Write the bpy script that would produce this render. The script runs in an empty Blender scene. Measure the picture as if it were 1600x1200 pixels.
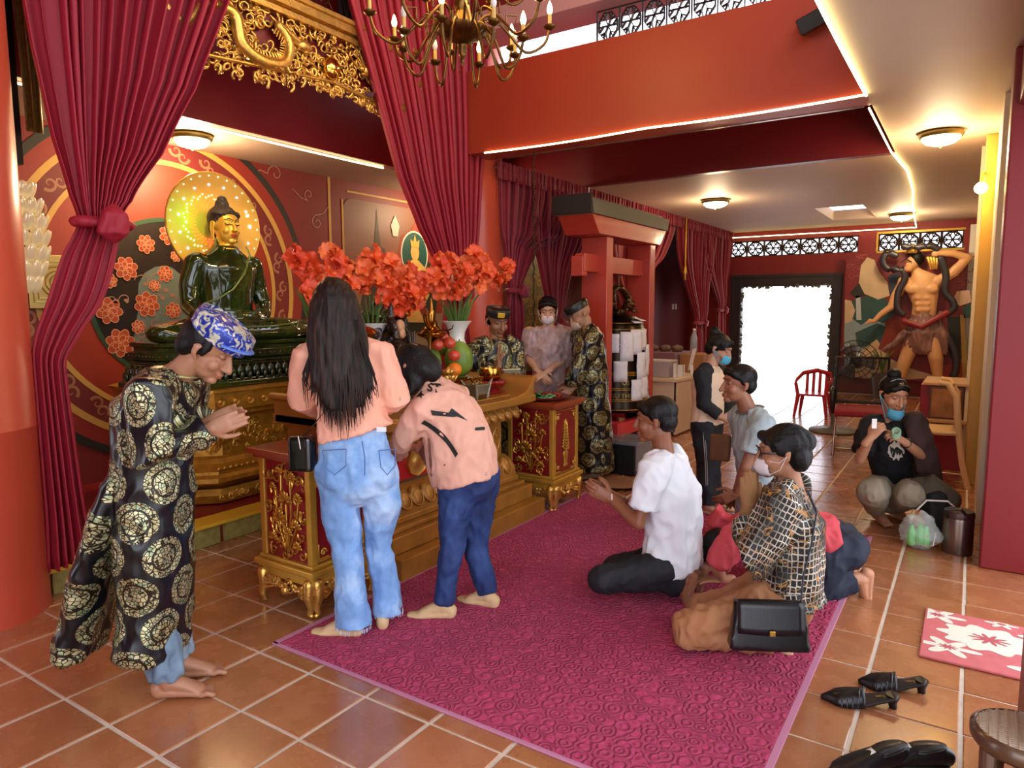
import bpy, bmesh, math, random
import numpy as np
from mathutils import Vector as V, Matrix, noise
random.seed(7); np.random.seed(7)
PI = math.pi
SC = bpy.context.scene
COL = SC.collection
T = .315                                   # floor tile pitch (m)

# ------------------------------------------------------------------ camera
F_PX = 1087.7
def _axes(p=.1094, y=-.58125, r=-.00379):
    F = np.array([math.sin(y)*math.cos(p), math.cos(y)*math.cos(p), -math.sin(p)])
    R = np.array([math.cos(y), -math.sin(y), 0.]); U = np.cross(R, F)
    c, s = math.cos(r), math.sin(r)
    return F, c*R+s*U, -s*R+c*U
CF, CR, CU = _axes()
CP = np.array([8.83632, -2.64667, 4.64662])*T
cd = bpy.data.cameras.new('camera'); cam = bpy.data.objects.new('camera', cd); COL.objects.link(cam)
cd.sensor_fit = 'HORIZONTAL'; cd.sensor_width = 36; cd.lens = F_PX/1600*36; cd.clip_start = .05; cd.clip_end = 300
m3 = Matrix([[CR[i], CU[i], -CF[i]] for i in range(3)])
cam.matrix_world = Matrix.Translation(V(CP)) @ m3.to_4x4()
SC.camera = cam
RV, UV_, FV = V(CR), V(CU), V(CF)

# where a point measured in the photograph stands in the room
def at(px, py, d):
    return V(CP + d*(CF + CR*(px-800)/F_PX - CU*(py-600)/F_PX))
def on(px, py, ax, v):
    d = CF + CR*(px-800)/F_PX - CU*(py-600)/F_PX
    return V(CP + d*((v-CP[ax])/d[ax]))
def fl(px, py): return on(px, py, 2, 0.)
def dep(p): return float(np.dot(np.array(p)-CP, CF))

# ------------------------------------------------------------------ world, exposure
def hexc(h, a=1.):
    h = h.lstrip('#'); c = [int(h[i:i+2], 16)/255 for i in (0, 2, 4)]
    return tuple((x/12.92 if x <= .04045 else ((x+.055)/1.055)**2.4) for x in c) + (a,)
w = bpy.data.worlds.new('world'); SC.world = w; w.use_nodes = True
bg = w.node_tree.nodes['Background']; bg.inputs[0].default_value = hexc('#eef3ff'); bg.inputs[1].default_value = 2.7
SC.view_settings.view_transform = 'Standard'; SC.view_settings.look = 'None'
SC.view_settings.gamma = 1; SC.view_settings.use_curve_mapping = False
SC.view_settings.exposure = 0.62
try:
    SC.cycles.max_bounces = 7; SC.cycles.diffuse_bounces = 4; SC.cycles.glossy_bounces = 3; SC.cycles.transmission_bounces = 4
    SC.cycles.sample_clamp_indirect = 6; SC.cycles.use_denoising = True; SC.cycles.caustics_reflective = False
    SC.cycles.caustics_refractive = False
except Exception: pass
def light(name, kind, loc, power, color='#ffd9a0', size=.2, rot=None, spot=None, sy=None):
    l = bpy.data.lights.new(name, kind); l.energy = power; l.color = hexc(color)[:3]
    if kind == 'AREA':
        l.size = size
        if sy: l.shape = 'RECTANGLE'; l.size_y = sy
    elif kind == 'SUN': l.angle = size
    else: l.shadow_soft_size = size
    if spot: l.spot_size = spot
    o = bpy.data.objects.new(name, l); COL.objects.link(o); o.location = loc
    if rot: o.rotation_euler = rot
    return o

# ------------------------------------------------------------------ materials
MATS = {}
class NT:
    def __init__(s, name):
        s.m = bpy.data.materials.new(name); s.m.use_nodes = True; s.t = s.m.node_tree; s.n = s.t.nodes
        s.b = s.n['Principled BSDF']
    def new(s, t, **k):
        n = s.n.new(t)
        for a, v in k.items(): setattr(n, a, v)
        return n
    def l(s, a, b): s.t.links.new(a, b)
    def setin(s, sock, v):
        if hasattr(v, 'links'): s.l(v, sock)
        else: sock.default_value = v
    def math(s, op, a, b=None, c=None):
        n = s.new('ShaderNodeMath', operation=op)
        for i, v in enumerate((a, b, c)):
            if v is not None: s.setin(n.inputs[i], v)
        return n.outputs[0]
    def mix(s, f, a, b, mode='MIX'):
        n = s.new('ShaderNodeMix', data_type='RGBA', blend_type=mode)
        s.setin(n.inputs[0], f); s.setin(n.inputs[6], a); s.setin(n.inputs[7], b); return n.outputs[2]
    def coord(s, kind='Object'): return s.new('ShaderNodeTexCoord').outputs[kind]
    def mapping(s, v, scale=(1, 1, 1), rot=(0, 0, 0), loc=(0, 0, 0)):
        n = s.new('ShaderNodeMapping'); s.l(v, n.inputs[0]); n.inputs[1].default_value = loc
        n.inputs[2].default_value = rot; n.inputs[3].default_value = scale; return n.outputs[0]
    def noise(s, v, scale, detail=3, rough=.5, dist=0):
        n = s.new('ShaderNodeTexNoise'); s.l(v, n.inputs['Vector']); n.inputs['Scale'].default_value = scale
        n.inputs['Detail'].default_value = detail; n.inputs['Roughness'].default_value = rough
        n.inputs['Distortion'].default_value = dist; return n.outputs[0]
    def voro(s, v, scale, feature='F1', out='Distance'):
        n = s.new('ShaderNodeTexVoronoi', feature=feature); s.l(v, n.inputs['Vector']); n.inputs['Scale'].default_value = scale
        return n.outputs[out]
    def ramp(s, f, stops, interp='LINEAR'):
        n = s.new('ShaderNodeValToRGB'); n.color_ramp.interpolation = interp; e = n.color_ramp.elements
        while len(e) < len(stops): e.new(.5)
        for i, (p, c) in enumerate(stops): e[i].position = p; e[i].color = c
        s.l(f, n.inputs[0]); return n.outputs[0]
    def bump(s, h, strength=.3, dist=.01):
        n = s.new('ShaderNodeBump'); s.l(h, n.inputs['Height']); n.inputs['Strength'].default_value = strength
        n.inputs['Distance'].default_value = dist; s.l(n.outputs[0], s.b.inputs['Normal']); return n
def M(name, col='#888888', rough=.5, metal=0., var=0., vs=6., bump=0., bs=40., bd=.01, emis=None, es=0., alpha=None,
      trans=0., sheen=0., spec=None, coat=0., sss=0., stretch=None, objrand=0.):
    if name in MATS: return MATS[name]
    t = NT(name); b = t.b; c = hexc(col)
    b.inputs['Base Color'].default_value = c; b.inputs['Roughness'].default_value = rough; b.inputs['Metallic'].default_value = metal
    v = t.coord('Object')
    if stretch: v = t.mapping(v, stretch)
    csock = None
    if var:
        n = t.noise(v, vs, 4)
        f = t.math('MULTIPLY_ADD', n, 2.0, -.5)
        d = tuple(x*(1-var) for x in c[:3])+(1,); h = tuple(min(1, x*(1+var)) for x in c[:3])+(1,)
        csock = t.mix(f, d, h); t.l(csock, b.inputs['Base Color'])
    if objrand:
        oi = t.new('ShaderNodeObjectInfo')
        k = t.math('MULTIPLY_ADD', oi.outputs['Random'], 2*objrand, 1-objrand)
        cb = t.new('ShaderNodeCombineColor'); [t.l(k, cb.inputs[i]) for i in range(3)]
        csock = t.mix(1., csock if csock else c, cb.outputs[0], 'MULTIPLY'); t.l(csock, b.inputs['Base Color'])
    if bump: t.bump(t.noise(v, bs, 4), bump, bd)
    if emis: b.inputs['Emission Color'].default_value = hexc(emis); b.inputs['Emission Strength'].default_value = es
    if alpha is not None: b.inputs['Alpha'].default_value = alpha
    if trans: b.inputs['Transmission Weight'].default_value = trans
    if sheen: b.inputs['Sheen Weight'].default_value = sheen; b.inputs['Sheen Roughness'].default_value = .4
    if spec is not None: b.inputs['Specular IOR Level'].default_value = spec
    if coat: b.inputs['Coat Weight'].default_value = coat; b.inputs['Coat Roughness'].default_value = .08
    if sss: b.inputs['Subsurface Weight'].default_value = sss; b.inputs['Subsurface Scale'].default_value = .02
    MATS[name] = t.m; return t.m

# ------------------------------------------------------------------ mesh builder
def frames(pts, lat=None):
    pts = [V(p) for p in pts]; n = len(pts); out = []
    prev = None
    for i in range(n):
        t = (pts[min(i+1, n-1)]-pts[max(i-1, 0)])
        t = t.normalized() if t.length > 1e-9 else V((0, 0, 1))
        if lat is not None:
            a = V(lat[i] if isinstance(lat, (list, tuple)) and not isinstance(lat[0], (int, float)) else lat)
        else: a = prev if prev is not None else (V((0, 0, 1)).cross(t) if abs(t.z) < .9 else V((1, 0, 0)))
        a = (a - t*a.dot(t))
        if a.length < 1e-6: a = t.orthogonal()
        a.normalize(); prev = a; b = t.cross(a).normalized()
        out.append((t, a, b))
    return pts, out
class MB:
    def __init__(s): s.v = []; s.f = []; s.mi = []; s.cm = 0
    def add(s, vs, fs):
        o = len(s.v); s.v += [tuple(v) for v in vs]; s.f += [tuple(i+o for i in f) for f in fs]; s.mi += [s.cm]*len(fs)
    def box(s, c, d, rot=None, top=None):
        x, y, z = (k/2 for k in d); vs = [V((sx*x, sy*y, sz*z)) for sz in (-1, 1) for sy in (-1, 1) for sx in (-1, 1)]
        if top:
            for i in range(4, 8): vs[i].x *= top[0]; vs[i].y *= top[1]
        if rot is not None:
            R = rot if isinstance(rot, Matrix) else Matrix.Rotation(rot, 3, 'Z')
            vs = [R @ v for v in vs]
        s.add([v+V(c) for v in vs], [(0, 2, 3, 1), (4, 5, 7, 6), (0, 1, 5, 4), (2, 6, 7, 3), (0, 4, 6, 2), (1, 3, 7, 5)]); return s
    def bb(s, a, b): return s.box([(a[i]+b[i])/2 for i in range(3)], [abs(a[i]-b[i]) for i in range(3)])
    def tube(s, pts, r, n=10, cap='round', lat=None):
        if not isinstance(r, (list, tuple)) : r = [r]*len(pts)
        elif isinstance(r, tuple): r = [r]*len(pts)
        pts, fr = frames(pts, lat); R = [(q, q) if not isinstance(q, (tuple, list)) else tuple(q) for q in r]
        rings = []
        for i, p in enumerate(pts): rings.append((p, fr[i], R[i]))
        if cap == 'round':
            def ext(p, fr_, q, sgn):
                m = min(q); L = []
                for k in (.5, .866, .985):
                    c = math.sqrt(max(0, 1-k*k)); L.append((p+fr_[0]*(sgn*m*k), fr_, (q[0]*c, q[1]*c)))
                return L
            rings = ext(*rings[0][:1], rings[0][1], rings[0][2], -1)[::-1]+rings+ext(rings[-1][0], rings[-1][1], rings[-1][2], 1)
        vs = []; fs = []
        for p, (t, a, b), q in rings:
            for k in range(n):
                th = 2*PI*k/n; vs.append(p+a*(q[0]*math.cos(th))+b*(q[1]*math.sin(th)))
        m = len(rings)
        for i in range(m-1):
            for k in range(n): k2 = (k+1) % n; fs.append((i*n+k, i*n+k2, (i+1)*n+k2, (i+1)*n+k))
        fs.append(tuple(range(n))[::-1]); fs.append(tuple((m-1)*n+k for k in range(n)))
        s.add(vs, fs); return s
    def ell(s, c, r, B=None, nu=14, nv=9):
        if isinstance(r, (int, float)): r = (r, r, r)
        vs = []; fs = []; c = V(c)
        for i in range(nv+1):
            ph = PI*i/nv
            for k in range(nu):
                th = 2*PI*k/nu
                p = V((r[0]*math.sin(ph)*math.cos(th), r[1]*math.sin(ph)*math.sin(th), r[2]*math.cos(ph)))
                vs.append(c+(B @ p if B is not None else p))
        for i in range(nv):
            for k in range(nu):
                k2 = (k+1) % nu
                if i == 0: fs.append((k, (i+1)*nu+k, (i+1)*nu+k2))
                elif i == nv-1: fs.append((i*nu+k, (i+1)*nu+k, i*nu+k2))
                else: fs.append((i*nu+k, (i+1)*nu+k, (i+1)*nu+k2, i*nu+k2))
        s.add(vs, fs); return s
    def lathe(s, prof, c=(0, 0, 0), n=24, B=None, sx=1, sy=1, flute=0, nf=12):
        vs = []; fs = []; c = V(c); m = len(prof)
        for r, z in prof:
            for k in range(n):
                th = 2*PI*k/n; q = r*(1+flute*math.cos(nf*th)); p = V((q*sx*math.cos(th), q*sy*math.sin(th), z)); vs.append(c+(B @ p if B is not None else p))
        for i in range(m-1):
            for k in range(n): k2 = (k+1) % n; fs.append((i*n+k, i*n+k2, (i+1)*n+k2, (i+1)*n+k))
        fs.append(tuple(range(n))[::-1]); fs.append(tuple((m-1)*n+k for k in range(n)))
        s.add(vs, fs); return s
    def prism(s, poly, O, X, Y, th):
        O, X, Y = V(O), V(X), V(Y); N = X.cross(Y).normalized(); n = len(poly)
        vs = [O+X*a+Y*b for a, b in poly]+[O+X*a+Y*b+N*th for a, b in poly]
        fs = [tuple(range(n))[::-1], tuple(range(n, 2*n))]+[(i, (i+1) % n, n+(i+1) % n, n+i) for i in range(n)]
        s.add(vs, fs); return s
    def ribbon(s, pts, N, wd, th=.003):
        # thin raised line along pts lying on a surface with normal N
        N = V(N); pts = [V(p) for p in pts]; n = len(pts); vs = []; fs = []
        for i, p in enumerate(pts):
            t = (pts[min(i+1, n-1)]-pts[max(i-1, 0)]).normalized(); a = N.cross(t).normalized()
            q = wd[i] if isinstance(wd, list) else wd
            vs += [p-a*q/2, p+N*th, p+a*q/2]
        for i in range(n-1):
            o = i*3; fs += [(o, o+3, o+4, o+1), (o+1, o+4, o+5, o+2)]
        s.add(vs, fs); return s
    def grid(s, P, close=False):
        # P[i][j] points
        a = len(P); b = len(P[0]); vs = [p for row in P for p in row]
        fs = [(i*b+j, i*b+j+1, (i+1)*b+j+1, (i+1)*b+j) for i in range(a-1) for j in range(b-1)]
        if close: fs += [(i*b+b-1, i*b, (i+1)*b, (i+1)*b+b-1) for i in range(a-1)]
        s.add(vs, fs); return s
    def mesh(s, name):
        me = bpy.data.meshes.new(name); me.from_pydata(s.v, [], s.f)
        if any(s.mi): me.polygons.foreach_set('material_index', s.mi)
        me.update(); return me
    def build(s, name, mat, parent=None, smooth=None, bevel=0, solid=0):
        me = s.mesh(name); return link(name, me, mat, parent, smooth, bevel, solid)
def link(name, me, mat, parent=None, smooth=None, bevel=0, solid=0):
    for m_ in (mat if isinstance(mat, (list, tuple)) else [mat]): me.materials.append(m_)
    o = bpy.data.objects.new(name, me); COL.objects.link(o)
    if smooth is not None:
        me.polygons.foreach_set('use_smooth', [True]*len(me.polygons))
        if smooth < 180: me.set_sharp_from_angle(angle=math.radians(smooth))
    if solid: md = o.modifiers.new('s', 'SOLIDIFY'); md.thickness = solid; md.offset = 0
    if bevel: md = o.modifiers.new('b', 'BEVEL'); md.width = bevel; md.segments = 2; md.limit_method = 'ANGLE'
    if parent is not None: o.parent = parent; o.matrix_parent_inverse = parent.matrix_world.inverted()
    return o
def thing(name, label, cat, loc=(0, 0, 0), group=None, rz=0):
    o = bpy.data.objects.new(name, None); COL.objects.link(o); o.empty_display_size = .1
    o.location = loc; o.rotation_euler = (0, 0, rz); o['label'] = label; o['category'] = cat
    if group: o['group'] = group
    o.matrix_world = Matrix.Translation(V(loc)) @ Matrix.Rotation(rz, 4, 'Z')
    return o
def tag(o, label, cat, group=None):
    o['label'] = label; o['category'] = cat
    if group: o['group'] = group
    return o
def struct(o): o['kind'] = 'structure'; return o
def stuff(o): o['kind'] = 'stuff'; return o
def crom(pts, n=4):
    # smooth curve through the points
    P = [V(p) for p in pts]; out = []
    for k in range(len(P)-1):
        p0, p1, p2, p3 = P[max(0, k-1)], P[k], P[k+1], P[min(len(P)-1, k+2)]
        for i in range(n):
            f = i/n; out.append(.5*((2*p1)+(p2-p0)*f+(2*p0-5*p1+4*p2-p3)*f*f+(3*p1-p0-3*p2+p3)*f**3))
    return out+[P[-1]]
def lerp(a, b, t): return V(a)*(1-t)+V(b)*t
def remesh(mb, voxel, sm=3, decim=0):
    me = mb.mesh('tmp'); o = bpy.data.objects.new('tmp', me); COL.objects.link(o)
    r = o.modifiers.new('r', 'REMESH'); r.mode = 'VOXEL'; r.voxel_size = voxel; r.adaptivity = 0
    if sm: q = o.modifiers.new('s', 'SMOOTH'); q.factor = .5; q.iterations = sm
    if decim: q = o.modifiers.new('d', 'DECIMATE'); q.ratio = decim
    dg = bpy.context.evaluated_depsgraph_get(); out = bpy.data.meshes.new_from_object(o.evaluated_get(dg))
    bpy.data.objects.remove(o); bpy.data.meshes.remove(me)
    return out
def getv(me):
    a = np.empty(len(me.vertices)*3); me.vertices.foreach_get('co', a); return a.reshape(-1, 3)
def setv(me, a): me.vertices.foreach_set('co', a.ravel()); me.update()
def getn(me):
    a = np.empty(len(me.vertices)*3); me.vertices.foreach_get('normal', a); return a.reshape(-1, 3)
def fold(me, amp=.006, freq=7, seed=0, stretch=(1, 1, .6), fine=.35):
    v = getv(me); n = getn(me); d = np.empty(len(v))
    for i, p in enumerate(v):
        q = V((p[0]*stretch[0]*freq+seed, p[1]*stretch[1]*freq, p[2]*stretch[2]*freq))
        a = noise.noise(q); b = noise.noise(q*2.7)
        d[i] = (.45-abs(a)*2)+fine*(.5-abs(b)*2)
    setv(me, v+n*(d*amp)[:, None])
def seguv(me, segs):
    # metric uv: along / around the nearest garment segment
    A = np.array([list(s[0]) for s in segs]); B = np.array([list(s[1]) for s in segs]); L = np.array([s[2] for s in segs])
    R = np.array([s[3] for s in segs]); V0 = np.array([s[4] for s in segs])
    D = B-A; ln = np.linalg.norm(D, axis=1); Dn = D/ln[:, None]
    L = L-Dn*(L*Dn).sum(1)[:, None]; L /= np.linalg.norm(L, axis=1)[:, None]; Bt = np.cross(Dn, L)
    co = getv(me); nf = len(me.polygons)
    lt = np.empty(nf, int); me.polygons.foreach_get('loop_total', lt)
    li = np.empty(len(me.loops), int); me.loops.foreach_get('vertex_index', li)
    fi = np.repeat(np.arange(nf), lt); c = np.zeros((nf, 3)); np.add.at(c, fi, co[li]); c /= lt[:, None]
    best = np.full(nf, 1e9); bi = np.zeros(nf, int)
    for k in range(len(segs)):
        t = np.clip(((c-A[k])@Dn[k])/ln[k], 0, 1); d = np.linalg.norm(c-A[k]-t[:, None]*D[k], axis=1)-R[k]*.8
        m = d < best; best[m] = d[m]; bi[m] = k
    def ang(p, k):
        q = p-A[k]; return np.arctan2((q*Bt[k]).sum(1), (q*L[k]).sum(1)), (q*Dn[k]).sum(1)
    fa, _ = ang(c, bi); k = bi[fi]; la, lv = ang(co[li], k)
    df = la-fa[fi]; la = la-2*PI*np.round(df/(2*PI))
    uv = np.stack([la*R[k], lv+V0[k]], 1)
    lay = me.uv_layers.new(name='UVMap'); lay.data.foreach_set('uv', uv.ravel())
# ================================================================== ROOM
ZC = 2.8; XR = 2.15; YB = 4.22; YE = 12.2; XW = -2.8; XL = -1.05
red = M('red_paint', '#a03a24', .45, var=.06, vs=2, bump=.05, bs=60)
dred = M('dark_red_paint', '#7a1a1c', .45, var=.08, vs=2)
crim = M('crimson_paint', '#8e1f22', .4, var=.06, vs=2)
cream = M('cream_ceiling', '#c2ab98', .6, var=.04, vs=1.5)
gold = M('gold_leaf', '#dcae58', .32, .85, var=.25, vs=18, bump=.25, bs=60)
goldp = M('gold_paint', '#c99b3b', .38, .55, var=.15, vs=10)
wood = M('carved_wood', '#a8713a', .42, .15, var=.2, vs=7, bump=.2, bs=50, stretch=(1, .25, 1))
woodd = M('carved_wood_dark', '#8a5527', .45, .1, var=.2, vs=9, bump=.3, bs=45)  # darker wood tone, used on the curtain rail
brass = M('brass', '#c39a4c', .22, 1., var=.1, vs=12)
bronze = M('dark_bronze', '#4a3722', .3, .9, var=.3, vs=14, bump=.2, bs=60)
black = M('black_plastic', '#121213', .4)
white = M('white_paint', '#e9e6e0', .5)
grout = M('grout', '#cfc4b2', .8, var=.15, vs=12)

# floor: grout bed + tiles
f = MB(); f.bb((XW-.3, -2.6, -.2), (3.6, YE+.2, -.004)); floor = struct(f.build('floor', grout))
tt = NT('terracotta'); b = tt.b; oi = tt.new('ShaderNodeObjectInfo')
va = tt.new('ShaderNodeVectorMath', operation='ADD'); tt.l(tt.coord('Object'), va.inputs[0]); tt.l(oi.outputs['Location'], va.inputs[1]); oc = va.outputs[0]
n1 = tt.noise(oc, 7, 5, .55); n2 = tt.noise(oc, 60, 3)
c1 = tt.ramp(n1, [(.2, hexc('#9a5f3a')), (.5, hexc('#a76a43')), (.8, hexc('#b3774f'))])
k = tt.math('MULTIPLY_ADD', oi.outputs['Random'], .3, .8); cc = tt.new('ShaderNodeCombineColor'); [tt.l(k, cc.inputs[i]) for i in range(3)]
tt.l(tt.mix(1., c1, cc.outputs[0], 'MULTIPLY'), b.inputs['Base Color'])
tt.l(tt.math('MULTIPLY_ADD', n1, .22, .16), b.inputs['Roughness']); tt.bump(n2, .06, .004); b.inputs['Coat Weight'].default_value = .55; b.inputs['Coat Roughness'].default_value = .14
terr = tt.m
def tile_mesh(w_, h_):
    mb = MB(); z0, z1, c = -.012, 0., .003
    a, d = w_/2, h_/2
    vs = [(-a, -d, z0), (a, -d, z0), (a, d, z0), (-a, d, z0), (-a, -d, z1-c), (a, -d, z1-c), (a, d, z1-c), (-a, d, z1-c),
          (-a+c, -d+c, z1), (a-c, -d+c, z1), (a-c, d-c, z1), (-a+c, d-c, z1)]
    fs = [(8, 9, 10, 11)]+[(i+p, (i+1) % 4+p, (i+1) % 4+p+4, i+p+4) for p in (0, 4) for i in range(4)]
    mb.add(vs, fs); me = mb.mesh('tile'); me.materials.append(terr); return me
tm = tile_mesh(T-.014, T-.010)
cells = []
for i in range(-4, 12):
    for j in range(-3, 39):
        cx, cy = (i+.5)*T, (j+.5)*T
        if cx < XL-.16 or cy > YE-.1 or cx > 3.5: continue
        if .45 < cx < 2.2 and 1.25 < cy < 3.85: continue      # under the carpet
        d = V((cx, cy, 0))-V(CP); z = d.dot(FV)
        if z < .8: vis = False
        else:
            px = 800+F_PX*d.dot(RV)/z; py = 600-F_PX*d.dot(UV_)/z
            vis = -120 < px < 1720 and py < 1330
        cells.append((not vis, z, cx, cy))
cells.sort(); ms = MB(); cnt = 0
for hid, z, cx, cy in cells:
    jx, jy = random.uniform(-.0015, .0015), random.uniform(-.0015, .0015)
    if not hid and cnt < 298:
        o = bpy.data.objects.new('tile', tm); COL.objects.link(o); o.parent = floor
        o.location = (cx+jx, cy+jy, random.uniform(-.001, .0005)); o.rotation_euler = (0, 0, random.uniform(-.002, .002)); cnt += 1
    else:
        a = (T-.014)/2; bq = (T-.01)/2; ms.bb((cx-a, cy-bq, -.012), (cx+a, cy+bq, -.0005))
stuff(ms.build('distant_tiles', terr, floor))
s = MB(); s.bb((-3.0, -2.7, -.2), (1.4, -2.6, 4.75)); struct(s.build('wall_light_block', M('crimson_paint')))  # unseen wall, added to close half the open side and direct the daylight
# outside ground seen through the doors
g = MB(); g.bb((-30, YE+.2, -.25), (30, 60, -.03)); g.bb((3.6, -30, -.25), (40, YE+.2, -.05)); g.bb((-30, -40, -.25), (3.6, -2.6, -.05))
struct(g.build('ground_outside', M('pale_concrete', '#d9d6cf', .8, var=.08, vs=.6)))

# ceilings
s = MB(); s.bb((XR, -2.6, ZC), (3.6, YE, ZC+.15)); s.bb((XW, 6.34, ZC), (XR, 9.6, ZC+.15))
s.bb((XW, 9.6, ZC), (.9, YE, ZC+.15)); s.bb((1.5, 9.6, ZC), (XR, YE, ZC+.15)); s.bb((.9, 11.2, ZC), (1.5, YE, ZC+.15)); s.bb((.5, 9.4, ZC+.3), (1.7, 11.3, ZC+.35))
struct(s.build('ceiling', cream))
s = MB(); s.bb((XW, -1.2, ZC), (-2.0, YB+2.2, ZC+.12)); struct(s.build('ceiling_alcove', M('grey_soffit', '#b09a86', .6, var=.05, vs=2)))
# deep front beam with its clerestory, beam behind it
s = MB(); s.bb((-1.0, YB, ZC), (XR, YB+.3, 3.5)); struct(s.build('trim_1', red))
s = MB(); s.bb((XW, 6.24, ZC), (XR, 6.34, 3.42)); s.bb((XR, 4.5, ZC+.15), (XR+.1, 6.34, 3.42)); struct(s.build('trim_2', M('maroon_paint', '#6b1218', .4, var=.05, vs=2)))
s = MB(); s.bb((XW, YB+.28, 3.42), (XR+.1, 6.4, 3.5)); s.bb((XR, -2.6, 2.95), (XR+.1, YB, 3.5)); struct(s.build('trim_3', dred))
s = MB(); s.bb((-1.0, YB-.02, 3.78), (XR+.1, YB+.35, 3.95)); struct(s.build('trim_4', M('rose_paint', '#b98a8c', .5)))
s = MB(); s.bb((-3, -2.6, 4.7), (XR+.2, YB+.4, 4.8)); s.bb((-1, YB+.05, 3.95), (XR+.1, YB+.3, 4.7)); struct(s.build('ceiling_hall', dred))
# soffit metal strips under the front beam
s = MB(); s.bb((-.8, YB+.3, ZC-.004), (XR-.05, YB+.33, ZC+.02)); struct(s.build('trim_5', M('metal_strip', '#8f7a70', .25, .8)))
# beam over the altar niche
s = MB(); s.bb((-2.0, -1.2, ZC), (-1.9, YB+.1, 4.7)); struct(s.build('trim_6', crim))
# clerestory lattice wires
def lattice(name, O, X, Z, nx, cw, ch, mat, parent=None, depth=.04, bar=.012):
    mb = MB(); N = V(X).cross(V(Z)).normalized(); O, X, Z = V(O), V(X), V(Z)
    def seg(a, b, r=bar): mb.tube([O+X*a[0]+Z*a[1], O+X*b[0]+Z*b[1]], [(r, depth/2)]*2, 4, 'flat', lat=[(X*(b[1]-a[1])-Z*(b[0]-a[0])).normalized()]*2)
    seg((0, 0), (nx*cw, 0)); seg((0, ch), (nx*cw, ch))
    for i in range(nx+1): seg((i*cw, 0), (i*cw, ch))
    for i in range(nx):
        cx, cy = (i+.5)*cw, ch/2
        for q in range(8):
            a0, a1 = q*PI/4+PI/8, (q+1)*PI/4+PI/8
            seg((cx+cw*.44*math.cos(a0), cy+ch*.44*math.sin(a0)), (cx+cw*.44*math.cos(a1), cy+ch*.44*math.sin(a1)), bar*.8)
        for q in range(6):
            a0 = q*PI/3
            seg((cx, cy), (cx+cw*.42*math.cos(a0), cy+ch*.42*math.sin(a0)), bar*.6)
            for e in (-.4, .4):
                seg((cx+cw*.22*math.cos(a0), cy+ch*.22*math.sin(a0)), (cx+cw*.42*math.cos(a0+e), cy+ch*.42*math.sin(a0+e)), bar*.5)
    return mb.build(name, mat, parent)
latm = M('lattice_brown', '#3d2a20', .6)
struct(lattice('trim_7', (.2, YB+.12, 3.52), (1, 0, 0), (0, 0, 1), 10, .19, .24, latm, bar=.005))

# walls
s = MB(); s.bb((XW-.1, -1.4, -.2), (XW, YE+.1, 4.75)); wall_left = struct(s.build('wall_left', M('mural_red', '#7c2420', .55, var=.1, vs=3)))
s = MB()
DX0, DX1, DZ = -.93, .93, 2.0
LZ0, LZ1 = 2.36, 2.64
s.bb((XW, YE, 0), (DX0, YE+.15, LZ0)); s.bb((DX1, YE, 0), (3.6, YE+.15, LZ0)); s.bb((DX0, YE, DZ), (DX1, YE+.15, LZ0))
s.bb((XW, YE, LZ1), (3.6, YE+.15, 3.0)); s.bb((XW, YE, LZ0), (-1.0, YE+.15, LZ1)); s.bb((1.14, YE, LZ0), (1.44, YE+.15, LZ1)); s.bb((2.62, YE, LZ0), (3.6, YE+.15, LZ1))
wall_back = struct(s.build('wall_back', M('back_wall_red', '#8a1f1f', .5, var=.06, vs=2)))
struct(lattice('window_1', (-1.0, YE+.06, LZ0), (1, 0, 0), (0, 0, 1), 7, 2.14/7, LZ1-LZ0, latm, bar=.02))
struct(lattice('window_2', (1.44, YE+.06, LZ0), (1, 0, 0), (0, 0, 1), 4, 1.18/4, LZ1-LZ0, latm, bar=.02))
s = MB()
for a in ((1.42, LZ0-.03, 2.64, LZ0), (1.42, LZ1, 2.64, LZ1+.03)): s.bb((a[0], YE-.02, a[1]), (a[2], YE+.02, a[3]))
s.bb((1.41, YE-.02, LZ0), (1.44, YE+.02, LZ1)); struct(s.build('trim_8', goldp))
# doorway: dark carved frame with a leafy inner edge
dm = M('door_frame_dark', '#2c2623', .45, var=.3, vs=8)
s = MB(); s.bb((DX0, YE-.05, 0), (-.74, YE+.1, DZ)); s.bb((.77, YE-.05, 0), (DX1, YE+.1, DZ)); s.bb((-.74, YE-.05, 1.82), (.77, YE+.1, DZ))
for xx in (-.9, -.77, .8, .9): s.bb((xx, YE-.07, 0), (xx+.02, YE-.05, DZ))
for k in range(8):
    for xx in (-.93, .78): s.bb((xx, YE-.065, k*.25), (xx+.17, YE-.05, k*.25+.012))
s.bb((DX0, YE-.08, DZ-.02), (DX1, YE-.05, DZ+.03))
door_1 = struct(s.build('door_1', dm))
s = MB()
for k in range(150):
    e = random.random()*5.2
    p = V((-.74, YE, e)) if e < 1.8 else (V((-.74+(e-1.8), YE, 1.82)) if e < 3.32 else V((.77, YE, 5.12-e+.02)))
    s.ell(p+V((random.uniform(-.02, .02), random.uniform(-.05, .02), random.uniform(-.02, .02))), (.022, .006, .03), Matrix.Rotation(random.uniform(0, 6), 3, 'Y'), 6, 4)
stuff(s.build('leaf_garland', M('dry_leaves', '#6d7052', .7, var=.3), door_1))
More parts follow.
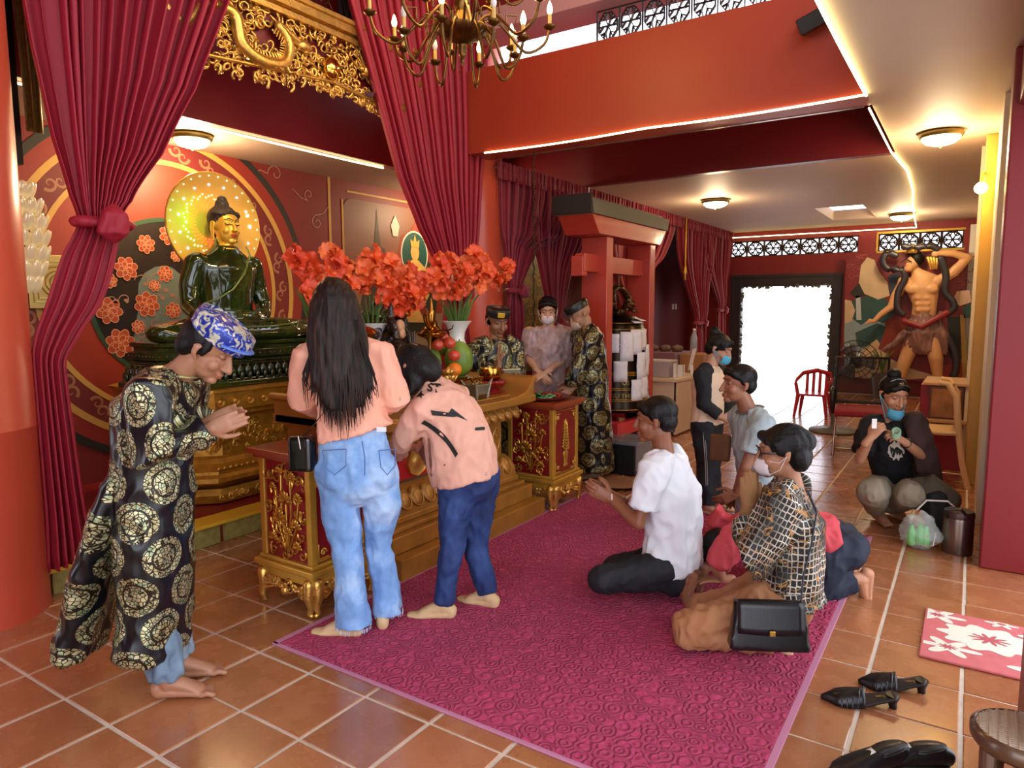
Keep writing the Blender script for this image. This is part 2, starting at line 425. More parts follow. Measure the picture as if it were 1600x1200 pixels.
# right hand walls, pillars
s = MB(); s.bb((2.885, 4.7, 0), (3.2, 5.9, ZC)); s.bb((2.98, 4.1, 0), (3.2, 4.7, ZC)); s.bb((2.78, 6.4, 0), (3.2, YE, ZC)); struct(s.build('wall_right', M('cream_wall', '#d8cbb0', .6, var=.04)))
s = MB(); s.bb((2.9, 3.76, 0), (3.5, 4.1, ZC)); struct(s.build('trim_9', M('column_crimson', '#7c1c20', .4, var=.05, vs=2), bevel=.01))
s = MB(); s.bb((2.975, 1.2, 0), (3.5, 1.76, ZC)); struct(s.build('trim_10', dred, bevel=.01))
s = MB(); s.bb((2.93, 1.76, 2.5), (3.3, 3.76, ZC)); struct(s.build('trim_11', M('maroon_paint'), bevel=.01))
s = MB(); s.bb((2.805, 5.92, 0), (3.2, 6.42, ZC)); struct(s.build('trim_12', M('ochre_pillar', '#b98f35', .45, var=.05), bevel=.01))
s = MB(); s.bb((2.70, YE-.12, .0), (2.78, YE-.02, 2.7)); struct(s.build('trim_13', white))
# round columns
for n_, (x, y, r) in enumerate(((-1.15, .43, .31), (-1.2, 4.62, .25), (-1.35, 8.6, .2))):
    s = MB(); s.lathe([(r*1.0, -.05), (r, .9), (r+.003, .905), (r+.003, .912), (r, .917), (r, 4.7 if y < 6 else ZC)], (x, y, 0), 48)
    struct(s.build('trim_%d' % (14+n_), M('column_red', '#bb4a33', .32, var=.05, vs=2), smooth=40))
# raised platform with stone tiles and yellow nosing
s = MB(); s.bb((XW, -1.2, -.05), (XL-.06, YE, .13)); plat = struct(s.build('trim_17', M('platform_red', '#7d1b1c', .35, var=.08)))
s = MB(); s.bb((XW, 4.8, .13), (-1.5, YE, .3)); struct(s.build('trim_20', M('platform_red')))
st = M('yellow_stone', '#8f8442', .5, var=.35, vs=22, bump=.3, bs=50, objrand=.12)
y = -.9
while y < 4.4:
    q = MB(); q.bb((XL-.06, y, 0), (XL-.035, y+.3, .115)); q.build('stone_tile', st, plat, bevel=.003); y += .33
s = MB(); s.bb((XL-.2, -1.2, .118), (XL-.02, 4.5, .14)); struct(s.build('trim_18', M('yellow_nosing', '#d9a92a', .4), bevel=.004))

# LED rope lines
led = M('led_warm', '#fff2b0', .5, emis='#fff0a8', es=7)
def rope(pts, name='led_strip', r=.007, lab='', grp=None):
    mb = MB(); mb.tube(pts, r, 6); o = mb.build(name, led); return tag(o, lab, 'light strip', grp)
def sag(a, b, n=14, s_=.012, w_=.0):
    a, b = V(a), V(b); return [a.lerp(b, i/n)+V((w_*math.sin(i*2.1), 0, -s_*math.sin(PI*((i/n*2) % 1)))) for i in range(n+1)]
rope(sag((-.8, YB-.012, ZC-.01), (XR, YB-.012, ZC-.01)), lab='glowing rope light along the foot of the deep front beam')
rope(sag((XR, YB, ZC-.012), (XR+.0, -1, ZC-.012)), lab='glowing rope light along the edge of the ceiling nearest the camera', r=.009)
rope(sag((-1.985, .6, ZC-.01), (-1.985, 4.2, ZC-.01), s_=.004), lab='glowing rope light over the altar niche behind the gold frieze')
rope([V((2.13, 4.55, ZC-.012)), V((2.13, 5.2, ZC-.015)), V((2.13, 6.1, ZC-.02)), V((2.18, 7.2, ZC-.02)), V((2.15, 8.5, ZC-.04)), V((2.05, 10, ZC-.02)), V((1.98, YE-.15, ZC-.1))], lab='drooping glowing rope light running from the front beam towards the back wall')
rope([V((1.98, YE-.15, ZC-.1)), V((.6, YE-.15, ZC-.1)), V((-.9, YE-.15, ZC-.1)), V((-.95, YE-.3, ZC-.12))], lab='glowing rope light along the top of the back wall over the doorway')

# ceiling dome lights
glow = M('lamp_glass', '#fff3d8', .4, emis='#ffe7b0', es=9)
def dome(p, r, lab, power=22):
    t = thing('ceiling_light', lab, 'ceiling light', p, 'brass rimmed ceiling dome lights')
    q = MB(); q.lathe([(r*.8, .0), (r, -.01), (r*1.02, -.025), (r*.93, -.045), (r*.86, -.045)], p, 32); q.build('rim', M('old_brass', '#7d6a3a', .35, .8), t, smooth=50)
    q = MB(); q.lathe([(r*.88, -.03), (r*.84, -.06), (r*.66, -.085), (r*.35, -.1), (.001, -.105)], p, 32); q.build('glass_dome', glow, t, smooth=60)
    q = MB(); q.ell(V(p)+V((0, 0, -.11)), .012); q.build('knob', brass, t)
    light('lamp', 'POINT', V(p)+V((0, 0, -.2)), power, '#ffe0b4', .12)
dome((2.51, 5.63, ZC), .155, 'brass rimmed dome light on the right ceiling, the largest one, beside the ochre pillar', 20)
dome((.02, 8.04, ZC), .17, 'brass rimmed dome light in the middle of the far ceiling', 22)
dome((1.86, 10.9, ZC), .17, 'brass rimmed dome light nearest the back wall and the warrior mural', 22)
dome((-2.32, 2.45, ZC), .15, 'brass rimmed dome light in the niche above the seated statue', 38)
dome((-2.35, 9.5, ZC), .15, 'brass rimmed dome light behind the row of curtains', 25)
dome((-2.2, 5.7, ZC), .15, 'added dome light brightening the mural panels, hidden by the middle crimson curtain', 30)  # unseen lamp, added to brighten the dim mural panels
# sconce on ochre pillar
t = thing('wall_lamp', 'small glowing globe lamp on the ochre pillar', 'lamp', (2.85, 6.3, 2.3))
q = MB(); q.tube([(2.81, 5.93, 2.5), (2.80, 5.88, 2.5), (2.79, 5.86, 2.44)], .012, 8); q.build('bracket', goldp, t)
q = MB(); q.ell((2.79, 5.85, 2.38), .045); q.build('globe', M('globe_glow', '#fff0d0', emis='#ffdf9a', es=12), t, smooth=180)
light('lamp', 'POINT', (2.72, 5.76, 2.36), 5, '#ffc060', .05)
# altar niche warmth: a bare spot aimed at the statue is set up with the halo
# ================================================================== MURAL ON THE LEFT WALL (flat painted shapes)
def spiral(c, r0, turns, a0, n=16, hand=1, grow=.0):
    return [(c[0]+(r0*(1-i/n*.85))*math.cos(a0+hand*turns*2*PI*i/n), c[1]+(r0*(1-i/n*.85))*math.sin(a0+hand*turns*2*PI*i/n)) for i in range(n+1)]
WX = XW+.002
def wp(y, z, k=0): return V((WX+k, y, z))
YH, ZH = 0, 1
mural = wall_left
def wallpoly(name, poly, mat, k, th=.002, parent=None):
    mb = MB(); mb.prism(poly, (WX+k, 0, 0), (0, 1, 0), (0, 0, 1), th); o = mb.build(name, mat, parent or mural); return o
def ringpoly(cy, cz, r0, r1, a0=0, a1=2*PI, n=72):
    return [(cy+r1*math.cos(a0+(a1-a0)*i/n), cz+r1*math.sin(a0+(a1-a0)*i/n)) for i in range(n+1)]+[(cy+r0*math.cos(a1-(a1-a0)*i/n), cz+r0*math.sin(a1-(a1-a0)*i/n)) for i in range(n+1)]
def ring(name, cy, cz, r0, r1, mat, k):
    mb = MB(); n = 96
    vs = []; fs = []
    for i in range(n):
        a = 2*PI*i/n
        for r, kk in ((r0, k+.002), (r1, k+.002)): vs.append(wp(cy+r*math.cos(a), cz+r*math.sin(a), kk))
    for i in range(n): j = (i+1) % n; fs.append((2*i, 2*i+1, 2*j+1, 2*j))
    mb.add(vs, fs); return mb.build(name, mat, mural)
MC = (2.5, 1.63)
pr_ = M('mural_redbrown', '#6e211e', .6, var=.1); py = M('mural_ochre', '#c79a4a', .55, var=.08); po = M('mural_orange', '#93301a', .5, var=.06)
pg = M('mural_green', '#24452f', .5, var=.1); pk = M('mural_black', '#12090b', .5, var=.2); psc = M('mural_scroll', '#9c6a4a', .6); pl = M('mural_line', '#b08a80', .6)
ring('mural_ring', *MC, 1.36, 1.42, M('mural_darkline', '#2a2a22', .5), .002)
ring('mural_ring', *MC, 1.25, 1.36, M('mural_ringred', '#8e2c22', .5), .002)
ring('mural_ring', *MC, 1.20, 1.25, py, .004)
ring('mural_ring', *MC, 1.04, 1.20, pr_, .002)
ring('mural_ring', *MC, 1.0, 1.04, py, .004)
wallpoly('mural_disc', [(MC[0]+1.0*math.cos(i*PI/40), MC[1]+1.0*math.sin(i*PI/40)) for i in range(80)], po, .002)
DC = (2.49, 1.54)
wallpoly('floral_disc', [(DC[0]+.65*math.cos(i*PI/40), DC[1]+.65*math.sin(i*PI/40)) for i in range(80)], pk, .004)
ring('mural_ring', *DC, .63, .665, pg, .008)
mb = MB(); rr = random.Random(3)
for i in range(26):
    a = 2*PI*i/26; rm = 1.12
    for sgn in (1, -1):
        c = (MC[0]+(rm+.02*sgn)*math.cos(a+.03*sgn), MC[1]+(rm+.02*sgn)*math.sin(a+.03*sgn))
        p = spiral(c, .055, 1.1, a+PI/2*sgn, 14, sgn); mb.ribbon([wp(*q, .005) for q in p], (1, 0, 0), [.026*(1-j/18) for j in range(15)], .001)
stuff(mb.build('scrollwork', psc, mural))
# cloud line scrolls on the red field
mb = MB()
for i in range(120):
    y, z = rr.uniform(.0, 4.2), rr.uniform(.5, 2.75)
    if math.hypot(y-MC[0], z-MC[1]) < 1.47: continue
    h = rr.choice((-1, 1)); p = spiral((y, z), rr.uniform(.06, .1), rr.uniform(.9, 1.4), rr.uniform(0, 6), 18, h)
    t = (p[0][0]+h*rr.uniform(.1, .22), p[0][1]+rr.uniform(-.06, .1))
    mb.ribbon([wp(*t, .002), wp((t[0]+p[0][0])/2, p[0][1]+.02, .002)]+[wp(*q, .002) for q in p], (1, 0, 0), .008, .001)
stuff(mb.build('cloud_lines', pl, mural))
# flowers on the floral disc
fo = M('mural_flower', '#9c4128', .55, var=.15); fl_ = M('mural_flower_line', '#cf8a66', .6); fgc = M('mural_teal', '#5c6b68', .55, var=.2)
def flower(y, z, r, rot=0, petals=7):
    out = []
    for lay, (rs, n) in enumerate(((1, petals), (.6, petals-2))):
        for i in range(n):
            a = rot+2*PI*i/n+lay*.4; o = (y+r*rs*.45*math.cos(a), z+r*rs*.45*math.sin(a))
            out.append([(o[0]+r*rs*(.5*math.cos(t)*math.cos(a)-.33*math.sin(t)*math.sin(a)), o[1]+r*rs*(.5*math.cos(t)*math.sin(a)+.33*math.sin(t)*math.cos(a))) for t in [k*PI/5 for k in range(10)]])
    return out
wallpoly('teal_patch', [(2.45+.3*math.cos(i*PI/12)*(1+.15*math.sin(i)), 1.3+.52*math.sin(i*PI/12)) for i in range(24)], fgc, .006)
fcn = [(1.98, 1.45, .11), (2.05, 1.2, .12), (2.13, 1.78, .1), (2.3, 1.98, .08), (2.5, 2.07, .09), (2.28, 1.5, .11), (2.0, 1.68, .06), (2.28, 1.1, .08), (2.45, 1.75, .07), (2.5, 1.45, .07), (2.62, 1.2, .08), (2.42, 1.2, .06), (2.7, 1.6, .08), (2.2, 1.32, .06), (2.35, 1.65, .05), (2.55, 1.9, .05), (2.8, 1.3, .08)]
for y, z, r in fcn:
    mb = MB(); ml = MB()
    for j, p in enumerate(flower(y, z, r, rr.uniform(0, 2))):
        mb.prism(p, (WX+.009+j*.0004, 0, 0), (0, 1, 0), (0, 0, 1), .001)
        ml.ribbon([wp(*q, .0108+j*.0004) for q in p+p[:1]], (1, 0, 0), .006, .0006)
    ob = mb.build('painted_flower', fo, mural); ml.build('petal_outline', fl_, mural)
mb = MB()
for i in range(34):
    a, r_ = rr.uniform(0, 2*PI), .6*math.sqrt(rr.random()); y, z = DC[0]+r_*math.cos(a)*.9, DC[1]+r_*math.sin(a)*.9
    p = spiral((y, z), rr.uniform(.05, .09), .6, rr.uniform(0, 6), 10, rr.choice((1, -1))); mb.ribbon([wp(*q, .009) for q in p], (1, 0, 0), .008, .001)
    b0 = rr.uniform(0, 6); q0 = p[-1]
    mb.prism([(q0[0]+.03*math.cos(b0+t)*(1 if abs(t) < 2 else .5), q0[1]+.018*math.sin(b0+t)) for t in [k*PI/4 for k in range(8)]], (WX+.009, 0, 0), (0, 1, 0), (0, 0, 1), .001)
stuff(mb.build('vine_lines', M('mural_vine', '#8f6a58', .6), mural))
# framed mural panels further right
mb = MB(); mb.bb((WX, 4.24, .4), (WX+.004, 4.27, 2.8)); mb.bb((WX, 4.5, 2.68), (WX+.006, 7.4, 2.70)); mb.bb((WX, 4.42, .5), (WX+.006, 4.44, 2.6)); mb.build('panel_border', py, mural)
tp = NT('mural_dusk'); g = tp.coord('Generated'); sx = tp.new('ShaderNodeSeparateXYZ'); tp.l(g, sx.inputs[0])
tp.l(tp.ramp(tp.math('ADD', sx.outputs[2], tp.math('MULTIPLY', tp.noise(g, 4), .3)), [(.2, hexc('#a19e8a')), (.5, hexc('#93806a')), (.75, hexc('#9a5a40')), (1, hexc('#7a4a34'))]), tp.b.inputs['Base Color'])
def rrect(y0, z0, y1, z1, r=.12, n=5):
    P = []
    for cy, cz, a0 in ((y1-r, z1-r, 0), (y0+r, z1-r, 90), (y0, z0, None), (y1, z0, None)):
        if a0 is None: P.append((cy, cz))
        else: P += [(cy+r*math.cos(math.radians(a0+90*i/n)), cz+r*math.sin(math.radians(a0+90*i/n))) for i in range(n+1)]
    return P
wallpoly('painted_panel', rrect(4.44, .5, 7.3, 2.62), tp.m, .003)
stup = M('mural_stupa', '#4c3a2c', .6, var=.2)
SX = 4.93
wallpoly('painted_stupa', [(SX+a, b) for a, b in [(-.3, .6), (-.3, 1.4), (-.22, 1.75), (-.12, 1.85), (-.16, 2.0), (-.09, 2.03), (-.13, 2.12), (-.05, 2.15), (0, 2.55), (.05, 2.15), (.13, 2.12), (.09, 2.03), (.16, 2.0), (.12, 1.85), (.22, 1.75), (.3, 1.4), (.3, .6)]], stup, .006)
wallpoly('painted_cloud', [(5.15+a, b) for a, b in [(-.2, 1.7), (-.05, 1.95), (.1, 2.05), (.18, 2.3), (.35, 2.38), (.5, 2.6), (.9, 2.6), (1.0, 2.2), (.9, 1.4), (.1, 1.4)]], M('mural_cloudred', '#8a3420', .6, var=.1), .006)
oval = lambda cy, cz, a, b_, n=28: [(cy+a*math.cos(2*PI*i/n), cz+b_*math.sin(2*PI*i/n)) for i in range(n)]
wallpoly('painted_body_halo', oval(5.55, 1.65, .42, .48), M('mural_darkolive', '#2b2d22', .6), .008)
wallpoly('painted_halo_rim', oval(5.55, 2.1, .24, .27), M('mural_pale', '#cfc8b4', .6), .009)
wallpoly('painted_halo', oval(5.55, 2.1, .22, .25), M('mural_tealgreen', '#1e4a42', .5), .0115)
dei = M('mural_ochreskin', '#c8a25a', .55, var=.2)
wallpoly('painted_face', oval(5.55, 2.12, .075, .1), dei, .014); wallpoly('painted_figure', [(5.55+a, b) for a, b in [(-.06, 2.03), (-.2, 1.92), (-.24, 1.6), (-.14, 1.5), (-.36, 1.3), (.34, 1.28), (.16, 1.5), (.25, 1.62), (.2, 1.93), (.06, 2.03)]], dei, .0135)
wallpoly('painted_sash', [(5.55+a, b) for a, b in [(-.2, 1.9), (-.1, 1.95), (.22, 1.4), (.1, 1.38)]], M('mural_robe', '#7c2c20', .6), .017)
wallpoly('painted_crown', [(5.55+a, b) for a, b in [(-.07, 2.18), (-.08, 2.27), (-.03, 2.24), (0, 2.33), (.03, 2.24), (.08, 2.27), (.07, 2.18)]], py, .017)
wallpoly('painted_lotus_bud', [(5.22+a, b) for a, b in [(-.07, 2.4), (0, 2.52), (.07, 2.4), (.04, 2.28), (-.04, 2.28)]], M('mural_pale'), .012)
# gilded dragon panel and white robed figure seen between the curtains
wallpoly('painted_panel', rrect(7.6, .5, 9.4, 2.62), M('mural_olive', '#7d7a55', .6, var=.3, vs=8), .003)
mb = MB()
for i in range(60):
    p = spiral((rr.uniform(7.7, 8.5), rr.uniform(.8, 2.1)), rr.uniform(.06, .13), 1.2, rr.uniform(0, 6), 14, rr.choice((1, -1))); mb.ribbon([wp(*q, .007) for q in p], (1, 0, 0), .022, .002)
stuff(mb.build('gilded_scrolls', M('mural_gild', '#b89a50', .5), mural))
wallpoly('painted_figure', [(8.95+a, b) for a, b in [(-.16, .6), (-.2, 1.5), (-.12, 1.9), (-.08, 2.2), (0, 2.28), (.08, 2.2), (.12, 1.9), (.2, 1.5), (.16, .6)]], M('mural_pale'), .009)
wallpoly('painted_halo', oval(8.95, 2.05, .27, .27), M('mural_tealgreen'), .006)

# ================================================================== CURTAINS
vel = NT('crimson_velvet'); b = vel.b; b.inputs['Base Color'].default_value = hexc('#96122a'); b.inputs['Roughness'].default_value = .62
b.inputs['Sheen Weight'].default_value = .15; b.inputs['Sheen Tint'].default_value = hexc('#ff5a5a')
vel = vel.m
vel2 = M('wine_curtain', '#84142c', .65, sheen=.25)
def curtain_part(name, mat, parent, rows, X0, nf, amp, nu=150, nv=40, gather=1., seed=0, tight=None):
    # rows: (z, y_left, y_right, squash of the fold depth) from top down
    rn = random.Random(seed); ph = [rn.uniform(-.5, .5) for _ in range(nf+2)]
    zs = [r[0] for r in rows]
    P = []
    for j in range(nv+1):
        t = j/nv*(len(rows)-1); i = min(int(t), len(rows)-2); f = t-i
        def cr(c):
            g_ = lambda k: (rows[max(0, min(len(rows)-1, k))][c] if len(rows[max(0, min(len(rows)-1, k))]) > c else 0.)
            p0, p1, p2, p3 = g_(i-1), g_(i), g_(i+1), g_(i+2); m1 = (p2-p0)/2; m2 = (p3-p1)/2
            if (p1-p0)*(p2-p1) <= 0: m1 = 0
            if (p3-p2)*(p2-p1) <= 0: m2 = 0
            return (2*f**3-3*f*f+1)*p1+(f**3-2*f*f+f)*m1+(3*f*f-2*f**3)*p2+(f**3-f*f)*m2
        # catmull-free smooth interpolation
        z = rows[i][0]*(1-f)+rows[i+1][0]*f; yl = cr(1); yr = cr(2)
        am = rows[i][3]*(1-f)+rows[i+1][3]*f; xo = (rows[i][4] if len(rows[i]) > 4 else 0)*(1-f)+(rows[i+1][4] if len(rows[i+1]) > 4 else 0)*f
        row = []
        for k in range(nu+1):
            u = k/nu; uu = u*nf; w_ = ph[int(uu)]*(1-(uu % 1))+ph[int(uu)+1]*(uu % 1)
            a = 2*PI*(uu+w_*.7)
            d = amp*am*(math.sin(a)+.35*math.sin(2.3*a+1)+.25*math.sin(.37*a+seed))
            sk = .35*(yr-yl)/nf*math.cos(a)
            row.append(V((X0+xo+d, yl+(yr-yl)*u+sk*gather, z)))
        P.append(row)
    mb = MB(); mb.grid(P); o = mb.build(name, mat, parent, smooth=180, solid=.004); return o
def knot(parent, c, r, mat, seed=1, w_=.1):
    c = V(c); mb = MB(); rn = random.Random(seed)
    mb.tube([c+V((.0, w_*math.cos(a), .02*math.sin(a*2))) if 0 else c+V((.05*math.sin(a), w_*math.cos(a), 0)) for a in [k*2*PI/14 for k in range(15)]], [(.028, .035)]*15, 8, lat=(0, 0, 1))
    for k in range(6):
        a = rn.uniform(-.9, .9); p = c+V((.07, .02, 0))
        mb.tube([p+V((0, 0, r*.8)), p+V((r*.5, a*r*.8, r*.3)), p+V((r*.4, a*r, -r*.5)), p+V((0, a*r*.3, -r*.9))], [.02, .03, .028, .012], 8)
    me = remesh(mb, .009, 2); fold(me, .006, 22, seed); link('tie_knot', me, mat, parent, smooth=180)
t = thing('curtain', 'tall crimson curtain on the left, knotted and swept back to the red column', 'curtain', (-1, 1, .2), 'big crimson stage curtains')
curtain_part('drape', vel, t, [(3.9, .6, 2.1, 1), (3.3, .74, 1.88, 1), (2.7, .81, 1.62, .9), (2.3, .87, 1.4, .8), (2.03, .93, 1.22, .65), (1.9, .96, 1.16, .5)], -1., 15, .036, gather=1.0, seed=2)
curtain_part('drape_tail', vel, t, [(1.92, .95, 1.17, .5), (1.72, .86, 1.14, .6), (1.5, .78, 1.06, .7), (1.3, .71, .92, .6), (1.18, .70, .86, .6), (.8, .70, .88, .8), (.5, .7, .9, 1), (.16, .69, .93, 1.1)], -1., 6, .03, nu=80, gather=.9, seed=5)
knot(t, (-.97, 1.06, 1.9), .1, vel, 3, .13)
t = thing('curtain', 'tall crimson curtain hanging in front of the middle column, tapering down behind the flowers', 'curtain', (-1, 4, .2), 'big crimson stage curtains')
curtain_part('drape', vel, t, [(4.6, 2.6, 4.6, 1), (3.62, 2.84, 4.53, 1), (3.0, 3.1, 4.48, .9), (2.5, 3.31, 4.42, .8), (2.1, 3.56, 4.37, .7), (1.9, 3.72, 4.3, .6), (1.6, 3.9, 4.15, .45)], -1., 17, .036, gather=1.0, seed=9)
curtain_part('drape_tail', vel, t, [(1.62, 3.9, 4.15, .5), (1.2, 3.85, 4.2, .8), (.3, 3.8, 4.3, 1)], -1., 7, .03, nu=80, seed=4)
knot(t, (-.97, 4.02, 1.6), .08, vel, 6, .13)
# row of small curtains
CX = -.93
rows = [((4.62, 6.0), (4.78, 4.98), 1.62, .55, 'first of the row of wine curtains, nearest the middle column'),
        ((5.2, 6.6), (5.56, 5.78), 1.28, .5, 'second wine curtain of the row, narrowing behind the masked woman'),
        ((6.4, 8.3), (7.5, 7.8), 1.36, .35, 'third wine curtain of the row, seen beside the red bell frame'),
        ((8.3, 10.3), (10.25, 10.6), 1.2, .2, 'fourth wine curtain of the row, tied above the white papers desk'),
        ((10.5, 12.1), (11.4, 11.8), 1.4, .18, 'last wine curtain of the row, beside the bright doorway')]
rows[3] = ((9.3, 11.2), (10.2, 10.75), 1.2, .2, rows[3][4])
rows[2] = ((6.5, 9.2), (7.4, 7.9), 1.36, .35, rows[2][4])
for i, ((a, b_), (c_, d_), zt, zb, lab) in enumerate(rows):
    t = thing('curtain', lab, 'curtain', (CX, a, zb), 'row of wine red curtains')
    zz = ZC-.12
    curtain_part('drape', vel2, t, [(zz, a, b_, 1), (zz-.5, a+(c_-a)*.12, b_-(b_-d_)*.3, .9), ((zz+zt)/2-.1, a+(c_-a)*.45, b_-(b_-d_)*.7, .8), (zt+.15, c_-.04, d_+.06, .6), (zt, c_+.01, d_-.01, .5)], CX, 11, .035, nu=110, nv=26, seed=i+20)
    curtain_part('drape_tail', vel2, t, [(zt, c_+.01, d_-.01, .5), (zt-.15, c_-.03, d_+.03, .8), ((zt+zb)/2, c_-.02, d_+.04, .9), (zb, c_-.05, d_+.06, 1)], CX, 6, .03, nu=60, nv=16, seed=i+40)
    knot(t, (CX, (c_+d_)/2, zt), .07, vel2, i, (d_-c_)/2+.01)
t = thing('curtain_valance', 'long gathered wine valance along the rail above the row of curtains', 'valance', (CX, 4.6, ZC-.2))
curtain_part('gathered_header', vel2, t, [(ZC, 4.55, 12.15, .5), (ZC-.05, 4.55, 12.15, 1), (ZC-.09, 4.55, 12.15, .4), (ZC-.16, 4.55, 12.15, 1)], CX+.03, 90, .014, nu=900, nv=10, seed=3)
q = MB(); q.tube([(CX, 4.55, ZC-.06), (CX, 12.15, ZC-.06)], .012, 8); q.build('rail', woodd, t)
# hanging tassels / pendants on valance
for i, (y, z0) in enumerate(((6.27, ZC-.02), (9.45, ZC-.02))):
    q = MB(); q.tube([(CX+.08, y, z0), (CX+.08, y, z0-.35-.4*i)], .012, 6)
    q.lathe([(.0, 0), (.025, -.02), (.02, -.06), (.03, -.09), (.012, -.13), (.02, -.2), (.001, -.22)], (CX+.08, y, z0-.3-.4*i), 10)
    o = q.build('hanging_pendant', [goldp, white][i == 0], smooth=60)
    tag(o, ['short pale cord hanging over the bell frame', 'long gilt pendant hanging between two wine curtains'][i], 'pendant')
# second plane of wall behind curtains (dark red recess)
s = MB(); s.bb((-1.75, 7.2, 0), (-1.7, YE, ZC)); struct(s.build('wall_recess', M('recess_red', '#6a1519', .5)))
for y, z in ((7.5, 1.42), (11.1, 1.3)):
    pass
q = MB(); q.bb((-1.7, 11.2, 1.42), (-1.69, 11.29, 1.52)); q.bb((-1.7, 11.35, 1.42), (-1.69, 11.44, 1.52)); tag(q.build('light_switch', white, bevel=.003), 'pale double wall switch behind the last curtain', 'switch')

# ================================================================== GILDED FRIEZE
FXP = -1.1
t = thing('gilded_frieze', 'carved and gilded dragon frieze spanning between the two big curtains', 'frieze', (FXP, 2.5, 2.9))
def fz_bottom(y):
    u = abs(y-2.75)/1.3
    return 3.0-.0*u-.14*max(0, min(1, (u-.05)*1.0))+.012*math.sin(y*31)-.03*max(0, 1-abs(abs(y-2.75)-.85)*6)
def fz_top(y): return 3.36
mb = MB(); rn = random.Random(11)
for i in range(820):
    y = rn.uniform(1.35, 4.1); zb = fz_bottom(y)-.02; z = rn.uniform(zb, fz_top(y))
    r = rn.uniform(.018, .045); tr = rn.uniform(.7, 1.3); h = rn.choice((1, -1)); w0 = rn.uniform(.007, .012); xo = rn.uniform(0, .02)
    p = spiral((y, z), r, tr, rn.uniform(0, 6.28), 9, h)
    mb.tube([(FXP+xo+.012*math.sin(k*.5), q[0], q[1]) for k, q in enumerate(p)], [w0*(1-k*.06) for k in range(10)], 5)
stuff(mb.build('scroll_carving', gold, t, smooth=180))
mb = MB()   # dragon body winding through the clouds, with spines, head and clawed legs
def drg(pts, r0, name):
    mb = MB(); n = 60; P = []
    for i in range(n+1):
        s_ = i/n*(len(pts)-1); k = min(int(s_), len(pts)-2); f_ = s_-k
        p0, p1, p2, p3 = [V((0,)+pts[max(0, min(len(pts)-1, k+d))]) for d in (-1, 0, 1, 2)]
        P.append(.5*((2*p1)+(-p0+p2)*f_+(2*p0-5*p1+4*p2-p3)*f_*f_+(-p0+3*p1-3*p2+p3)*f_**3)+V((FXP+.045, 0, 0)))
    mb.tube(P, [r0*(.35+.65*math.sin(PI*min(1, .15+i/n*.75))) for i in range(n+1)], 10)
    for i in range(3, n-2):
        d = (P[i+1]-P[i-1]).normalized(); nn = V((0, -d.z, d.y)); mb.tube([P[i]+nn*r0*.6, P[i]+nn*r0*1.7-d*.012], [.009, .003], 5)
    hd = P[-1]; d = (P[-1]-P[-3]).normalized()
    mb.ell(hd+d*.03, (.035, .05, .04)); mb.ell(hd+d*.075+V((0, 0, .015)), (.022, .035, .018)); mb.ell(hd+d*.065+V((0, 0, -.025)), (.018, .03, .01))
    for s2 in (1, -1):
        mb.tube([hd+V((.02*s2, 0, .03)), hd+V((.03*s2, -.03, .08)), hd+V((.03*s2, -.07, .1))], [.009, .007, .002], 6)
        for k in range(4): mb.tube([hd+V((0, 0, -.02)), hd+V((.01*s2, -.02-.02*k, -.05+.03*k)), hd+V((.02*s2, -.06-.02*k, -.06+.05*k))], [.012, .009, .002], 6)
    for i in (15, 40):
        for s2 in (1, -1):
            p = P[i]; mb.tube([p, p+V((.01, .03*s2, -.06)), p+V((.02, .07*s2, -.05))], [.018, .014, .01], 6)
            for k in (-1, 0, 1): mb.tube([p+V((.02, .07*s2, -.05)), p+V((.03, .1*s2, -.05+.02*k))], [.006, .002], 5)
    mb.build(name, gold, t, smooth=180)
drg([(1.45, 3.2), (1.62, 3.08), (1.75, 3.22), (1.95, 3.24), (2.0, 3.08), (2.15, 3.02), (2.32, 3.06), (2.36, 3.2), (2.28, 3.28), (2.45, 3.22)], .04, 'dragon')
drg([(4.1, 3.2), (3.93, 3.08), (3.8, 3.22), (3.6, 3.24), (3.55, 3.08), (3.4, 3.02), (3.25, 3.06), (3.2, 3.2), (3.27, 3.28), (3.1, 3.22)], .04, 'dragon')
q = MB(); q.ell((FXP+.05, 2.72, 3.13), (.05, .07, .075), nu=20, nv=14); q.build('flaming_pearl', M('polished_gold', '#e6b95a', .12, 1.), t, smooth=180)
q = MB()
for k, (z0, z1, x) in enumerate(((3.36, 3.40, .05), (3.40, 3.415, .03), (3.415, 3.47, .07), (3.47, 3.5, .09))): q.bb((FXP-.03, 1.25, z0), (FXP+x, 4.15, z1))
q.build('top_moulding', gold, t, bevel=.005)
q = MB()
for sgn in (-1, 1):   # lower ribbon-like rail
    P = [(FXP+.03, 2.75+sgn*(d*1.3), 3.05-.13*d+.0*d) for d in [k/14 for k in range(15)]]; q.tube(P, .012, 8)
q.build('curved_rail', gold, t, smooth=60)
q = MB(); q.bb((FXP-.03, 1.3, 3.1), (FXP-.02, 4.1, 3.36)); q.build('backing_board', M('maroon_paint'), t)
# upper gallery ornaments above the frieze
q = MB(); q.bb((-1.98, -1.0, 4.0), (-1.97, 4.1, 4.05))
for k in range(14):
    p0 = V((-1.93, 2.6+.12*k, 3.95+.05*math.sin(k*1.3)))
    q.tube([p0, p0+V((.03, .05, .08)), p0+V((.02, .1, .02)), p0+V((0, .06, -.05))], [.02, .018, .014, .005], 6)
tag(q.build('gilt_cornice', M('aged_gilt', '#8a6632', .4, .7, var=.3), smooth=60), 'aged gilt cornice carving high on the wall above the frieze', 'carving')
struct(lattice('window_3', (-1.88, 3.6, 3.75), (0, 1, 0), (0, 0, 1), 4, .16, .4, latm, bar=.014))

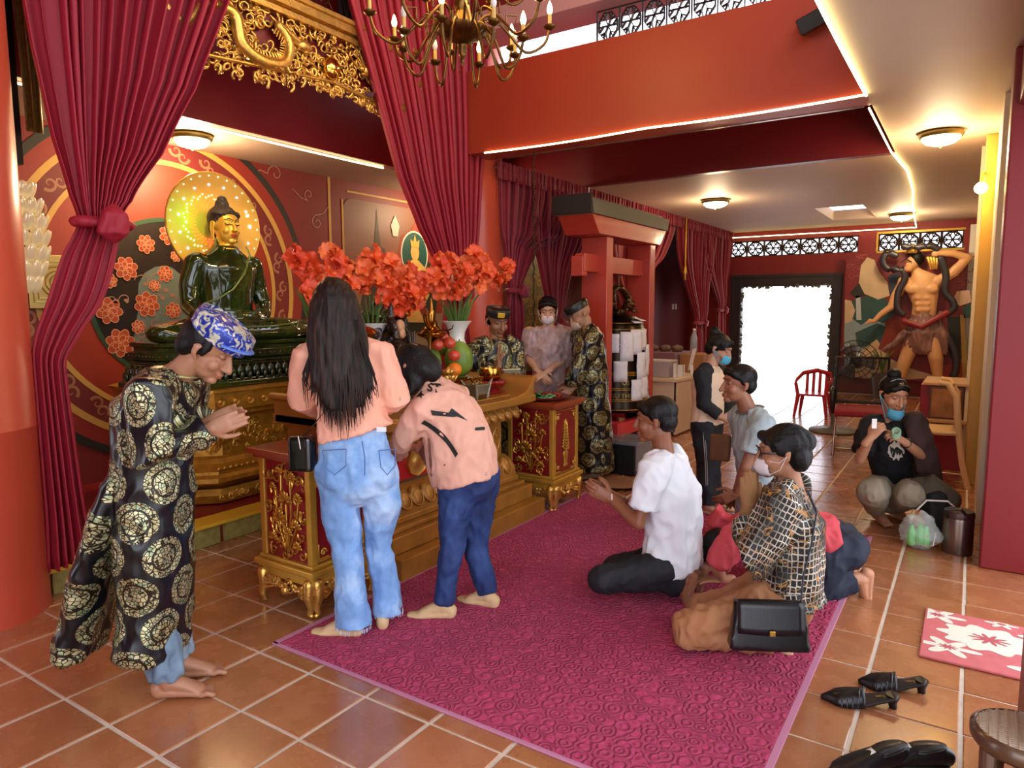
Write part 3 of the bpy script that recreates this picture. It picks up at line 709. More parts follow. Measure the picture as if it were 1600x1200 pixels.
# ================================================================== CHANDELIER
CC = at(722, 40, 4.0); CC = V((CC.x, CC.y, 0)); ZB = at(722, 101, 4.0).z
t = thing('chandelier', 'many armed antique brass chandelier with candle bulbs, cut off by the top of the photo', 'chandelier', (CC.x, CC.y, ZB))
ab = M('antique_brass', '#6e5128', .3, .9, var=.3, vs=20)
q = MB(); q.lathe([(.001, 0), (.008, .01), (.012, .03), (.006, .04), (.02, .055), (.026, .075), (.022, .1), (.03, .115), (.022, .13)], (CC.x, CC.y, ZB), 20); q.build('finial', ab, t, smooth=50)
q = MB(); q.lathe([(.03, .125), (.055, .14), (.1, .155), (.14, .18), (.15, .2), (.13, .205), (.1, .21), (.06, .24), (.035, .3)], (CC.x, CC.y, ZB), 64, flute=.03, nf=16); q.build('fluted_bowl', ab, t, smooth=50)
q = MB(); q.lathe([(.03, .28), (.05, .33), (.03, .4), (.02, .5), (.045, .56), (.02, .62), (.015, .9), (.03, .93), (.01, 1.0)], (CC.x, CC.y, ZB), 20)
q.tube([(CC.x, CC.y, ZB+1.0), (CC.x, CC.y, 4.7)], .01, 8); q.build('stem', ab, t, smooth=50)
bulb = M('candle_bulb', '#fff0cc', emis='#ffd48a', es=14); ivory = M('candle_sleeve', '#cfae5a', .5)
for tier, (n, R, z0, z1) in enumerate(((8, .52, .2, .25), (8, .36, .14, .12), (6, .4, .42, .5))):
    for k in range(n):
        a = 2*PI*k/n+tier*.35; d = V((math.cos(a), math.sin(a), 0)); u = V((0, 0, 1)); O = V((CC.x, CC.y, ZB))
        q = MB(); q.tube(crom([O+d*.08+u*(z0+.02), O+d*R*.3+u*(z0+.09), O+d*R*.52+u*(z0+.0), O+d*R*.72+u*(z1-.15), O+d*R*.93+u*(z1-.1), O+d*R+u*z1], 4), .0085, 7)
        q.tube([O+d*R*.5+u*(z0+.04), O+d*R*.5+u*(z0+.1), O+d*R*.62+u*(z0+.1), O+d*R*.6+u*(z0+.06)], [.007, .006, .005, .003], 6)
        arm = q.build('arm', ab, t, smooth=60)
        q = MB(); q.lathe([(.004, -.02), (.02, -.01), (.035, .0), (.038, .008), (.012, .01), (.014, .02), (.004, .02)], O+d*R+u*z1, 14); q.build('drip_pan', ab, arm, smooth=50)
        q = MB(); q.tube([O+d*R+u*(z1+.01), O+d*R+u*(z1+.075)], .011, 10, 'flat'); q.build('candle_tube', ivory, arm)
        lit = not (tier == 1 and k % 2)
        q = MB(); q.lathe([(.001, .07), (.012, .08), (.017, .1), (.012, .125), (.004, .145), (.001, .15)], O+d*R+u*z1, 12); q.build('bulb', bulb if lit else M('clear_bulb', '#d8d8d8', .1), arm, smooth=180)
light('lamp', 'POINT', (CC.x, CC.y, ZB+.7), 30, '#ffc878', .3)

# speaker + ceiling details
t = thing('loudspeaker', 'small black loudspeaker tilted out from the foot of the front beam', 'loudspeaker', (1.85, YB-.1, 3.25))
c = on(1275, 30, 1, YB-.06); R = Matrix.Rotation(-.35, 3, 'Y') @ Matrix.Rotation(.3, 3, 'X')
q = MB(); q.box(c, (.22, .1, .1), R); q.build('cabinet', black, t, bevel=.008)
q = MB(); q.box(c+V((0, -.045, -.02)), (.2, .02, .085), R); q.build('grille', M('speaker_grille', '#26262a', .7), t, bevel=.004)
q = MB(); q.tube([c+V((0, .05, .03)), (c.x, YB, c.z+.05)], .01, 6); q.build('bracket', black, t)
# ================================================================== SEATED STATUE, HALO, PEDESTAL
BX, BY = -1.86, 2.38
def octo(cx, cy, hx, hy, c): return [(cx+hx, cy-hy+c), (cx+hx, cy+hy-c), (cx+hx-c, cy+hy), (cx-hx+c, cy+hy), (cx-hx, cy+hy-c), (cx-hx, cy-hy+c), (cx-hx+c, cy-hy), (cx+hx-c, cy-hy)]
def octstack(mb, cx, cy, levels, c=.2):
    # levels: (z, hx, hy)
    vs = []; fs = []; m = len(levels)
    for z, hx, hy in levels: vs += [(x, y, z) for x, y in octo(cx, cy, hx, hy, c)]
    for i in range(m-1):
        for k in range(8): k2 = (k+1) % 8; fs.append((i*8+k, i*8+k2, (i+1)*8+k2, (i+1)*8+k))
    fs.append(tuple(range(8))[::-1]); fs.append(tuple((m-1)*8+k for k in range(8))); mb.add(vs, fs)
t = thing('statue_pedestal', 'gilded octagonal pedestal with carved bands under the green seated statue', 'pedestal', (BX-.05, 2.45, .14))
PX, PY = -1.93, 2.5
gp = M('pedestal_gold', '#b8842c', .38, .6, var=.3, vs=16, bump=.35, bs=45)
q = MB(); octstack(q, PX, PY, [(.14, .5, .74), (.2, .52, .76), (.24, .5, .74)]); q.build('foot', gp, t)
q = MB(); octstack(q, PX, PY, [(.24, .46, .70), (.3, .56, .80), (.33, .56, .80), (.35, .54, .78), (.37, .54, .78), (.41, .48, .72), (.44, .46, .7), (.45, .44, .68)]); q.build('lower_moulding', gp, t)
q = MB(); octstack(q, PX, PY, [(.45, .43, .67), (.72, .43, .67)]); q.build('waist', gp, t)
q = MB(); octstack(q, PX, PY, [(.72, .46, .7), (.74, .5, .74), (.76, .5, .74), (.78, .54, .78), (.9, .55, .79), (.905, .57, .81), (.925, .57, .81)]); q.build('upper_band', gp, t)
q = MB(); rn = random.Random(5)
for i in range(10): # rosettes
    y = 1.95+i*.115; q.lathe([(.032, 0), (.03, .012), (.018, .006), (.008, .016), (.001, .016)], (PX+.548, y, .84), 12, Matrix.Rotation(PI/2, 3, 'Y'))
for i in range(90):
    y = rn.uniform(1.93, 3.05); z = rn.uniform(.48, .69); p = spiral((y, z), rn.uniform(.02, .045), 1, rn.uniform(0, 6), 8, rn.choice((1, -1))); q.tube([(PX+.435, a, b_) for a, b_ in p], [.009]*9, 5)
for i in range(26):
    y = 1.92+i*.045; q.ell((PX+.545, y, .39), (.012, .018, .014), nu=8, nv=5)
for i in range(30):
    y = rn.uniform(1.95, 3.0); p = spiral((y, .19), rn.uniform(.02, .035), 1, rn.uniform(0, 6), 7, rn.choice((1, -1))); q.tube([(PX+.52, a, b_) for a, b_ in p], [.008]*8, 5)
stuff(q.build('carving', gp, t, smooth=60))
jade = NT('green_jade'); b = jade.b; v = jade.coord(); n = jade.noise(v, 3, 5, .6)
jade.l(jade.ramp(n, [(.3, hexc('#0f1a08')), (.55, hexc('#27370f')), (.8, hexc('#4c5a1c'))]), b.inputs['Base Color']); b.inputs['Roughness'].default_value = .12
b.inputs['Coat Weight'].default_value = .6; jade = jade.m
t = thing('seated_statue', 'seated meditating statue of polished green stone with a golden face', 'statue', (BX, BY, .93))
q = MB(); octstack(q, BX-.02, 2.42, [(.93, .42, .76), (.96, .42, .76), (.975, .4, .74), (.98, .4, .74)]); octstack(q, BX-.02, 2.42, [(1.07, .36, .7), (1.1, .35, .69), (1.11, .35, .69), (1.12, .37, .71), (1.17, .37, .71), (1.175, .34, .68), (1.2, .34, .68), (1.21, .36, .7), (1.235, .36, .7)]); octstack(q, BX-.02, 2.42, [(.97, .33, .67), (1.08, .33, .67)])
q.build('base_slab', jade, t, bevel=.004)
q = MB()
def octline(hx, hy, c=.2, cx=BX-.02, cy=2.42, step=.062):
    P = octo(cx, cy, hx, hy, c); out = []
    for k in range(8):
        a, b_ = V(P[k]+(0,)), V(P[(k+1) % 8]+(0,)); L = (b_-a).length; m = max(1, round(L/step)); nrm = (b_-a).cross(V((0, 0, 1))).normalized()
        for i in range(m): out.append((a.lerp(b_, (i+.5)/m), nrm, L/m))
    return out
for p, nn, L in octline(.37, .71): 
    q.ell(p+V((0, 0, 1.03)), (L*.5, .035, .05), Matrix((( -nn.y, nn.x, 0), (nn.x, nn.y, 0), (0, 0, 1))).transposed(), 10, 6)
    q.ell(p+V((0, 0, 1.0))+nn*.03, (L*.3, .02, .03), Matrix((( -nn.y, nn.x, 0), (nn.x, nn.y, 0), (0, 0, 1))).transposed(), 8, 5)
for p, nn, L in octline(.36, .7, step=.022): q.ell(p+V((0, 0, 1.095)), .007, nu=6, nv=4)
for p, nn, L in octline(.37, .71, step=.045): q.ell(p+V((0, 0, 1.145)), .009, nu=6, nv=4)
stuff(q.build('lotus_petals', jade, t, smooth=180))
def BP(f, l, z): return V((BX+f, BY+l, z))      # forward (+x), its left (+y), height
q = MB()
q.tube([BP(-.02, 0, 1.27), BP(-.03, 0, 1.45), BP(-.02, 0, 1.62), BP(-.01, 0, 1.76), BP(-.02, 0, 1.86), BP(-.02, 0, 1.94)], [(.26, .2), (.205, .15), (.22, .155), (.25, .15), (.17, .11), (.075, .07)], 20, lat=(0, 1, 0))
for s_ in (1, -1):
    q.ell(BP(-.02, .225*s_, 1.79), (.085, .085, .08)); q.tube([BP(-.02, .235*s_, 1.79), BP(-.035, .285*s_, 1.62), BP(.0, .315*s_, 1.48)], [.08, .073, .06], 14)
    q.tube([BP(-.05, .16*s_, 1.3), BP(.08, .42*s_, 1.31), BP(.13, .6*s_, 1.3)], [(.17, .1), (.15, .085), (.1, .07)], 14, lat=(0, 0, 1) if 0 else (1, 0, 0))
    q.ell(BP(.13, .62*s_, 1.3), (.1, .085, .065)); q.ell(BP(.08, .18*s_, 1.88-.03), (.01, .01, .01))
    q.tube([BP(.16, .6*s_, 1.285), BP(.25, .3*s_, 1.28), BP(.26, .0, 1.28)], [(.075, .055)]*3, 12, lat=(1, 0, 0))
q.tube([BP(.2, .35, 1.345), BP(.25, .1, 1.36), BP(.24, -.2, 1.37), BP(.2, -.38, 1.4)], [.045, .045, .04, .03], 12)      # folded shins and upturned foot
q.tube([BP(0, .315, 1.48), BP(.13, .22, 1.43), BP(.2, .08, 1.42)], [.06, .05, .035], 12); q.ell(BP(.22, .02, 1.42), (.05, .09, .025))
q.tube([BP(0, -.315, 1.48), BP(.14, -.35, 1.42), BP(.24, -.36, 1.4)], [.06, .05, .035], 12); q.ell(BP(.29, -.36, 1.36), (.025, .04, .07))
me = remesh(q, .012, 4); fold(me, .004, 6, 3, (1, 1, 1)); body = link('body', me, jade, t, smooth=180)
q = MB()      # robe edge over the left shoulder and belly folds
q.tube([BP(-.03, .2, 1.93), BP(.09, .14, 1.86), BP(.14, .05, 1.72), BP(.15, -.06, 1.6), BP(.13, -.18, 1.53), BP(.05, -.23, 1.5)], [.008]*6, 8)
q.tube([BP(.17, -.15, 1.38), BP(.2, 0, 1.39), BP(.17, .15, 1.38)], [.012]*3, 8)
for k in range(6): q.tube([BP(.14, .56-.02*k, 1.37-.006*k), BP(.24, .4-.05*k, 1.35-.003*k), BP(.3, .15-.05*k, 1.33)], [.006]*3, 6)
q.build('robe_edge', M('jade_edge', '#5d6b30', .15, coat=.5), body, smooth=180)
gs = M('gilt_skin', '#e0ab3a', .3, .45)
q = MB(); HZ = 2.06; HX = -.0
q.ell(BP(HX, 0, HZ+.03), (.105, .092, .115), nu=24, nv=18); q.ell(BP(HX+.035, 0, HZ-.035), (.075, .075, .1), nu=20, nv=14); q.ell(BP(HX+.075, 0, HZ-.105), (.028, .032, .024))
q.tube([BP(-.015, 0, HZ-.17), BP(0, 0, HZ-.06)], [.075, .06], 16)
for k, z in enumerate((-.16, -.135)): q.tube([BP(.005+.066*math.cos(a), .066*math.sin(a), HZ+z) for a in [i*PI/8 for i in range(17)]], .008, 6)
q.tube([BP(HX+.1, 0, HZ+.03), BP(HX+.128, 0, HZ-.028)], [.007, .014], 10)
for s_ in (1, -1):
    q.ell(BP(HX+.118, .013*s_, HZ-.032), (.012, .009, .008)); q.ell(BP(HX+.07, .04*s_, HZ-.03), (.035, .03, .035)); q.ell(BP(HX+.093, .038*s_, HZ+.017), (.014, .022, .011))
    q.tube([BP(HX+.108, .008*s_, HZ+.036), BP(HX+.1, .035*s_, HZ+.048), BP(HX+.078, .062*s_, HZ+.036)], .005, 6)
    q.tube([BP(-.005, .096*s_, HZ+.035), BP(-.01, .1*s_, HZ-.02), BP(0, .098*s_, HZ-.1)], [(.025, .009), (.022, .009), (.013, .008)], 10, lat=(1, 0, 0))
me = remesh(q, .0045, 2); link('head', me, gs, t, smooth=180)
q = MB()
q.ell(BP(HX+.106, 0, HZ-.06), (.012, .024, .007)); q.ell(BP(HX+.104, 0, HZ-.07), (.012, .019, .007)); q.build('lips', M('statue_lips', '#b33a28', .4), t, smooth=180)
for s_ in (1, -1):
    q = MB(); q.tube([BP(HX+.108, .016*s_, HZ+.014), BP(HX+.109, .038*s_, HZ+.008), BP(HX+.096, .06*s_, HZ+.016)], .0028, 6); q.tube([BP(HX+.115, .008*s_, HZ+.042), BP(HX+.107, .035*s_, HZ+.055), BP(HX+.085, .062*s_, HZ+.043)], .0025, 6); q.build('painted_eye', M('statue_dark', '#2a1c14', .4), t, smooth=180)
q = MB(); hd_ = M('statue_hair', '#2b1d16', .55, bump=.6, bs=90)
q.ell(BP(-.022, 0, HZ+.06), (.108, .108, .105), nu=20, nv=14); q.ell(BP(-.02, 0, HZ+.17), (.05, .05, .035)); q.ell(BP(-.02, 0, HZ+.2), (.036, .036, .03))
q.tube([BP(.07*math.cos(a)+.005, .097*math.sin(a), HZ+.1-.012*abs(math.sin(a))) for a in [i*PI/8-PI/2 for i in range(9)]], .022, 8); q.ell(BP(-.07, 0, HZ-.01), (.05, .085, .07))
me = remesh(q, .008, 1); fold(me, .004, 40, 3, (1, 1, 1)); link('curled_hair', me, hd_, t, smooth=180)
# halo with led points
t = thing('halo', 'round amber halo disc dotted with tiny coloured lights behind the statue head', 'halo', (BX-.2, 2.44, 2.1))
HC = V((BX-.2, 2.43, 2.09)); RH = .39
hm = NT('halo_amber'); b = hm.b; v = hm.coord('Object'); n = hm.noise(v, 4, 3); sx = hm.new('ShaderNodeSeparateXYZ'); hm.l(v, sx.inputs[0])
vd = hm.new('ShaderNodeVectorMath', operation='DISTANCE'); hm.l(v, vd.inputs[0]); vd.inputs[1].default_value = tuple(HC+V((.02, -.24, .02)))
gr = hm.ramp(vd.outputs['Value'], [(.0, hexc('#7ee01c')), (.12, hexc('#8fb52a')), (.26, hexc('#c98a26')), (1, hexc('#c98a26'))])
ray = hm.mix(hm.math('MULTIPLY', n, .5), gr, hexc('#f3c95a')); hm.l(ray, b.inputs['Base Color']); hm.l(ray, b.inputs['Emission Color']); b.inputs['Emission Strength'].default_value = .12; b.inputs['Roughness'].default_value = .3
q = MB(); q.lathe([(.001, 0), (RH-.01, 0), (RH, .008), (RH-.002, .018), (RH-.012, .018), (.001, .012)], HC, 64, Matrix.Rotation(PI/2, 3, 'Y')); q.build('disc', hm.m, t, smooth=30)
q = MB(); q.tube([HC+V((.01, RH*math.cos(a), RH*math.sin(a))) for a in [i*2*PI/64 for i in range(65)]], .008, 6); q.build('rim', gold, t, smooth=60)
q = MB(); q.bb((HC.x-.03, HC.y-.03, 1.3), (HC.x-.01, HC.y+.03, 1.8)); q.build('post', brass, t)
leds = {'led_violet': ('#c79aff', 6), 'led_white': ('#fff6e0', 6), 'led_red': ('#ff4a1c', 5), 'led_cyan': ('#9ff3ff', 6)}
hd2 = V((HC.x+.02, BY, 2.1))
for nm, (c_, e_) in leds.items():
    q = MB(); k = list(leds).index(nm)
    if k == 0: L = [(.3, a, .0085) for a in range(10, 350, 24)]
    elif k == 1: L = [(.365, a, .004) for a in range(0, 360, 12)]+[(.19+.012*(a % 3), a*1., .004) for a in range(0, 360, 7)]
    elif k == 2: L = [(.12+.02*j, a+j*4, .0045) for j in range(3) for a in range(0, 360, 12)]
    else: L = [(.3, 160, .011), (.3, 176, .011)]
    for r_, a, rr_ in L:
        a = math.radians(a); cc = hd2 if r_ < .25 else HC+V((.02, 0, 0)); q.ell(cc+V((.0, -r_*math.cos(a), r_*math.sin(a))), rr_, nu=6, nv=4)
    stuff(q.build('light_points', M(nm, c_, emis=c_, es=e_), t))
light('lamp', 'SPOT', (-1.1, 1.9, 2.75), 34, '#ffe2a0', .08, rot=(V((BX, BY, 1.9))-V((-1.1, 1.9, 2.75))).to_track_quat('-Z', 'Y').to_euler(), spot=.8)  # bare spot aimed at the statue, no fixture built

# ================================================================== ALTAR TABLE
AY0, AY1 = 1.55, 3.36
t = thing('altar_table', 'long carved gilt wood altar table with scrolled ends and stepped base', 'altar', (-.2, 2.45, 0))
wg = M('altar_gilt_wood', '#a9742f', .38, .35, var=.22, vs=8, bump=.15, bs=40)
q = MB(); q.bb((-.65, 1.84, 0), (.32, AY1-.02, .12)); q.build('plinth', wg, t, bevel=.008)
q = MB(); q.bb((-.62, 1.86, .12), (.24, AY1-.06, .22)); q.bb((-.6, 1.87, .22), (.2, AY1-.1, .25)); q.bb((-.58, 1.88, .25), (.16, AY1-.12, .29)); q.build('step', wg, t, bevel=.008)
q = MB()
P = []
for k in range(9): a = k/8*PI/2; P.append((.02+.13*math.cos(a), .29+.14*math.sin(a)))
vs = [(x, y, z) for y in (1.9, AY1-.14) for x, z in P+[(-.55, .43), (-.55, .29)]]; m = len(P)+2
q.add(vs, [tuple(range(m)), tuple(range(m, 2*m))[::-1]]+[(i, (i+1) % m+0, m+(i+1) % m, m+i) for i in range(m)]); q.build('lower_cushion_moulding', wg, t, smooth=50)
petm = None
def petal_mesh(sc=1.):
    mb = MB(); mb.ell((0, 0, 0), (.028, .048, .062), nu=14, nv=8)
    mb.tube([(.018+.003*i/14, p[0], p[1]) for i, p in enumerate(spiral((0, 0), .034, 1.6, 0, 14))], [.007]*15, 6)
    mb.tube([(.016, .046*math.cos(a), .058*math.sin(a)) for a in [PI*(.9+1.2*i/10) for i in range(11)]], .006, 6)
    me = mb.mesh('lotus_petal'); me.materials.append(wg); me.polygons.foreach_set('use_smooth', [True]*len(me.polygons)); return me
pm = petal_mesh()
def place(me, name, loc, rot, parent, sc=1):
    o = bpy.data.objects.new(name, me); COL.objects.link(o); o.parent = parent; o.matrix_parent_inverse = parent.matrix_world.inverted()
    o.location = loc; o.rotation_euler = rot; o.scale = (sc,)*3 if isinstance(sc, (int, float)) else sc; return o
y = 1.97
while y < AY1-.18: place(pm, 'lotus_petal', (.12, y, .37), (0, -.45, 0), t, 1.05); y += .105
q = MB(); q.bb((-.5, 1.9, .43), (.02, AY1-.18, .66)); q.build('waist', M('altar_dark', '#5e3a1a', .5, .1), t)
q = MB(); q.bb((.02, 2.06, .45), (.025, 2.62, .64)); q.bb((.02, 2.78, .45), (.025, 3.06, .64)); q.build('red_panel', M('altar_red', '#b0161c', .4), t)
for yy in (1.98, 2.7, 3.12):
    q = MB(); q.bb((.0, yy-.07, .43), (.045, yy+.07, .66))
    q.tube([(.048, yy+.04*math.cos(a), .545+.08*math.sin(a)) for a in [i*PI/8 for i in range(17)]], .007, 6)
    for zz in (.5, .58): q.tube([(.046, yy+p[0], zz+p[1]) for p in spiral((0, 0), .03, 1.3, 0, 12)], .006, 6)
    q.build('carved_post', wg, t, smooth=40)
q = MB(); q.lathe([(.001, .02), (.03, .02), (.05, .01), (.085, .02), (.09, .0)], (.025, 2.3, .545), 24, Matrix.Rotation(PI/2, 3, 'Y'), flute=.04, nf=8); q.build('gold_rosette', gold, t, smooth=60)
q = MB(); P = []
for k in range(9): a = k/8*PI/2; P.append((.17-.12*math.cos(a)*1.0, .66+.13*math.sin(a)))
P = [(.05, .66)]+[(.05+.13*(1-math.cos(k/8*PI/2)), .66+.13*math.sin(k/8*PI/2)) for k in range(9)]
vs = [(x, y, z) for y in (1.84, AY1-.08) for x, z in P+[(-.56, .79), (-.56, .66)]]; m = len(P)+2
q.add(vs, [tuple(range(m)), tuple(range(m, 2*m))[::-1]]+[(i, (i+1) % m, m+(i+1) % m, m+i) for i in range(m)]); q.build('upper_moulding', wg, t, smooth=50)
y = 1.9
while y < AY1-.1: place(pm, 'lotus_petal', (.115, y, .735), (PI, -.65, 0), t, .92); y += .09
q = MB(); q.bb((-.6, 1.8, .79), (.2, AY1+.02, .8)); q.bb((-.62, 1.78, .8), (.22, AY1+.02, .85)); q.bb((-.58, AY1-.6, .85), (.12, AY1-.1, .86)); q.build('table_top', wg, t, bevel=.006)
for yy, s_ in ((AY1+.02, 1), (1.78, -1)):
    q = MB(); prof = [(-.34, .85), (-.2, .855), (-.11, .87), (-.06, .895), (-.03, .93), (-.005, .965), (.02, .98), (.045, .97), (.05, .95), (.035, .94), (.022, .945), (.01, .925), (.005, .89), (.0, .85), (.0, .8), (-.34, .8)]
    q.prism([(s_*a, b_) for a, b_ in prof], (-.6, yy, 0), (0, 1, 0), (0, 0, 1), .8)
    q.build('scrolled_end', wg, t, bevel=.004)

# ================================================================== TALL SQUARE SIDE PEDESTALS
redl = M('red_lacquer', '#7a1218', .22, coat=.6); gl = M('carved_gilt', '#c08a34', .3, .75, var=.2, vs=20)
def side_stand(x0, y0, x1, y1, h, lab, emblem, grp='red and gold offering stands'):
    t = thing('offering_stand', lab, 'stand', ((x0+x1)/2, (y0+y1)/2, 0), grp)
    q = MB(); q.bb((x0+.01, y0+.01, .24), (x1-.01, y1-.01, h-.05)); q.build('body', redl, t, bevel=.003)
    for x in (x0, x1-.035):
        for y in (y0, y1-.035): q = MB(); q.bb((x, y, .22), (x+.035, y+.035, h-.04)); q.build('corner_post', goldp, t, bevel=.004)
    q = MB(); q.bb((x0-.02, y0-.02, h-.05), (x1+.02, y1+.02, h-.03)); q.bb((x0-.04, y0-.04, h-.03), (x1+.04, y1+.04, h)); q.build('top_board', M('stand_top', '#8e3a1c', .3, .1, coat=.4), t, bevel=.004)
    q = MB(); q.bb((x0-.03, y0-.03, .2), (x1+.03, y1+.03, .23)); q.bb((x0-.01, y0-.01, .23), (x1+.01, y1+.01, .25)); q.bb((x0-.015, y0-.015, .15), (x1+.015, y1+.015, .2)); q.build('base_moulding', goldp, t, bevel=.006)
    q = MB(); rn = random.Random(int(y0*10))
    for (ax, c0, c1, cc) in (('y', x0, x1, y0-.012), ('x', y0, y1, x1+.012)):
        def pt(u, z, k=0): return (c0+(c1-c0)*u, cc-k, z) if ax == 'y' else (cc+k, c0+(c1-c0)*u, z)
        for u in (.04, .96):
            s_ = 1 if u < .5 else -1
            q.tube([pt(u, .16), pt(u+.02*s_, .1), pt(u-.03*s_, .05), pt(u+.01*s_, .015), pt(u-.03*s_, .01)], [.03, .026, .018, .016, .012], 8)
            for k in range(3): q.tube([pt(u, .15), pt(u+.1*s_, .13-.02*k, .01), pt(u+.2*s_, .13-.015*k)], [.014, .012, .008], 6)
        for k in range(18):
            u = rn.uniform(.15, .85); z = .15-.05*(1-abs(u-.5)*2)*rn.random(); p = spiral((u, z), .06, 1, rn.uniform(0, 6), 7, rn.choice((1, -1))); q.tube([pt(a, z+(b_-z)*.35, .008) for a, b_ in p], [.008]*8, 5)
        q.ell(pt(.5, .1), .025)
    stuff(q.build('carved_feet', gold, t, smooth=60))
    # lotus relief on the face towards the camera
    q = MB()
    def lp(u, z, k=.0): return V((x0+u*(x1-x0), y0+.008-k, z))
    for u, z0, z1, b_ in ((.5, .27, .52, 0), (.42, .27, .66, -.1), (.6, .27, .68, .1), (.3, .27, .6, -.15), (.75, .27, .55, .12)): q.tube([lp(.5, z0), lp((u+.5)/2+b_*.5, (z0+z1)/2), lp(u, z1)], .006, 6)
    for u, z, r in ((.5, .54, .05), (.38, .44, .055), (.66, .66, .032), (.4, .68, .028), (.28, .6, .026), (.76, .56, .035), (.7, .42, .04), (.25, .34, .035), (.72, .32, .035), (.55, .38, .035)):
        for k in range(7):
            a = PI*(k/6); q.ell(lp(u, z, .008)+V((math.cos(a)*r*.6, -.004*math.sin(k), math.sin(a)*r*.6)), (r*.52, .008, r*.24), Matrix.Rotation(-a, 3, 'Y'), 8, 5)
    for k in range(44):
        u, z = rn.uniform(.14, .86), rn.uniform(.27, .7); p = spiral((0, 0), .03, .9, rn.uniform(0, 6), 8, rn.choice((1, -1))); q.tube([lp(u, z, .004)+V((a, 0, b_)) for a, b_ in p], [.006-.0004*i for i in range(9)], 5)
    stuff(q.build('lotus_relief', gl, t, smooth=60))
    q = MB()
    def rp(v_, z, k=0.): return V((x1-.006+k, y0+(y1-y0)*v_, z))
    for v0, z0, sv, sz in ((.12, .27, 1, 1), (.88, .27, -1, 1), (.12, h-.09, 1, -1), (.88, h-.09, -1, -1)):
        q.tube([rp(v0+.16*sv, z0), rp(v0, z0), rp(v0, z0+.07*sz)], .005, 6)
        p = spiral((0, 0), .02, 1.1, 0, 9); q.tube([rp(v0+.07*sv, z0+.03*sz, .003)+V((0, a, b_)) for a, b_ in p], .005, 5)
    q.tube([rp(.1, .26), rp(.9, .26), rp(.9, h-.07), rp(.1, h-.07), rp(.1, .26)], .004, 5)
    if emblem:
        q.lathe([(.03, 0), (.022, .03), (.03, .07), (.034, .1), (.02, .115)], rp(.5, .3), 12, sx=.3)
        for k in range(9):
            z = .42+.022*k; w_ = .045*(1-k/11)
            for s_ in (1, -1): q.tube([rp(.5, z), rp(.5, z+.01, .008)+V((0, s_*w_*.6, 0)), rp(.5, z+.03)+V((0, s_*w_, 0)), rp(.5, z+.035)+V((0, s_*w_*.5, .01))], [.008, .008, .006, .003], 5)
        q.ell(rp(.5, .62), (.006, .008, .03))
    stuff(q.build('gilt_ornament', goldp, t, smooth=60))
    return t
side_stand(-.12, 1.3, .25, 1.68, .787, 'red and gold offering stand at the left end of the altar, behind pale jeans', True)
side_stand(-.05, 3.42, .34, 3.8, .787, 'red and gold offering stand at the right end of the altar, with a vase emblem', True)

# ================================================================== THINGS ON THE ALTAR
ZT = .852
def lat_thing(name, lab, cat, loc, prof, mat, grp=None, n=28, part='vessel', **k):
    t = thing(name, lab, cat, loc, grp); q = MB(); q.lathe([(r, z+loc[2]) for r, z in prof], (loc[0], loc[1], 0), n, **k); q.build(part, mat, t, smooth=50); return t
bz = M('polished_brass', '#b8863a', .16, 1.)
p = at(612, 560, 4.3); p = V((-.28, 2.12, ZT))
t = thing('incense_burner', 'big lidded brass incense burner behind the long haired woman', 'incense burner', p)
q = MB(); q.lathe([(.1, 0), (.11, .02), (.07, .05), (.06, .08), (.13, .13), (.16, .19), (.17, .24), (.155, .28), (.175, .3), (.175, .315)], p, 32); q.build('bowl', bz, t, smooth=50)
q = MB(); q.lathe([(.165, .315), (.13, .34), (.11, .36), (.115, .375), (.105, .39), (.105, .44), (.14, .455), (.145, .465), (.12, .49), (.06, .51), (.02, .52)], p, 32); q.build('lid', bz, t, smooth=50)
q = MB(); q.ell(p+V((0, 0, .56)), (.05, .05, .04)); q.ell(p+V((.03, -.01, .6)), .028); q.tube([p+V((.03, 0, .55)), p+V((.05, .03, .6)), p+V((.02, .05, .62))], [.015, .012, .006], 6); q.tube([p+V((-.02, 0, .55)), p+V((-.05, .01, .6)), p+V((-.06, .03, .58))], [.02, .016, .006], 6); me = remesh(q, .006, 1); link('lion_finial', me, M('dark_bronze'), t, smooth=180)
for s_ in (1, -1): q = MB(); q.tube([p+V((0, .165*s_, .28)), p+V((0, .22*s_, .3)), p+V((0, .22*s_, .38)), p+V((0, .18*s_, .37))], [.014, .014, .012, .01], 8); q.build('handle', bz, t, smooth=180)
# carved old sage
p = V((-.42, 2.6, ZT)); t = thing('carved_sage', 'dark carved wooden figure of a bald sage with a pale polished forehead', 'figurine', p)
cw = M('dark_rootwood', '#2e1c12', .35, var=.4, vs=20, coat=.3)
q = MB(); q.tube([p, p+V((0, 0, .15)), p+V((0, .01, .32)), p+V((0, 0, .42))], [(.14, .12), (.13, .1), (.1, .08), (.05, .05)], 14); q.ell(p+V((.03, 0, .48)), (.055, .05, .07))
for k in range(16):
    a = rn.uniform(0, 6.28); z = rn.uniform(.05, .5); d = V((math.cos(a), math.sin(a), 0)); q.tube([p+d*.08+V((0, 0, z)), p+d*.15+V((0, 0, z+.08)), p+d*.12+V((0, 0, z+.16))], [.03, .025, .012], 7)
q.tube([p+V((-.03, -.05, .5)), p+V((-.04, -.12, .55)), p+V((-.02, -.14, .48)), p+V((0, -.1, .4))], [.035, .03, .028, .02], 8)
me = remesh(q, .01, 1); fold(me, .012, 22, 5, (1, 1, 1)); link('body', me, cw, t, smooth=180)
q = MB(); q.ell(p+V((.075, -.005, .49)), (.028, .036, .048)); q.ell(p+V((.085, 0, .44)), (.02, .03, .03)); q.ell(p+V((.1, 0, .46)), (.012, .01, .012)); me = remesh(q, .006, 1); link('pale_face', me, M('pale_wood', '#c98f63', .35), t, smooth=180)
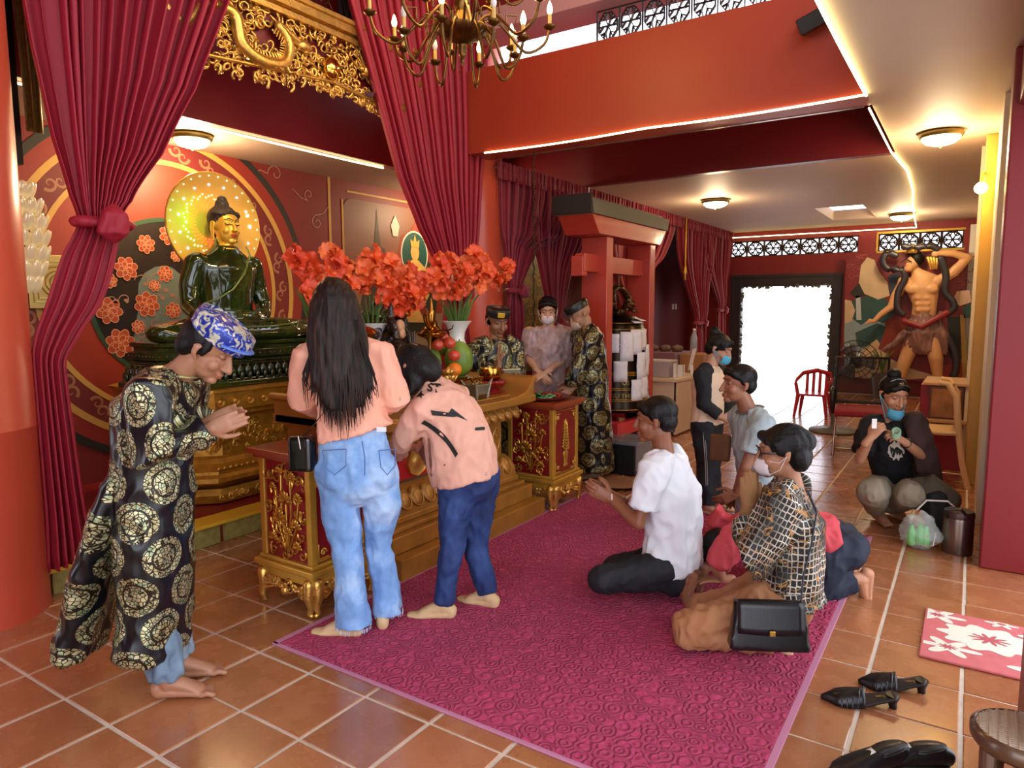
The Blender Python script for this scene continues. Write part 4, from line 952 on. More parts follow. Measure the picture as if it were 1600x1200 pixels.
q = MB(); q.tube([p+V((.06, .13, .05)), p+V((.07, .14, .45))], .008, 6); q.tube([p+V((.02, .17, .0)), p+V((.0, .16, .44)), p+V((0, .1, .5))], [.03, .025, .01], 8); q.lathe([(.01, .52), (.045, .55), (.05, .57), (.03, .56)], p+V((0, .08, 0)), 14); q.build('staff', cw, t, smooth=60)
# lily bundle before it
p = V((-.14, 2.45, ZT)); t = thing('white_lily', 'small white flower with yellow heart before the carved sage', 'flower', p)
q = MB()
for k in range(6):
    a = k*PI/3; d = V((.35*math.cos(a)+.2, math.sin(a), .9)).normalized(); q.ell(p+V((0, 0, .25))+d*.05, (.012, .03, .05), Matrix.Rotation(a, 3, 'Z') @ Matrix.Rotation(.7, 3, 'Y'), 8, 6)
q.build('petals', M('petal_cream', '#ece6cf', .5), t, smooth=180); q = MB(); q.tube([p, p+V((0, 0, .24))], .006, 6); q.build('stem', M('stem_green', '#4e6b2c', .5), t)
q = MB(); q.ell(p+V((.02, 0, .27)), .018); q.build('heart', M('yellow_stamen', '#e0b92a', .5), t)
# candle stand with cup and drooping arm
p = V((-.2, 2.72, ZT)); t = thing('candle_stand', 'tall slender brass candle stand with a cup and curled tray arms', 'candlestick', p)
q = MB(); q.lathe([(.06, 0), (.05, .015), (.012, .03), (.008, .05), (.007, .42), (.015, .44), (.035, .46), (.04, .465), (.01, .47)], p, 18); q.build('pole', brass, t, smooth=50)
q = MB(); q.lathe([(.012, .47), (.03, .49), (.04, .53), (.045, .575), (.04, .575), (.001, .5)], p, 18); q.build('cup', bz, t, smooth=50)
q = MB(); q.tube([p+V((0, -.05, .49)), p+V((0, -.06, .47)), p+V((0, .0, .46)), p+V((0, .2, .46)), p+V((0, .24, .47)), p+V((0, .25, .49))], .005, 6); q.build('arm', M('dark_bronze'), t)
p = V((-.3, 2.86, ZT)); t = thing('temple_lid', 'bell shaped brass lid with a pointed finial beside the white vase', 'lid', p)
q = MB(); q.lathe([(.05, 0), (.04, .02), (.02, .04), (.018, .35), (.04, .4), (.09, .42), (.1, .43), (.1, .44), (.07, .46), (.045, .49), (.03, .54), (.018, .55), (.024, .57), (.012, .6), (.006, .66), (.001, .68)], p, 28); q.build('bell_lid', bz, t, smooth=50)
# fruit dish
p = V((-.32, 3.02, ZT)); lat_thing('fruit_dish', 'footed brass dish carrying the papayas and apples', 'dish', p, [(.09, 0), (.1, .01), (.03, .03), (.03, .07), (.15, .09), (.2, .11), (.2, .12), (.14, .1), (.001, .1)], bz)
pap = NT('papaya_skin'); n = pap.noise(pap.coord(), 6, 3); pap.l(pap.ramp(n, [(.3, hexc('#4c6e24')), (.7, hexc('#7f9a3c'))]), pap.b.inputs['Base Color']); pap.b.inputs['Roughness'].default_value = .4; pap = pap.m
stalk = M('stalk', '#5b4a24', .7)
def fruit(name, lab, cat, c, r, mat, grp=None, squash=1.1):
    c = V(c); t = thing(name, lab, cat, c-V((0, 0, r*squash)), grp)
    q = MB(); q.lathe([(r*math.sin(PI*k/16)*(1+.1*math.sin(PI*k/16)*(k-8)/-16), -r*squash*math.cos(PI*k/16)) for k in range(17)], c, 24); q.build('flesh', mat, t, smooth=180)
    q = MB(); q.tube([c+V((0, 0, r*squash*.96)), c+V((.005, .004, r*squash*1.08))], [.006, .004], 6); q.build('stalk', stalk, t); return t
fruit('green_papaya', 'left, darker green papaya on the altar, half behind the stacked fruit', 'papaya', (-.34, 2.86, ZT+.24), .098, pap, 'green papayas on the altar', 1.12)
fruit('green_papaya', 'right, larger green papaya leaning beside the orange', 'papaya', (-.3, 3.16, ZT+.24), .104, pap, 'green papayas on the altar', 1.28)
fruit('green_papaya', 'small green papaya tip showing behind the large right one', 'papaya', (-.46, 3.22, ZT+.33), .07, pap, 'green papayas on the altar')
ora = M('orange_peel', '#ef7d14', .45, bump=.2, bs=120, bd=.003); app = M('apple_skin', '#c8452c', .3, var=.35, vs=9, coat=.3)
PF = [((-.16, 2.93, ZT+.19), .05, 'orange', ora), ((-.17, 2.94, ZT+.285), .042, 'apple', app), ((-.2, 2.93, ZT+.37), .042, 'apple', app), ((-.24, 2.85, ZT+.36), .042, 'apple', app), ((-.26, 2.94, ZT+.41), .036, 'apple', app)]
labs = ['bright orange at the foot of the stacked fruit', 'red yellow apple resting directly on the orange', 'orange red apple second above the orange in the stack', 'darker red apple left of the top of the fruit stack', 'apple at the very top of the fruit stack, before the white vase']
for (c, r, k, m_), lb in zip(PF, labs): fruit(k, lb, k, c, r, m_, 'stacked fruit on the altar', .95)
p = V((-.13, 2.95, ZT)); lat_thing('small_dish_stand', 'small brass stand under the orange on the altar', 'stand', p, [(.05, 0), (.03, .02), (.025, .1), (.05, .13), (.055, .14), (.001, .135)], bz)
# ornate pewter tray stand + three little cups
pw = M('pewter', '#8d8a76', .4, .8, var=.2, bump=.5, bs=90)
p = V((.05, 2.9, ZT)); t = thing('pewter_censer', 'square pewter stand with flared corners near the front edge of the altar', 'stand', p)
q = MB(); q.box(p+V((0, 0, .07)), (.1, .15, .07), top=(1.15, 1.15)); q.build('box_body', pw, t, bevel=.006)
for sx_ in (1, -1):
    for sy_ in (1, -1):
        q = MB(); q.tube([p+V((.04*sx_, .06*sy_, 0)), p+V((.045*sx_, .065*sy_, .05)), p+V((.05*sx_, .08*sy_, .11)), p+V((.055*sx_, .1*sy_, .135))], [.012, .012, .012, .005], 6); q.build('leg', pw, t, smooth=60)
for k in range(3):
    p2 = V((.05, 2.855+.045*k, ZT+.107)); lat_thing('offering_cup', ['left', 'middle', 'right'][k]+' one of the three tiny brass cups on the pewter stand', 'cup', p2, [(.012, 0), (.006, .01), (.02, .03), (.021, .045), (.018, .045), (.001, .02)], bz, 'tiny offering cups', 16)
# brass lotus cluster
p = V((-.0, 2.66, ZT)); t = thing('gilt_lotus', 'small gilt lotus ornament at the left of the pewter stand', 'ornament', p)
for tier, (n_, r, z, h_) in enumerate(((8, .06, .04, .05), (8, .05, .1, .045), (7, .045, .16, .04), (6, .03, .2, .03))):
    for k in range(n_):
        a = 2*PI*k/n_+tier*.3; q = MB(); q.ell(p+V((r*math.cos(a), r*math.sin(a), z)), (.01, .022, h_*.7), Matrix.Rotation(a, 3, 'Z') @ Matrix.Rotation(.5, 3, 'Y'), 8, 6); q.build('lotus_petal', gold, t, smooth=180)
q = MB(); q.lathe([(.05, 0), (.04, .01), (.02, .03), (.02, .22), (.001, .24)], p, 16); q.build('stem', gold, t)
# singing bowl on red lotus base
p = V((-.05, 3.2, ZT)); lat_thing('lotus_base', 'red and gold lotus shaped cushion base under the brass bowl', 'base', p, [(.08, 0), (.095, .012), (.06, .035), (.09, .06), (.11, .085), (.1, .1), (.06, .1), (.001, .1)], M('red_brocade', '#8c1f18', .35, .2, var=.5, vs=30, bump=.4, bs=50), flute=.08, nf=10, part='cushion')
p = p+V((0, 0, .1)); lat_thing('brass_bowl', 'shiny brass singing bowl by the right end of the altar', 'bowl', p, [(.045, 0), (.07, .01), (.082, .035), (.084, .06), (.08, .085), (.077, .085), (.076, .05), (.05, .015), (.001, .012)], bz, part='bowl')
# gladiolus vases
stem = M('stem_green'); blade = M('blade_green', '#5c7d36', .45, var=.2)
def petal_fl(seed):
    rn = random.Random(seed); mb = MB()
    for k in range(6):
        a = k*PI/3+rn.uniform(-.2, .2); lay = k % 2
        P = []
        for i in range(6):
            s_ = i/5; w_ = .032*math.sin(PI*min(1, .12+s_*.8))**.7; r = .008+.06*s_; z = .045*s_-(.028+.01*lay)*s_**3
            P.append([V((r, w_*(j-2)/2, z+.006*math.cos(j*PI)*s_*(i > 2)+.012*abs(j-2)/2*s_)) for j in range(5)])
        R = Matrix.Rotation(a, 3, 'Z'); mb.grid([[R @ p_ for p_ in row] for row in P])
    mb.tube([(0, 0, -.035), (0, 0, .01)], [.004, .01], 6)
    me = mb.mesh('flower'); return me
fm = NT('gladiolus_petal'); oi = fm.new('ShaderNodeObjectInfo'); fm.l(fm.ramp(oi.outputs['Random'], [(0, hexc('#cc3a18')), (.5, hexc('#e0501c')), (1, hexc('#ea7038'))]), fm.b.inputs['Base Color']); fm.b.inputs['Roughness'].default_value = .5
fm.b.inputs['Subsurface Weight'].default_value = .15; fm.b.inputs['Subsurface Scale'].default_value = .02
FLM = []
for k in range(4):
    me = petal_fl(k); me.materials.append(fm.m); me.polygons.foreach_set('use_smooth', [True]*len(me.polygons)); FLM.append(me)
def gladioli(c, stems, lab, seed, vase, rim_z, spread, grp='vases of orange gladioli'):
    rn = random.Random(seed); c = V(c)
    t = thing('gladiolus_bunch', lab, 'flowers', c+V((0, 0, rim_z)), grp)
    o = V((c.x, c.y, rim_z))
    mb = MB()
    for k in range(26):
        a = rn.uniform(0, 6.28); L = rn.uniform(.16, .34); d = V((math.cos(a)*.35, math.sin(a)*.35, 1)).normalized(); s0 = o+V((math.cos(a)*.03, math.sin(a)*.03, -.08))
        mb.tube([s0, s0+d*L*.6, s0+d*L+V((d.x*.05, d.y*.05, 0))], [(.011, .003), (.009, .003), (.002, .001)], 6)
    stuff(mb.build('leaf_blades', blade, t, smooth=60))
    for (ty, tx, tz, nfl) in stems:
        tip = V((c.x+tx, c.y+ty, tz)); mid = o.lerp(tip, .55)+V((0, 0, .05))
        pts = [o+V((0, 0, -.1))]+[((1-s_)**2)*o+2*s_*(1-s_)*mid+s_*s_*tip for s_ in [i/8 for i in range(1, 9)]]
        q = MB(); q.tube(pts, [.006-.0005*i for i in range(9)], 6); st_ = q.build('stem', stem, t, smooth=60)
        for i in range(nfl):
            s_ = 1-.42*(i+.3)/nfl; p = ((1-s_)**2)*o+2*s_*(1-s_)*mid+s_*s_*tip
            d = V((rn.uniform(.2, 1.), rn.uniform(-1.1, .5), rn.uniform(-.3, .7))).normalized()
            f = bpy.data.objects.new('flower', FLM[rn.randrange(4)]); COL.objects.link(f); f.parent = t; f.matrix_parent_inverse = t.matrix_world.inverted()
            f.location = p+d*.035; f.rotation_euler = d.to_track_quat('Z', 'Y').to_euler(); f.scale = (rn.uniform(.85, 1.2),)*3
        q = MB()
        for i in range(3): q.ell(tip+V((0, 0, .015*i)), (.008, .008, .022), nu=6, nv=5)
        q.build('bud', M('bud_pink', '#c9856a', .5), t)
vm = M('white_porcelain', '#e9e4da', .15, coat=.5)
def vase(c, lab, s=1.):
    t = thing('flower_vase', lab, 'vase', c, 'white porcelain flower vases')
    q = MB(); q.lathe([(r*s, z+c[2]) for r, z in [(.06, 0), (.065, .01), (.055, .03), (.075, .12), (.09, .22), (.075, .32), (.055, .38), (.06, .43), (.09, .485), (.115, .51), (.112, .513), (.085, .485), (.05, .42), (.001, .4)]], (c[0], c[1], 0), 32); q.build('body', vm, t, smooth=60)
VZ = ZT
pv = on(714, 500, 0, -.45); vase((-.45, pv.y, VZ), 'white porcelain trumpet vase at the right of the altar'); 
def to(px, py, x): p = on(px, py, 0, x); return p
def stemlist(x, cy, L): return [(to(px, py, x).y-cy, rr_, to(px, py, x).z, n_) for px, py, n_, rr_ in L]
gladioli((-.45, pv.y, 0), stemlist(-.45, pv.y, [(675, 408, 5, .02), (700, 402, 5, 0), (735, 398, 6, .03), (762, 410, 6, -.02), (786, 418, 5, .03), (668, 435, 5, .06), (712, 425, 6, .08), (748, 425, 5, .07), (690, 440, 4, .1)]), 'bunch of orange gladioli in the white trumpet vase on the right', 1, None, VZ+.5, .4)
pv = on(580, 500, 0, -.5); vase((-.5, pv.y, VZ), 'white porcelain vase hidden behind the long haired woman and the incense burner')
gladioli((-.5, pv.y, 0), stemlist(-.5, pv.y, [(575, 398, 4, .0), (605, 410, 4, .02), (565, 425, 4, .05), (600, 440, 5, .05), (630, 430, 5, .0), (655, 440, 6, .05), (620, 460, 5, .1), (590, 470, 4, .1), (645, 425, 5, -.05), (530, 430, 2, 0), (640, 465, 5, .1), (610, 478, 4, .12)]), 'bunch of orange gladioli in the middle of the altar, spreading over the incense burner', 2, None, VZ+.48, .4)
pv = on(505, 520, 0, -.5); vase((-.5, pv.y, VZ), 'white porcelain vase at the left of the altar, hidden by the long haired woman')
gladioli((-.5, pv.y, 0), stemlist(-.5, pv.y, [(452, 402, 4, .0), (478, 412, 4, .05), (517, 398, 5, .0), (470, 455, 4, .08), (495, 440, 4, .02), (545, 415, 3, -.05)]), 'bunch of orange gladioli left of the long haired woman', 3, None, VZ+.5, .4)
# hanging bead chain
p0 = on(834, 400, 1, 4.46); t = thing('hanging_chain', 'dark beaded chain hanging from the beam beside the priest behind the altar', 'chain', (p0.x, p0.y, 1.2))
q = MB(); z = 2.79
i = 0
while z > 1.15:
    q.ell((p0.x+.004*math.sin(i), p0.y+.006*math.sin(i*1.3), z), (.009, .009, .014), nu=6, nv=5); z -= .022; i += 1
stuff(q.build('beads', M('dark_bronze'), t, smooth=180))
# tray of bracelets on the right stand
p = V((.14, 3.6, .789)); t = thing('bracelet_tray', 'round red tray on the right offering stand', 'tray', p)
q = MB(); q.lathe([(.17, 0), (.2, .012), (.205, .025), (.195, .022), (.16, .01), (.001, .01)], p, 32); q.build('dish', M('tray_red', '#5e1c16', .35), t, smooth=50)
rn = random.Random(4)
for i in range(22):
    gr_ = i < 11; c = p+V((rn.uniform(-.12, .12), (rn.uniform(-.14, .0) if gr_ else rn.uniform(-.02, .13)), .02+.012*rn.random())); R = Matrix.Rotation(rn.uniform(-.5, .5), 3, 'X') @ Matrix.Rotation(rn.uniform(-.5, .5), 3, 'Y')
    q = MB(); r = rn.uniform(.022, .034); q.tube([c+R @ V((r*math.cos(a), r*math.sin(a), 0)) for a in [k*PI/6 for k in range(13)]], .006, 6)
    o = q.build('bracelet', M('bracelet_green', '#5d9460', .4) if gr_ else M('bracelet_red', '#9a3322', .4), smooth=180)
    tag(o, ('jade green cord bracelet in the heap on the red tray' if gr_ else 'rust red cord bracelet in the heap on the red tray'), 'bracelet', 'green bracelets on the tray' if gr_ else 'red bracelets on the tray')
for i, (dx, dy) in enumerate(((-.02, -.15), (.05, -.12), (-.08, -.12), (.0, -.08))):
    q = MB(); q.ell(p+V((dx, dy, .04)), (.05, .035, .006), Matrix.Rotation(i*1.3, 3, 'Z') @ Matrix.Rotation(.4, 3, 'Y'), 10, 5)
    tag(q.build('leaf', M('leaf_green', '#2f7a34', .4), smooth=180), 'fresh green leaf on the left rim of the red tray', 'leaf', 'green leaves on the tray')
# ================================================================== CARPET
cm = NT('magenta_carpet'); b = cm.b; v = cm.coord('Object')
b.inputs['Roughness'].default_value = .85; b.inputs['Sheen Weight'].default_value = .3; b.inputs['Sheen Tint'].default_value = hexc('#ff7a9a')
n1 = cm.noise(v, 120, 3); cm.l(cm.mix(cm.math('MULTIPLY_ADD', n1, 1.4, -.2), hexc('#96244c'), hexc('#bf3866')), b.inputs['Base Color'])
wv = cm.new('ShaderNodeTexWave', wave_type='RINGS', bands_direction='Z'); vd = cm.new('ShaderNodeVectorMath', operation='ADD')
nz = cm.new('ShaderNodeTexNoise'); cm.l(v, nz.inputs['Vector']); nz.inputs['Scale'].default_value = 9; nz.inputs['Detail'].default_value = 1
vv = cm.new('ShaderNodeTexVoronoi', feature='F1'); cm.l(v, vv.inputs['Vector']); vv.inputs['Scale'].default_value = 17
sw = cm.math('SINE', cm.math('ADD', cm.math('MULTIPLY', vv.outputs['Distance'], 22), cm.math('MULTIPLY', nz.outputs[0], 14)))
cm.bump(cm.math('ADD', cm.math('MULTIPLY', sw, .6), cm.math('MULTIPLY', n1, .5)), .9, .012)
t = thing('carpet', 'large magenta carpet with embossed curls in front of the altar', 'carpet', (1.3, 2.5, 0))
q = MB(); q.bb((.335, 1.035, .0), (2.315, 4.0, .012)); q.build('pile', cm.m, t, bevel=.004)
q = MB(); q.bb((.3, 1.02, .0), (.335, 4.01, .008)); q.bb((2.315, 1.02, 0), (2.34, 4.01, .008)); q.bb((.3, 1.018, 0), (2.34, 1.035, .008)); q.build('woven_edge', M('carpet_edge', '#b97a96', .8), t, bevel=.002)

# ================================================================== BELL FRAME
fr = M('frame_red', '#b03a2a', .35, var=.05, coat=.2); frd = M('frame_darkred', '#8c1a1a', .35, coat=.2)
t = thing('bell_gate', 'red lacquered post and lintel gate holding the bronze bell', 'bell stand', (-.1, 5.5, 0))
for y in (4.98, 6.0):
    q = MB(); q.bb((-.26, y, .12), (-.0, y+.13, 2.1)); q.build('post', fr, t, bevel=.006)
q = MB(); q.bb((-.22, 4.7, 1.74), (-.1, 4.78, 1.92)); q.bb((-.19, 4.72, 1.78), (-.09, 6.3, 1.94)); q.build('crossbar', fr, t, bevel=.006)
q = MB(); prof = [(4.62, 2.27), (4.7, 2.12), (6.2, 2.12), (6.3, 2.27), (6.3, 2.2), (6.3, 2.3), (4.62, 2.3)]
q.prism([(4.6, 2.26), (4.74, 2.1), (6.16, 2.1), (6.32, 2.26)], (-.3, 0, 0), (0, 1, 0), (0, 0, 1), .34); q.build('lintel', fr, t, bevel=.006)
q = MB(); q.prism([(4.56, 2.38), (4.6, 2.26), (6.32, 2.26), (6.36, 2.38)], (-.32, 0, 0), (0, 1, 0), (0, 0, 1), .38); q.prism([(4.55, 2.42), (4.56, 2.38), (6.36, 2.38), (6.37, 2.42)], (-.32, 0, 0), (0, 1, 0), (0, 0, 1), .3); q.build('cap', M('cap_grey', '#5f594a', .5), t, bevel=.004)
q = MB(); q.bb((-.325, 4.545, 2.265), (.055, 4.575, 2.425)); q.build('cap_end', M('cap_black', '#17130f', .5), t)
q = MB(); q.bb((-.45, 4.95, .28), (.14, 5.09, .4)); q.bb((-.45, 6.0, .28), (.14, 6.12, .4)); q.bb((.04, 5.0, .26), (.12, 6.12, .38)); q.build('base_rail', M('frame_bright', '#c4333a', .35), t, bevel=.005)
for x, y in ((-.42, 4.98), (.08, 4.98), (-.42, 6.02), (.08, 6.02)): q = MB(); q.bb((x, y, 0), (x+.06, y+.06, .3)); q.build('foot', frd, t)
# bell
bell = M('bell_bronze', '#2a1f16', .28, .85, var=.2, vs=10); bgold = M('bell_gold', '#a8843c', .3, .9)
p = V((-.14, 5.54, .45)); t = thing('bronze_bell', 'big dark bronze bell with gold bands, hung with pale prayer papers', 'bell', p)
q = MB(); q.lathe([(.315, 0), (.33, .015), (.33, .04), (.315, .1), (.3, .2), (.29, .4), (.28, .6), (.265, .78), (.24, .86), (.18, .92), (.08, .95), (.001, .96)], p, 48); q.build('body', bell, t, smooth=50)
q = MB()
for z, r in ((.03, .333), (.115, .316), (.13, .315), (.22, .3), (.235, .3), (.36, .295), (.375, .294), (.39, .293), (.62, .281), (.66, .278), (.8, .262), (.86, .242)):
    q.tube([p+V((r*math.cos(a), r*math.sin(a), z)) for a in [i*PI/20 for i in range(41)]], .005, 6)
stuff(q.build('gold_bands', bgold, t, smooth=180))
def curved_text(body, c, r, z, a0, size, mat, parent, name='lettering', step=None):
    cu = bpy.data.curves.new(name, 'FONT'); cu.body = body; cu.size = size; cu.extrude = .003; cu.resolution_u = 2
    o = bpy.data.objects.new(name, cu); COL.objects.link(o); dg = bpy.context.evaluated_depsgraph_get(); me = bpy.data.meshes.new_from_object(o.evaluated_get(dg)); bpy.data.objects.remove(o)
    v = getv(me); a = a0+v[:, 0]/r; rr_ = r+v[:, 2]; w_ = np.stack([c[0]+rr_*np.cos(a), c[1]+rr_*np.sin(a), z+v[:, 1]], 1); setv(me, w_)
    me.materials.clear(); return link(name, me, mat, parent)
curved_text('SU THI OS', p, .309, p.z+.145, -1.3, .06, bgold, t)
curved_text('OS  OS  S', p, .296, p.z+.27, -1.0, .06, bgold, t)
q = MB()
for s_ in (1, -1):
    q.tube([p+V((0, .02*s_, .93)), p+V((0, .14*s_, .98)), p+V((.02, .2*s_, 1.08)), p+V((0, .15*s_, 1.16)), p+V((0, .05*s_, 1.2)), p+V((0, 0, 1.2))], [.035, .045, .04, .035, .03, .02], 10)
    q.ell(p+V((.03, .22*s_, 1.04)), (.05, .06, .045)); q.tube([p+V((0, .22*s_, 1.08)), p+V((0, .26*s_, 1.14)), p+V((0, .23*s_, 1.2))], [.018, .012, .004], 6)
    for k in range(7): q.tube([p+V((0, (.19-.02*k)*s_, 1.08+.02*k)), p+V((.0, (.24-.02*k)*s_, 1.13+.022*k))], [.016, .003], 5)
    for k in range(3): q.tube([p+V((.03, .15*s_, 1.0)), p+V((.1, (.12+.04*k)*s_, .98)), p+V((.12, (.12+.05*k)*s_, .95))], [.02, .014, .005], 6)
me = remesh(q, .009, 1); fold(me, .006, 30, 2, (1, 1, 1)); link('dragon_crown', me, M('crown_bronze', '#4a3220', .3, .8, var=.3, vs=25), t, smooth=180)
q = MB(); q.tube([p+V((0, 0, 1.18)), p+V((0, 0, 1.35))], .014, 8); q.bb((p.x-.03, p.y-.1, p.z+1.33), (p.x+.03, p.y+.1, p.z+1.48)); q.build('hanger', M('dark_bronze'), t)
pap_ = M('prayer_paper', '#d9d8e2', .7, var=.08, vs=30)
plist = [(-.3, .84, .16, .12, .8), (-.0, .86, .13, .1, .9), (-1.3, .58, .18, .12, 0), (-.85, .5, .28, .13, 0), (-.5, .56, .24, .14, 0), (-.15, .6, .2, .09, 0), (-1.05, .3, .2, .13, 0), (-.3, .32, .26, .13, 0), (-.5, .12, .2, .13, 0), (-.15, .14, .2, .12, 0), (.1, .35, .3, .1, 0)]
for i, (a, z, h, w_, tl) in enumerate(plist):
    r = .315-.03*z/.9 if not tl else .24; q = MB(); P = []
    for jj in range(5):
        zz = z+h*jj/4 if not tl else z+.02+.05*(jj/4); r2 = r+.006+.004*math.sin(jj*2+i)+(0 if not tl else -.14*(jj/4)+.03)
        P.append([p+V((r2*math.cos(a+(k/4-.5)*w_/r), r2*math.sin(a+(k/4-.5)*w_/r), zz)) for k in range(5)])
    q.grid(P); o = q.build('prayer_paper', pap_, smooth=180, solid=.0015)
    o.name = 'prayer_paper'
    labs_ = ['sheet lying on the shoulder of the bell, left', 'sheet lying on the shoulder of the bell, right', 'greyish sheet at the left edge of the bell', 'long sheet high in the middle left of the bell', 'wide sheet high in the middle of the bell', 'sheet high at the right of the bell', 'square sheet low left on the bell', 'sheet in the middle right of the bell', 'lowest sheet in the middle of the bell', 'lowest sheet at the right of the bell', 'narrow sheet at the right rim of the bell']
    tag(o, 'pale prayer paper, '+labs_[i], 'paper', 'prayer papers on the bell')
# black cloth covered plinth and clear box under the bell
t = thing('bell_plinth', 'black draped plinth on the floor under the bell', 'plinth', (-.15, 5.5, 0))
q = MB(); q.bb((-.5, 5.12, 0), (.02, 5.98, .24)); q.build('body', M('black_cloth', '#0b0b0d', .8), t, bevel=.01)
q = MB(); q.bb((.0, 4.7, .0), (.42, 5.05, .27)); t = q.build('storage_box', M('box_black', '#0e0e10', .5), bevel=.01); tag(t, 'black storage box with a clear grey lid on the floor before the bell frame', 'box')
q = MB(); q.bb((-.02, 4.68, .27), (.44, 5.07, .3)); q.bb((.43, 4.68, .05), (.445, 5.07, .3)); q.build('clear_lid', M('clear_grey', '#8d9096', .25, alpha=.55), t, bevel=.004)
q = MB(); q.lathe([(.12, 0), (.14, .01), (.2, .02), (.21, .03), (.19, .03), (.001, .02)], (.42, 4.35, 0), 28); tag(q.build('woven_dish', M('straw_dish', '#8a6242', .6, bump=.3), smooth=60), 'flat brown dish on the floor by the carpet corner', 'dish')

# ================================================================== DESK WITH PAPERS
dk = M('desk_beige', '#cbb79c', .5, var=.04)
t = thing('desk', 'pale beige office desk beyond the bell frame', 'desk', (-.35, 7.1, 0))
q = MB(); q.bb((-.75, 6.66, .62), (.08, 7.5, .655)); q.build('top', dk, t, bevel=.004)
q = MB(); q.bb((-.72, 6.69, .05), (.05, 6.71, .62)); q.build('front_panel', dk, t)
q = MB(); q.bb((.03, 6.69, .02), (.055, 7.46, .62)); q.build('side_panel', dk, t)
q = MB(); q.bb((-.72, 7.44, .02), (.05, 7.46, .62)); q.build('back_panel', dk, t)
def boxthing(name, lab, cat, a, b_, mat, grp=None, bev=.004):
    q = MB(); q.bb(a, b_); o = q.build(name, mat, bevel=bev); return tag(o, lab, cat, grp)
t = thing('paper_box', 'pinkish grey box of folded papers on the beige desk', 'box', (-.3, 7.0, .656))
q = MB(); q.bb((-.5, 6.8, .656), (-.08, 7.1, .83)); q.build('carton', M('carton_grey', '#a69a9e', .7), t, bevel=.004)
q = MB(); q.bb((-.5, 6.8, .83), (-.08, 7.1, .845)); q.build('lid', M('carton_lid', '#b7abae', .7), t, bevel=.004)
for i, (x, y, h, r) in enumerate(((-.02, 6.84, .16, .1), (.0, 6.95, .14, -.2), (-.04, 7.2, .12, .3), (.02, 7.3, .11, .1))):
    q = MB(); q.box((x, y, .656+h/2), (.015, .09, h), Matrix.Rotation(r, 3, 'Z')); tag(q.build('folded_leaflet', M('paper_white', '#dcdde6', .7)), ['tall white leaflet standing nearest on the desk', 'white leaflet leaning behind the nearest one on the desk', 'white leaflet right of the paper box', 'white leaflet at the far edge of the desk'][i], 'leaflet', 'leaflets on the desk')
q = MB(); q.box((-.02, 7.42, .83), (.01, .2, .26), Matrix.Rotation(.15, 3, 'Z') @ Matrix.Rotation(.2, 3, 'Y')); tag(q.build('notice_card', M('paper_white')), 'white card propped upright at the back corner of the desk', 'card')
boxthing('cardboard_box', 'purple grey cardboard box behind the desk under the third curtain', 'box', (-1.0, 8.0, 0), (-.45, 8.6, .86), M('box_mauve', '#8a6474', .6))
boxthing('cardboard_box', 'brown cardboard box behind the desk beside the mauve one', 'box', (-.42, 8.1, 0), (-.1, 8.6, .84), M('box_brown', '#9a6a3e', .6))
t = thing('water_bottle', 'clear plastic bottle standing on the boxes behind the desk', 'bottle', (-.3, 8.3, .84))
q = MB(); q.lathe([(.04, 0), (.045, .01), (.045, .2), (.03, .26), (.015, .29), (.015, .31)], (-.3, 8.3, .84), 18); q.build('body', M('clear_plastic', '#aebccc', .1, alpha=.5), t, smooth=50)
q = MB(); q.lathe([(.018, .31), (.018, .335), (.001, .335)], (-.3, 8.3, .84), 14); q.build('cap', white, t)
rn = random.Random(8)
for i in range(3):
    q = MB(); q.ell((-.85+.17*i, 8.25, .9), (.08, .07, .05)); me = remesh(q, .01, 1); fold(me, .015, 14, i, (1, 1, 1)); tag(link('cloth_bundle', me, M('bundle_brown', '#6a5548', .8), smooth=180), ['left', 'middle', 'right'][i]+' one of the three crumpled brown bundles on the mauve box', 'bundle', 'brown bundles on the box')

# ================================================================== RED CABINET, FRAMED PICTURE
t = thing('red_cabinet', 'red cabinet under the warrior mural beside the ochre pillar', 'cabinet', (2.65, 6.65, 0))
q = MB(); q.bb((2.44, 6.42, 0), (2.86, 7.0, .76)); q.build('body', M('cabinet_red', '#8c1620', .4), t, bevel=.005)
q = MB(); q.bb((2.46, 6.38, .76), (2.86, 7.02, .785)); q.build('tan_top', M('tan_wood', '#c79a6a', .5), t, bevel=.004)
q = MB(); q.bb((2.5, 6.35, .43), (2.8, 6.42, .46)); q.build('shelf', M('tan_wood'), t, bevel=.003)
t = thing('framed_picture', 'brown framed picture leaning on the red cabinet', 'picture', (2.64, 6.39, .46))
q = MB(); q.bb((2.51, 6.385, .462), (2.77, 6.405, .75)); q.build('frame', M('frame_brown', '#5b3a22', .5), t, bevel=.004)
q = MB(); q.bb((2.53, 6.38, .48), (2.75, 6.386, .73)); q.build('print', M('print_brown', '#9c6b40', .6, var=.4, vs=9), t)

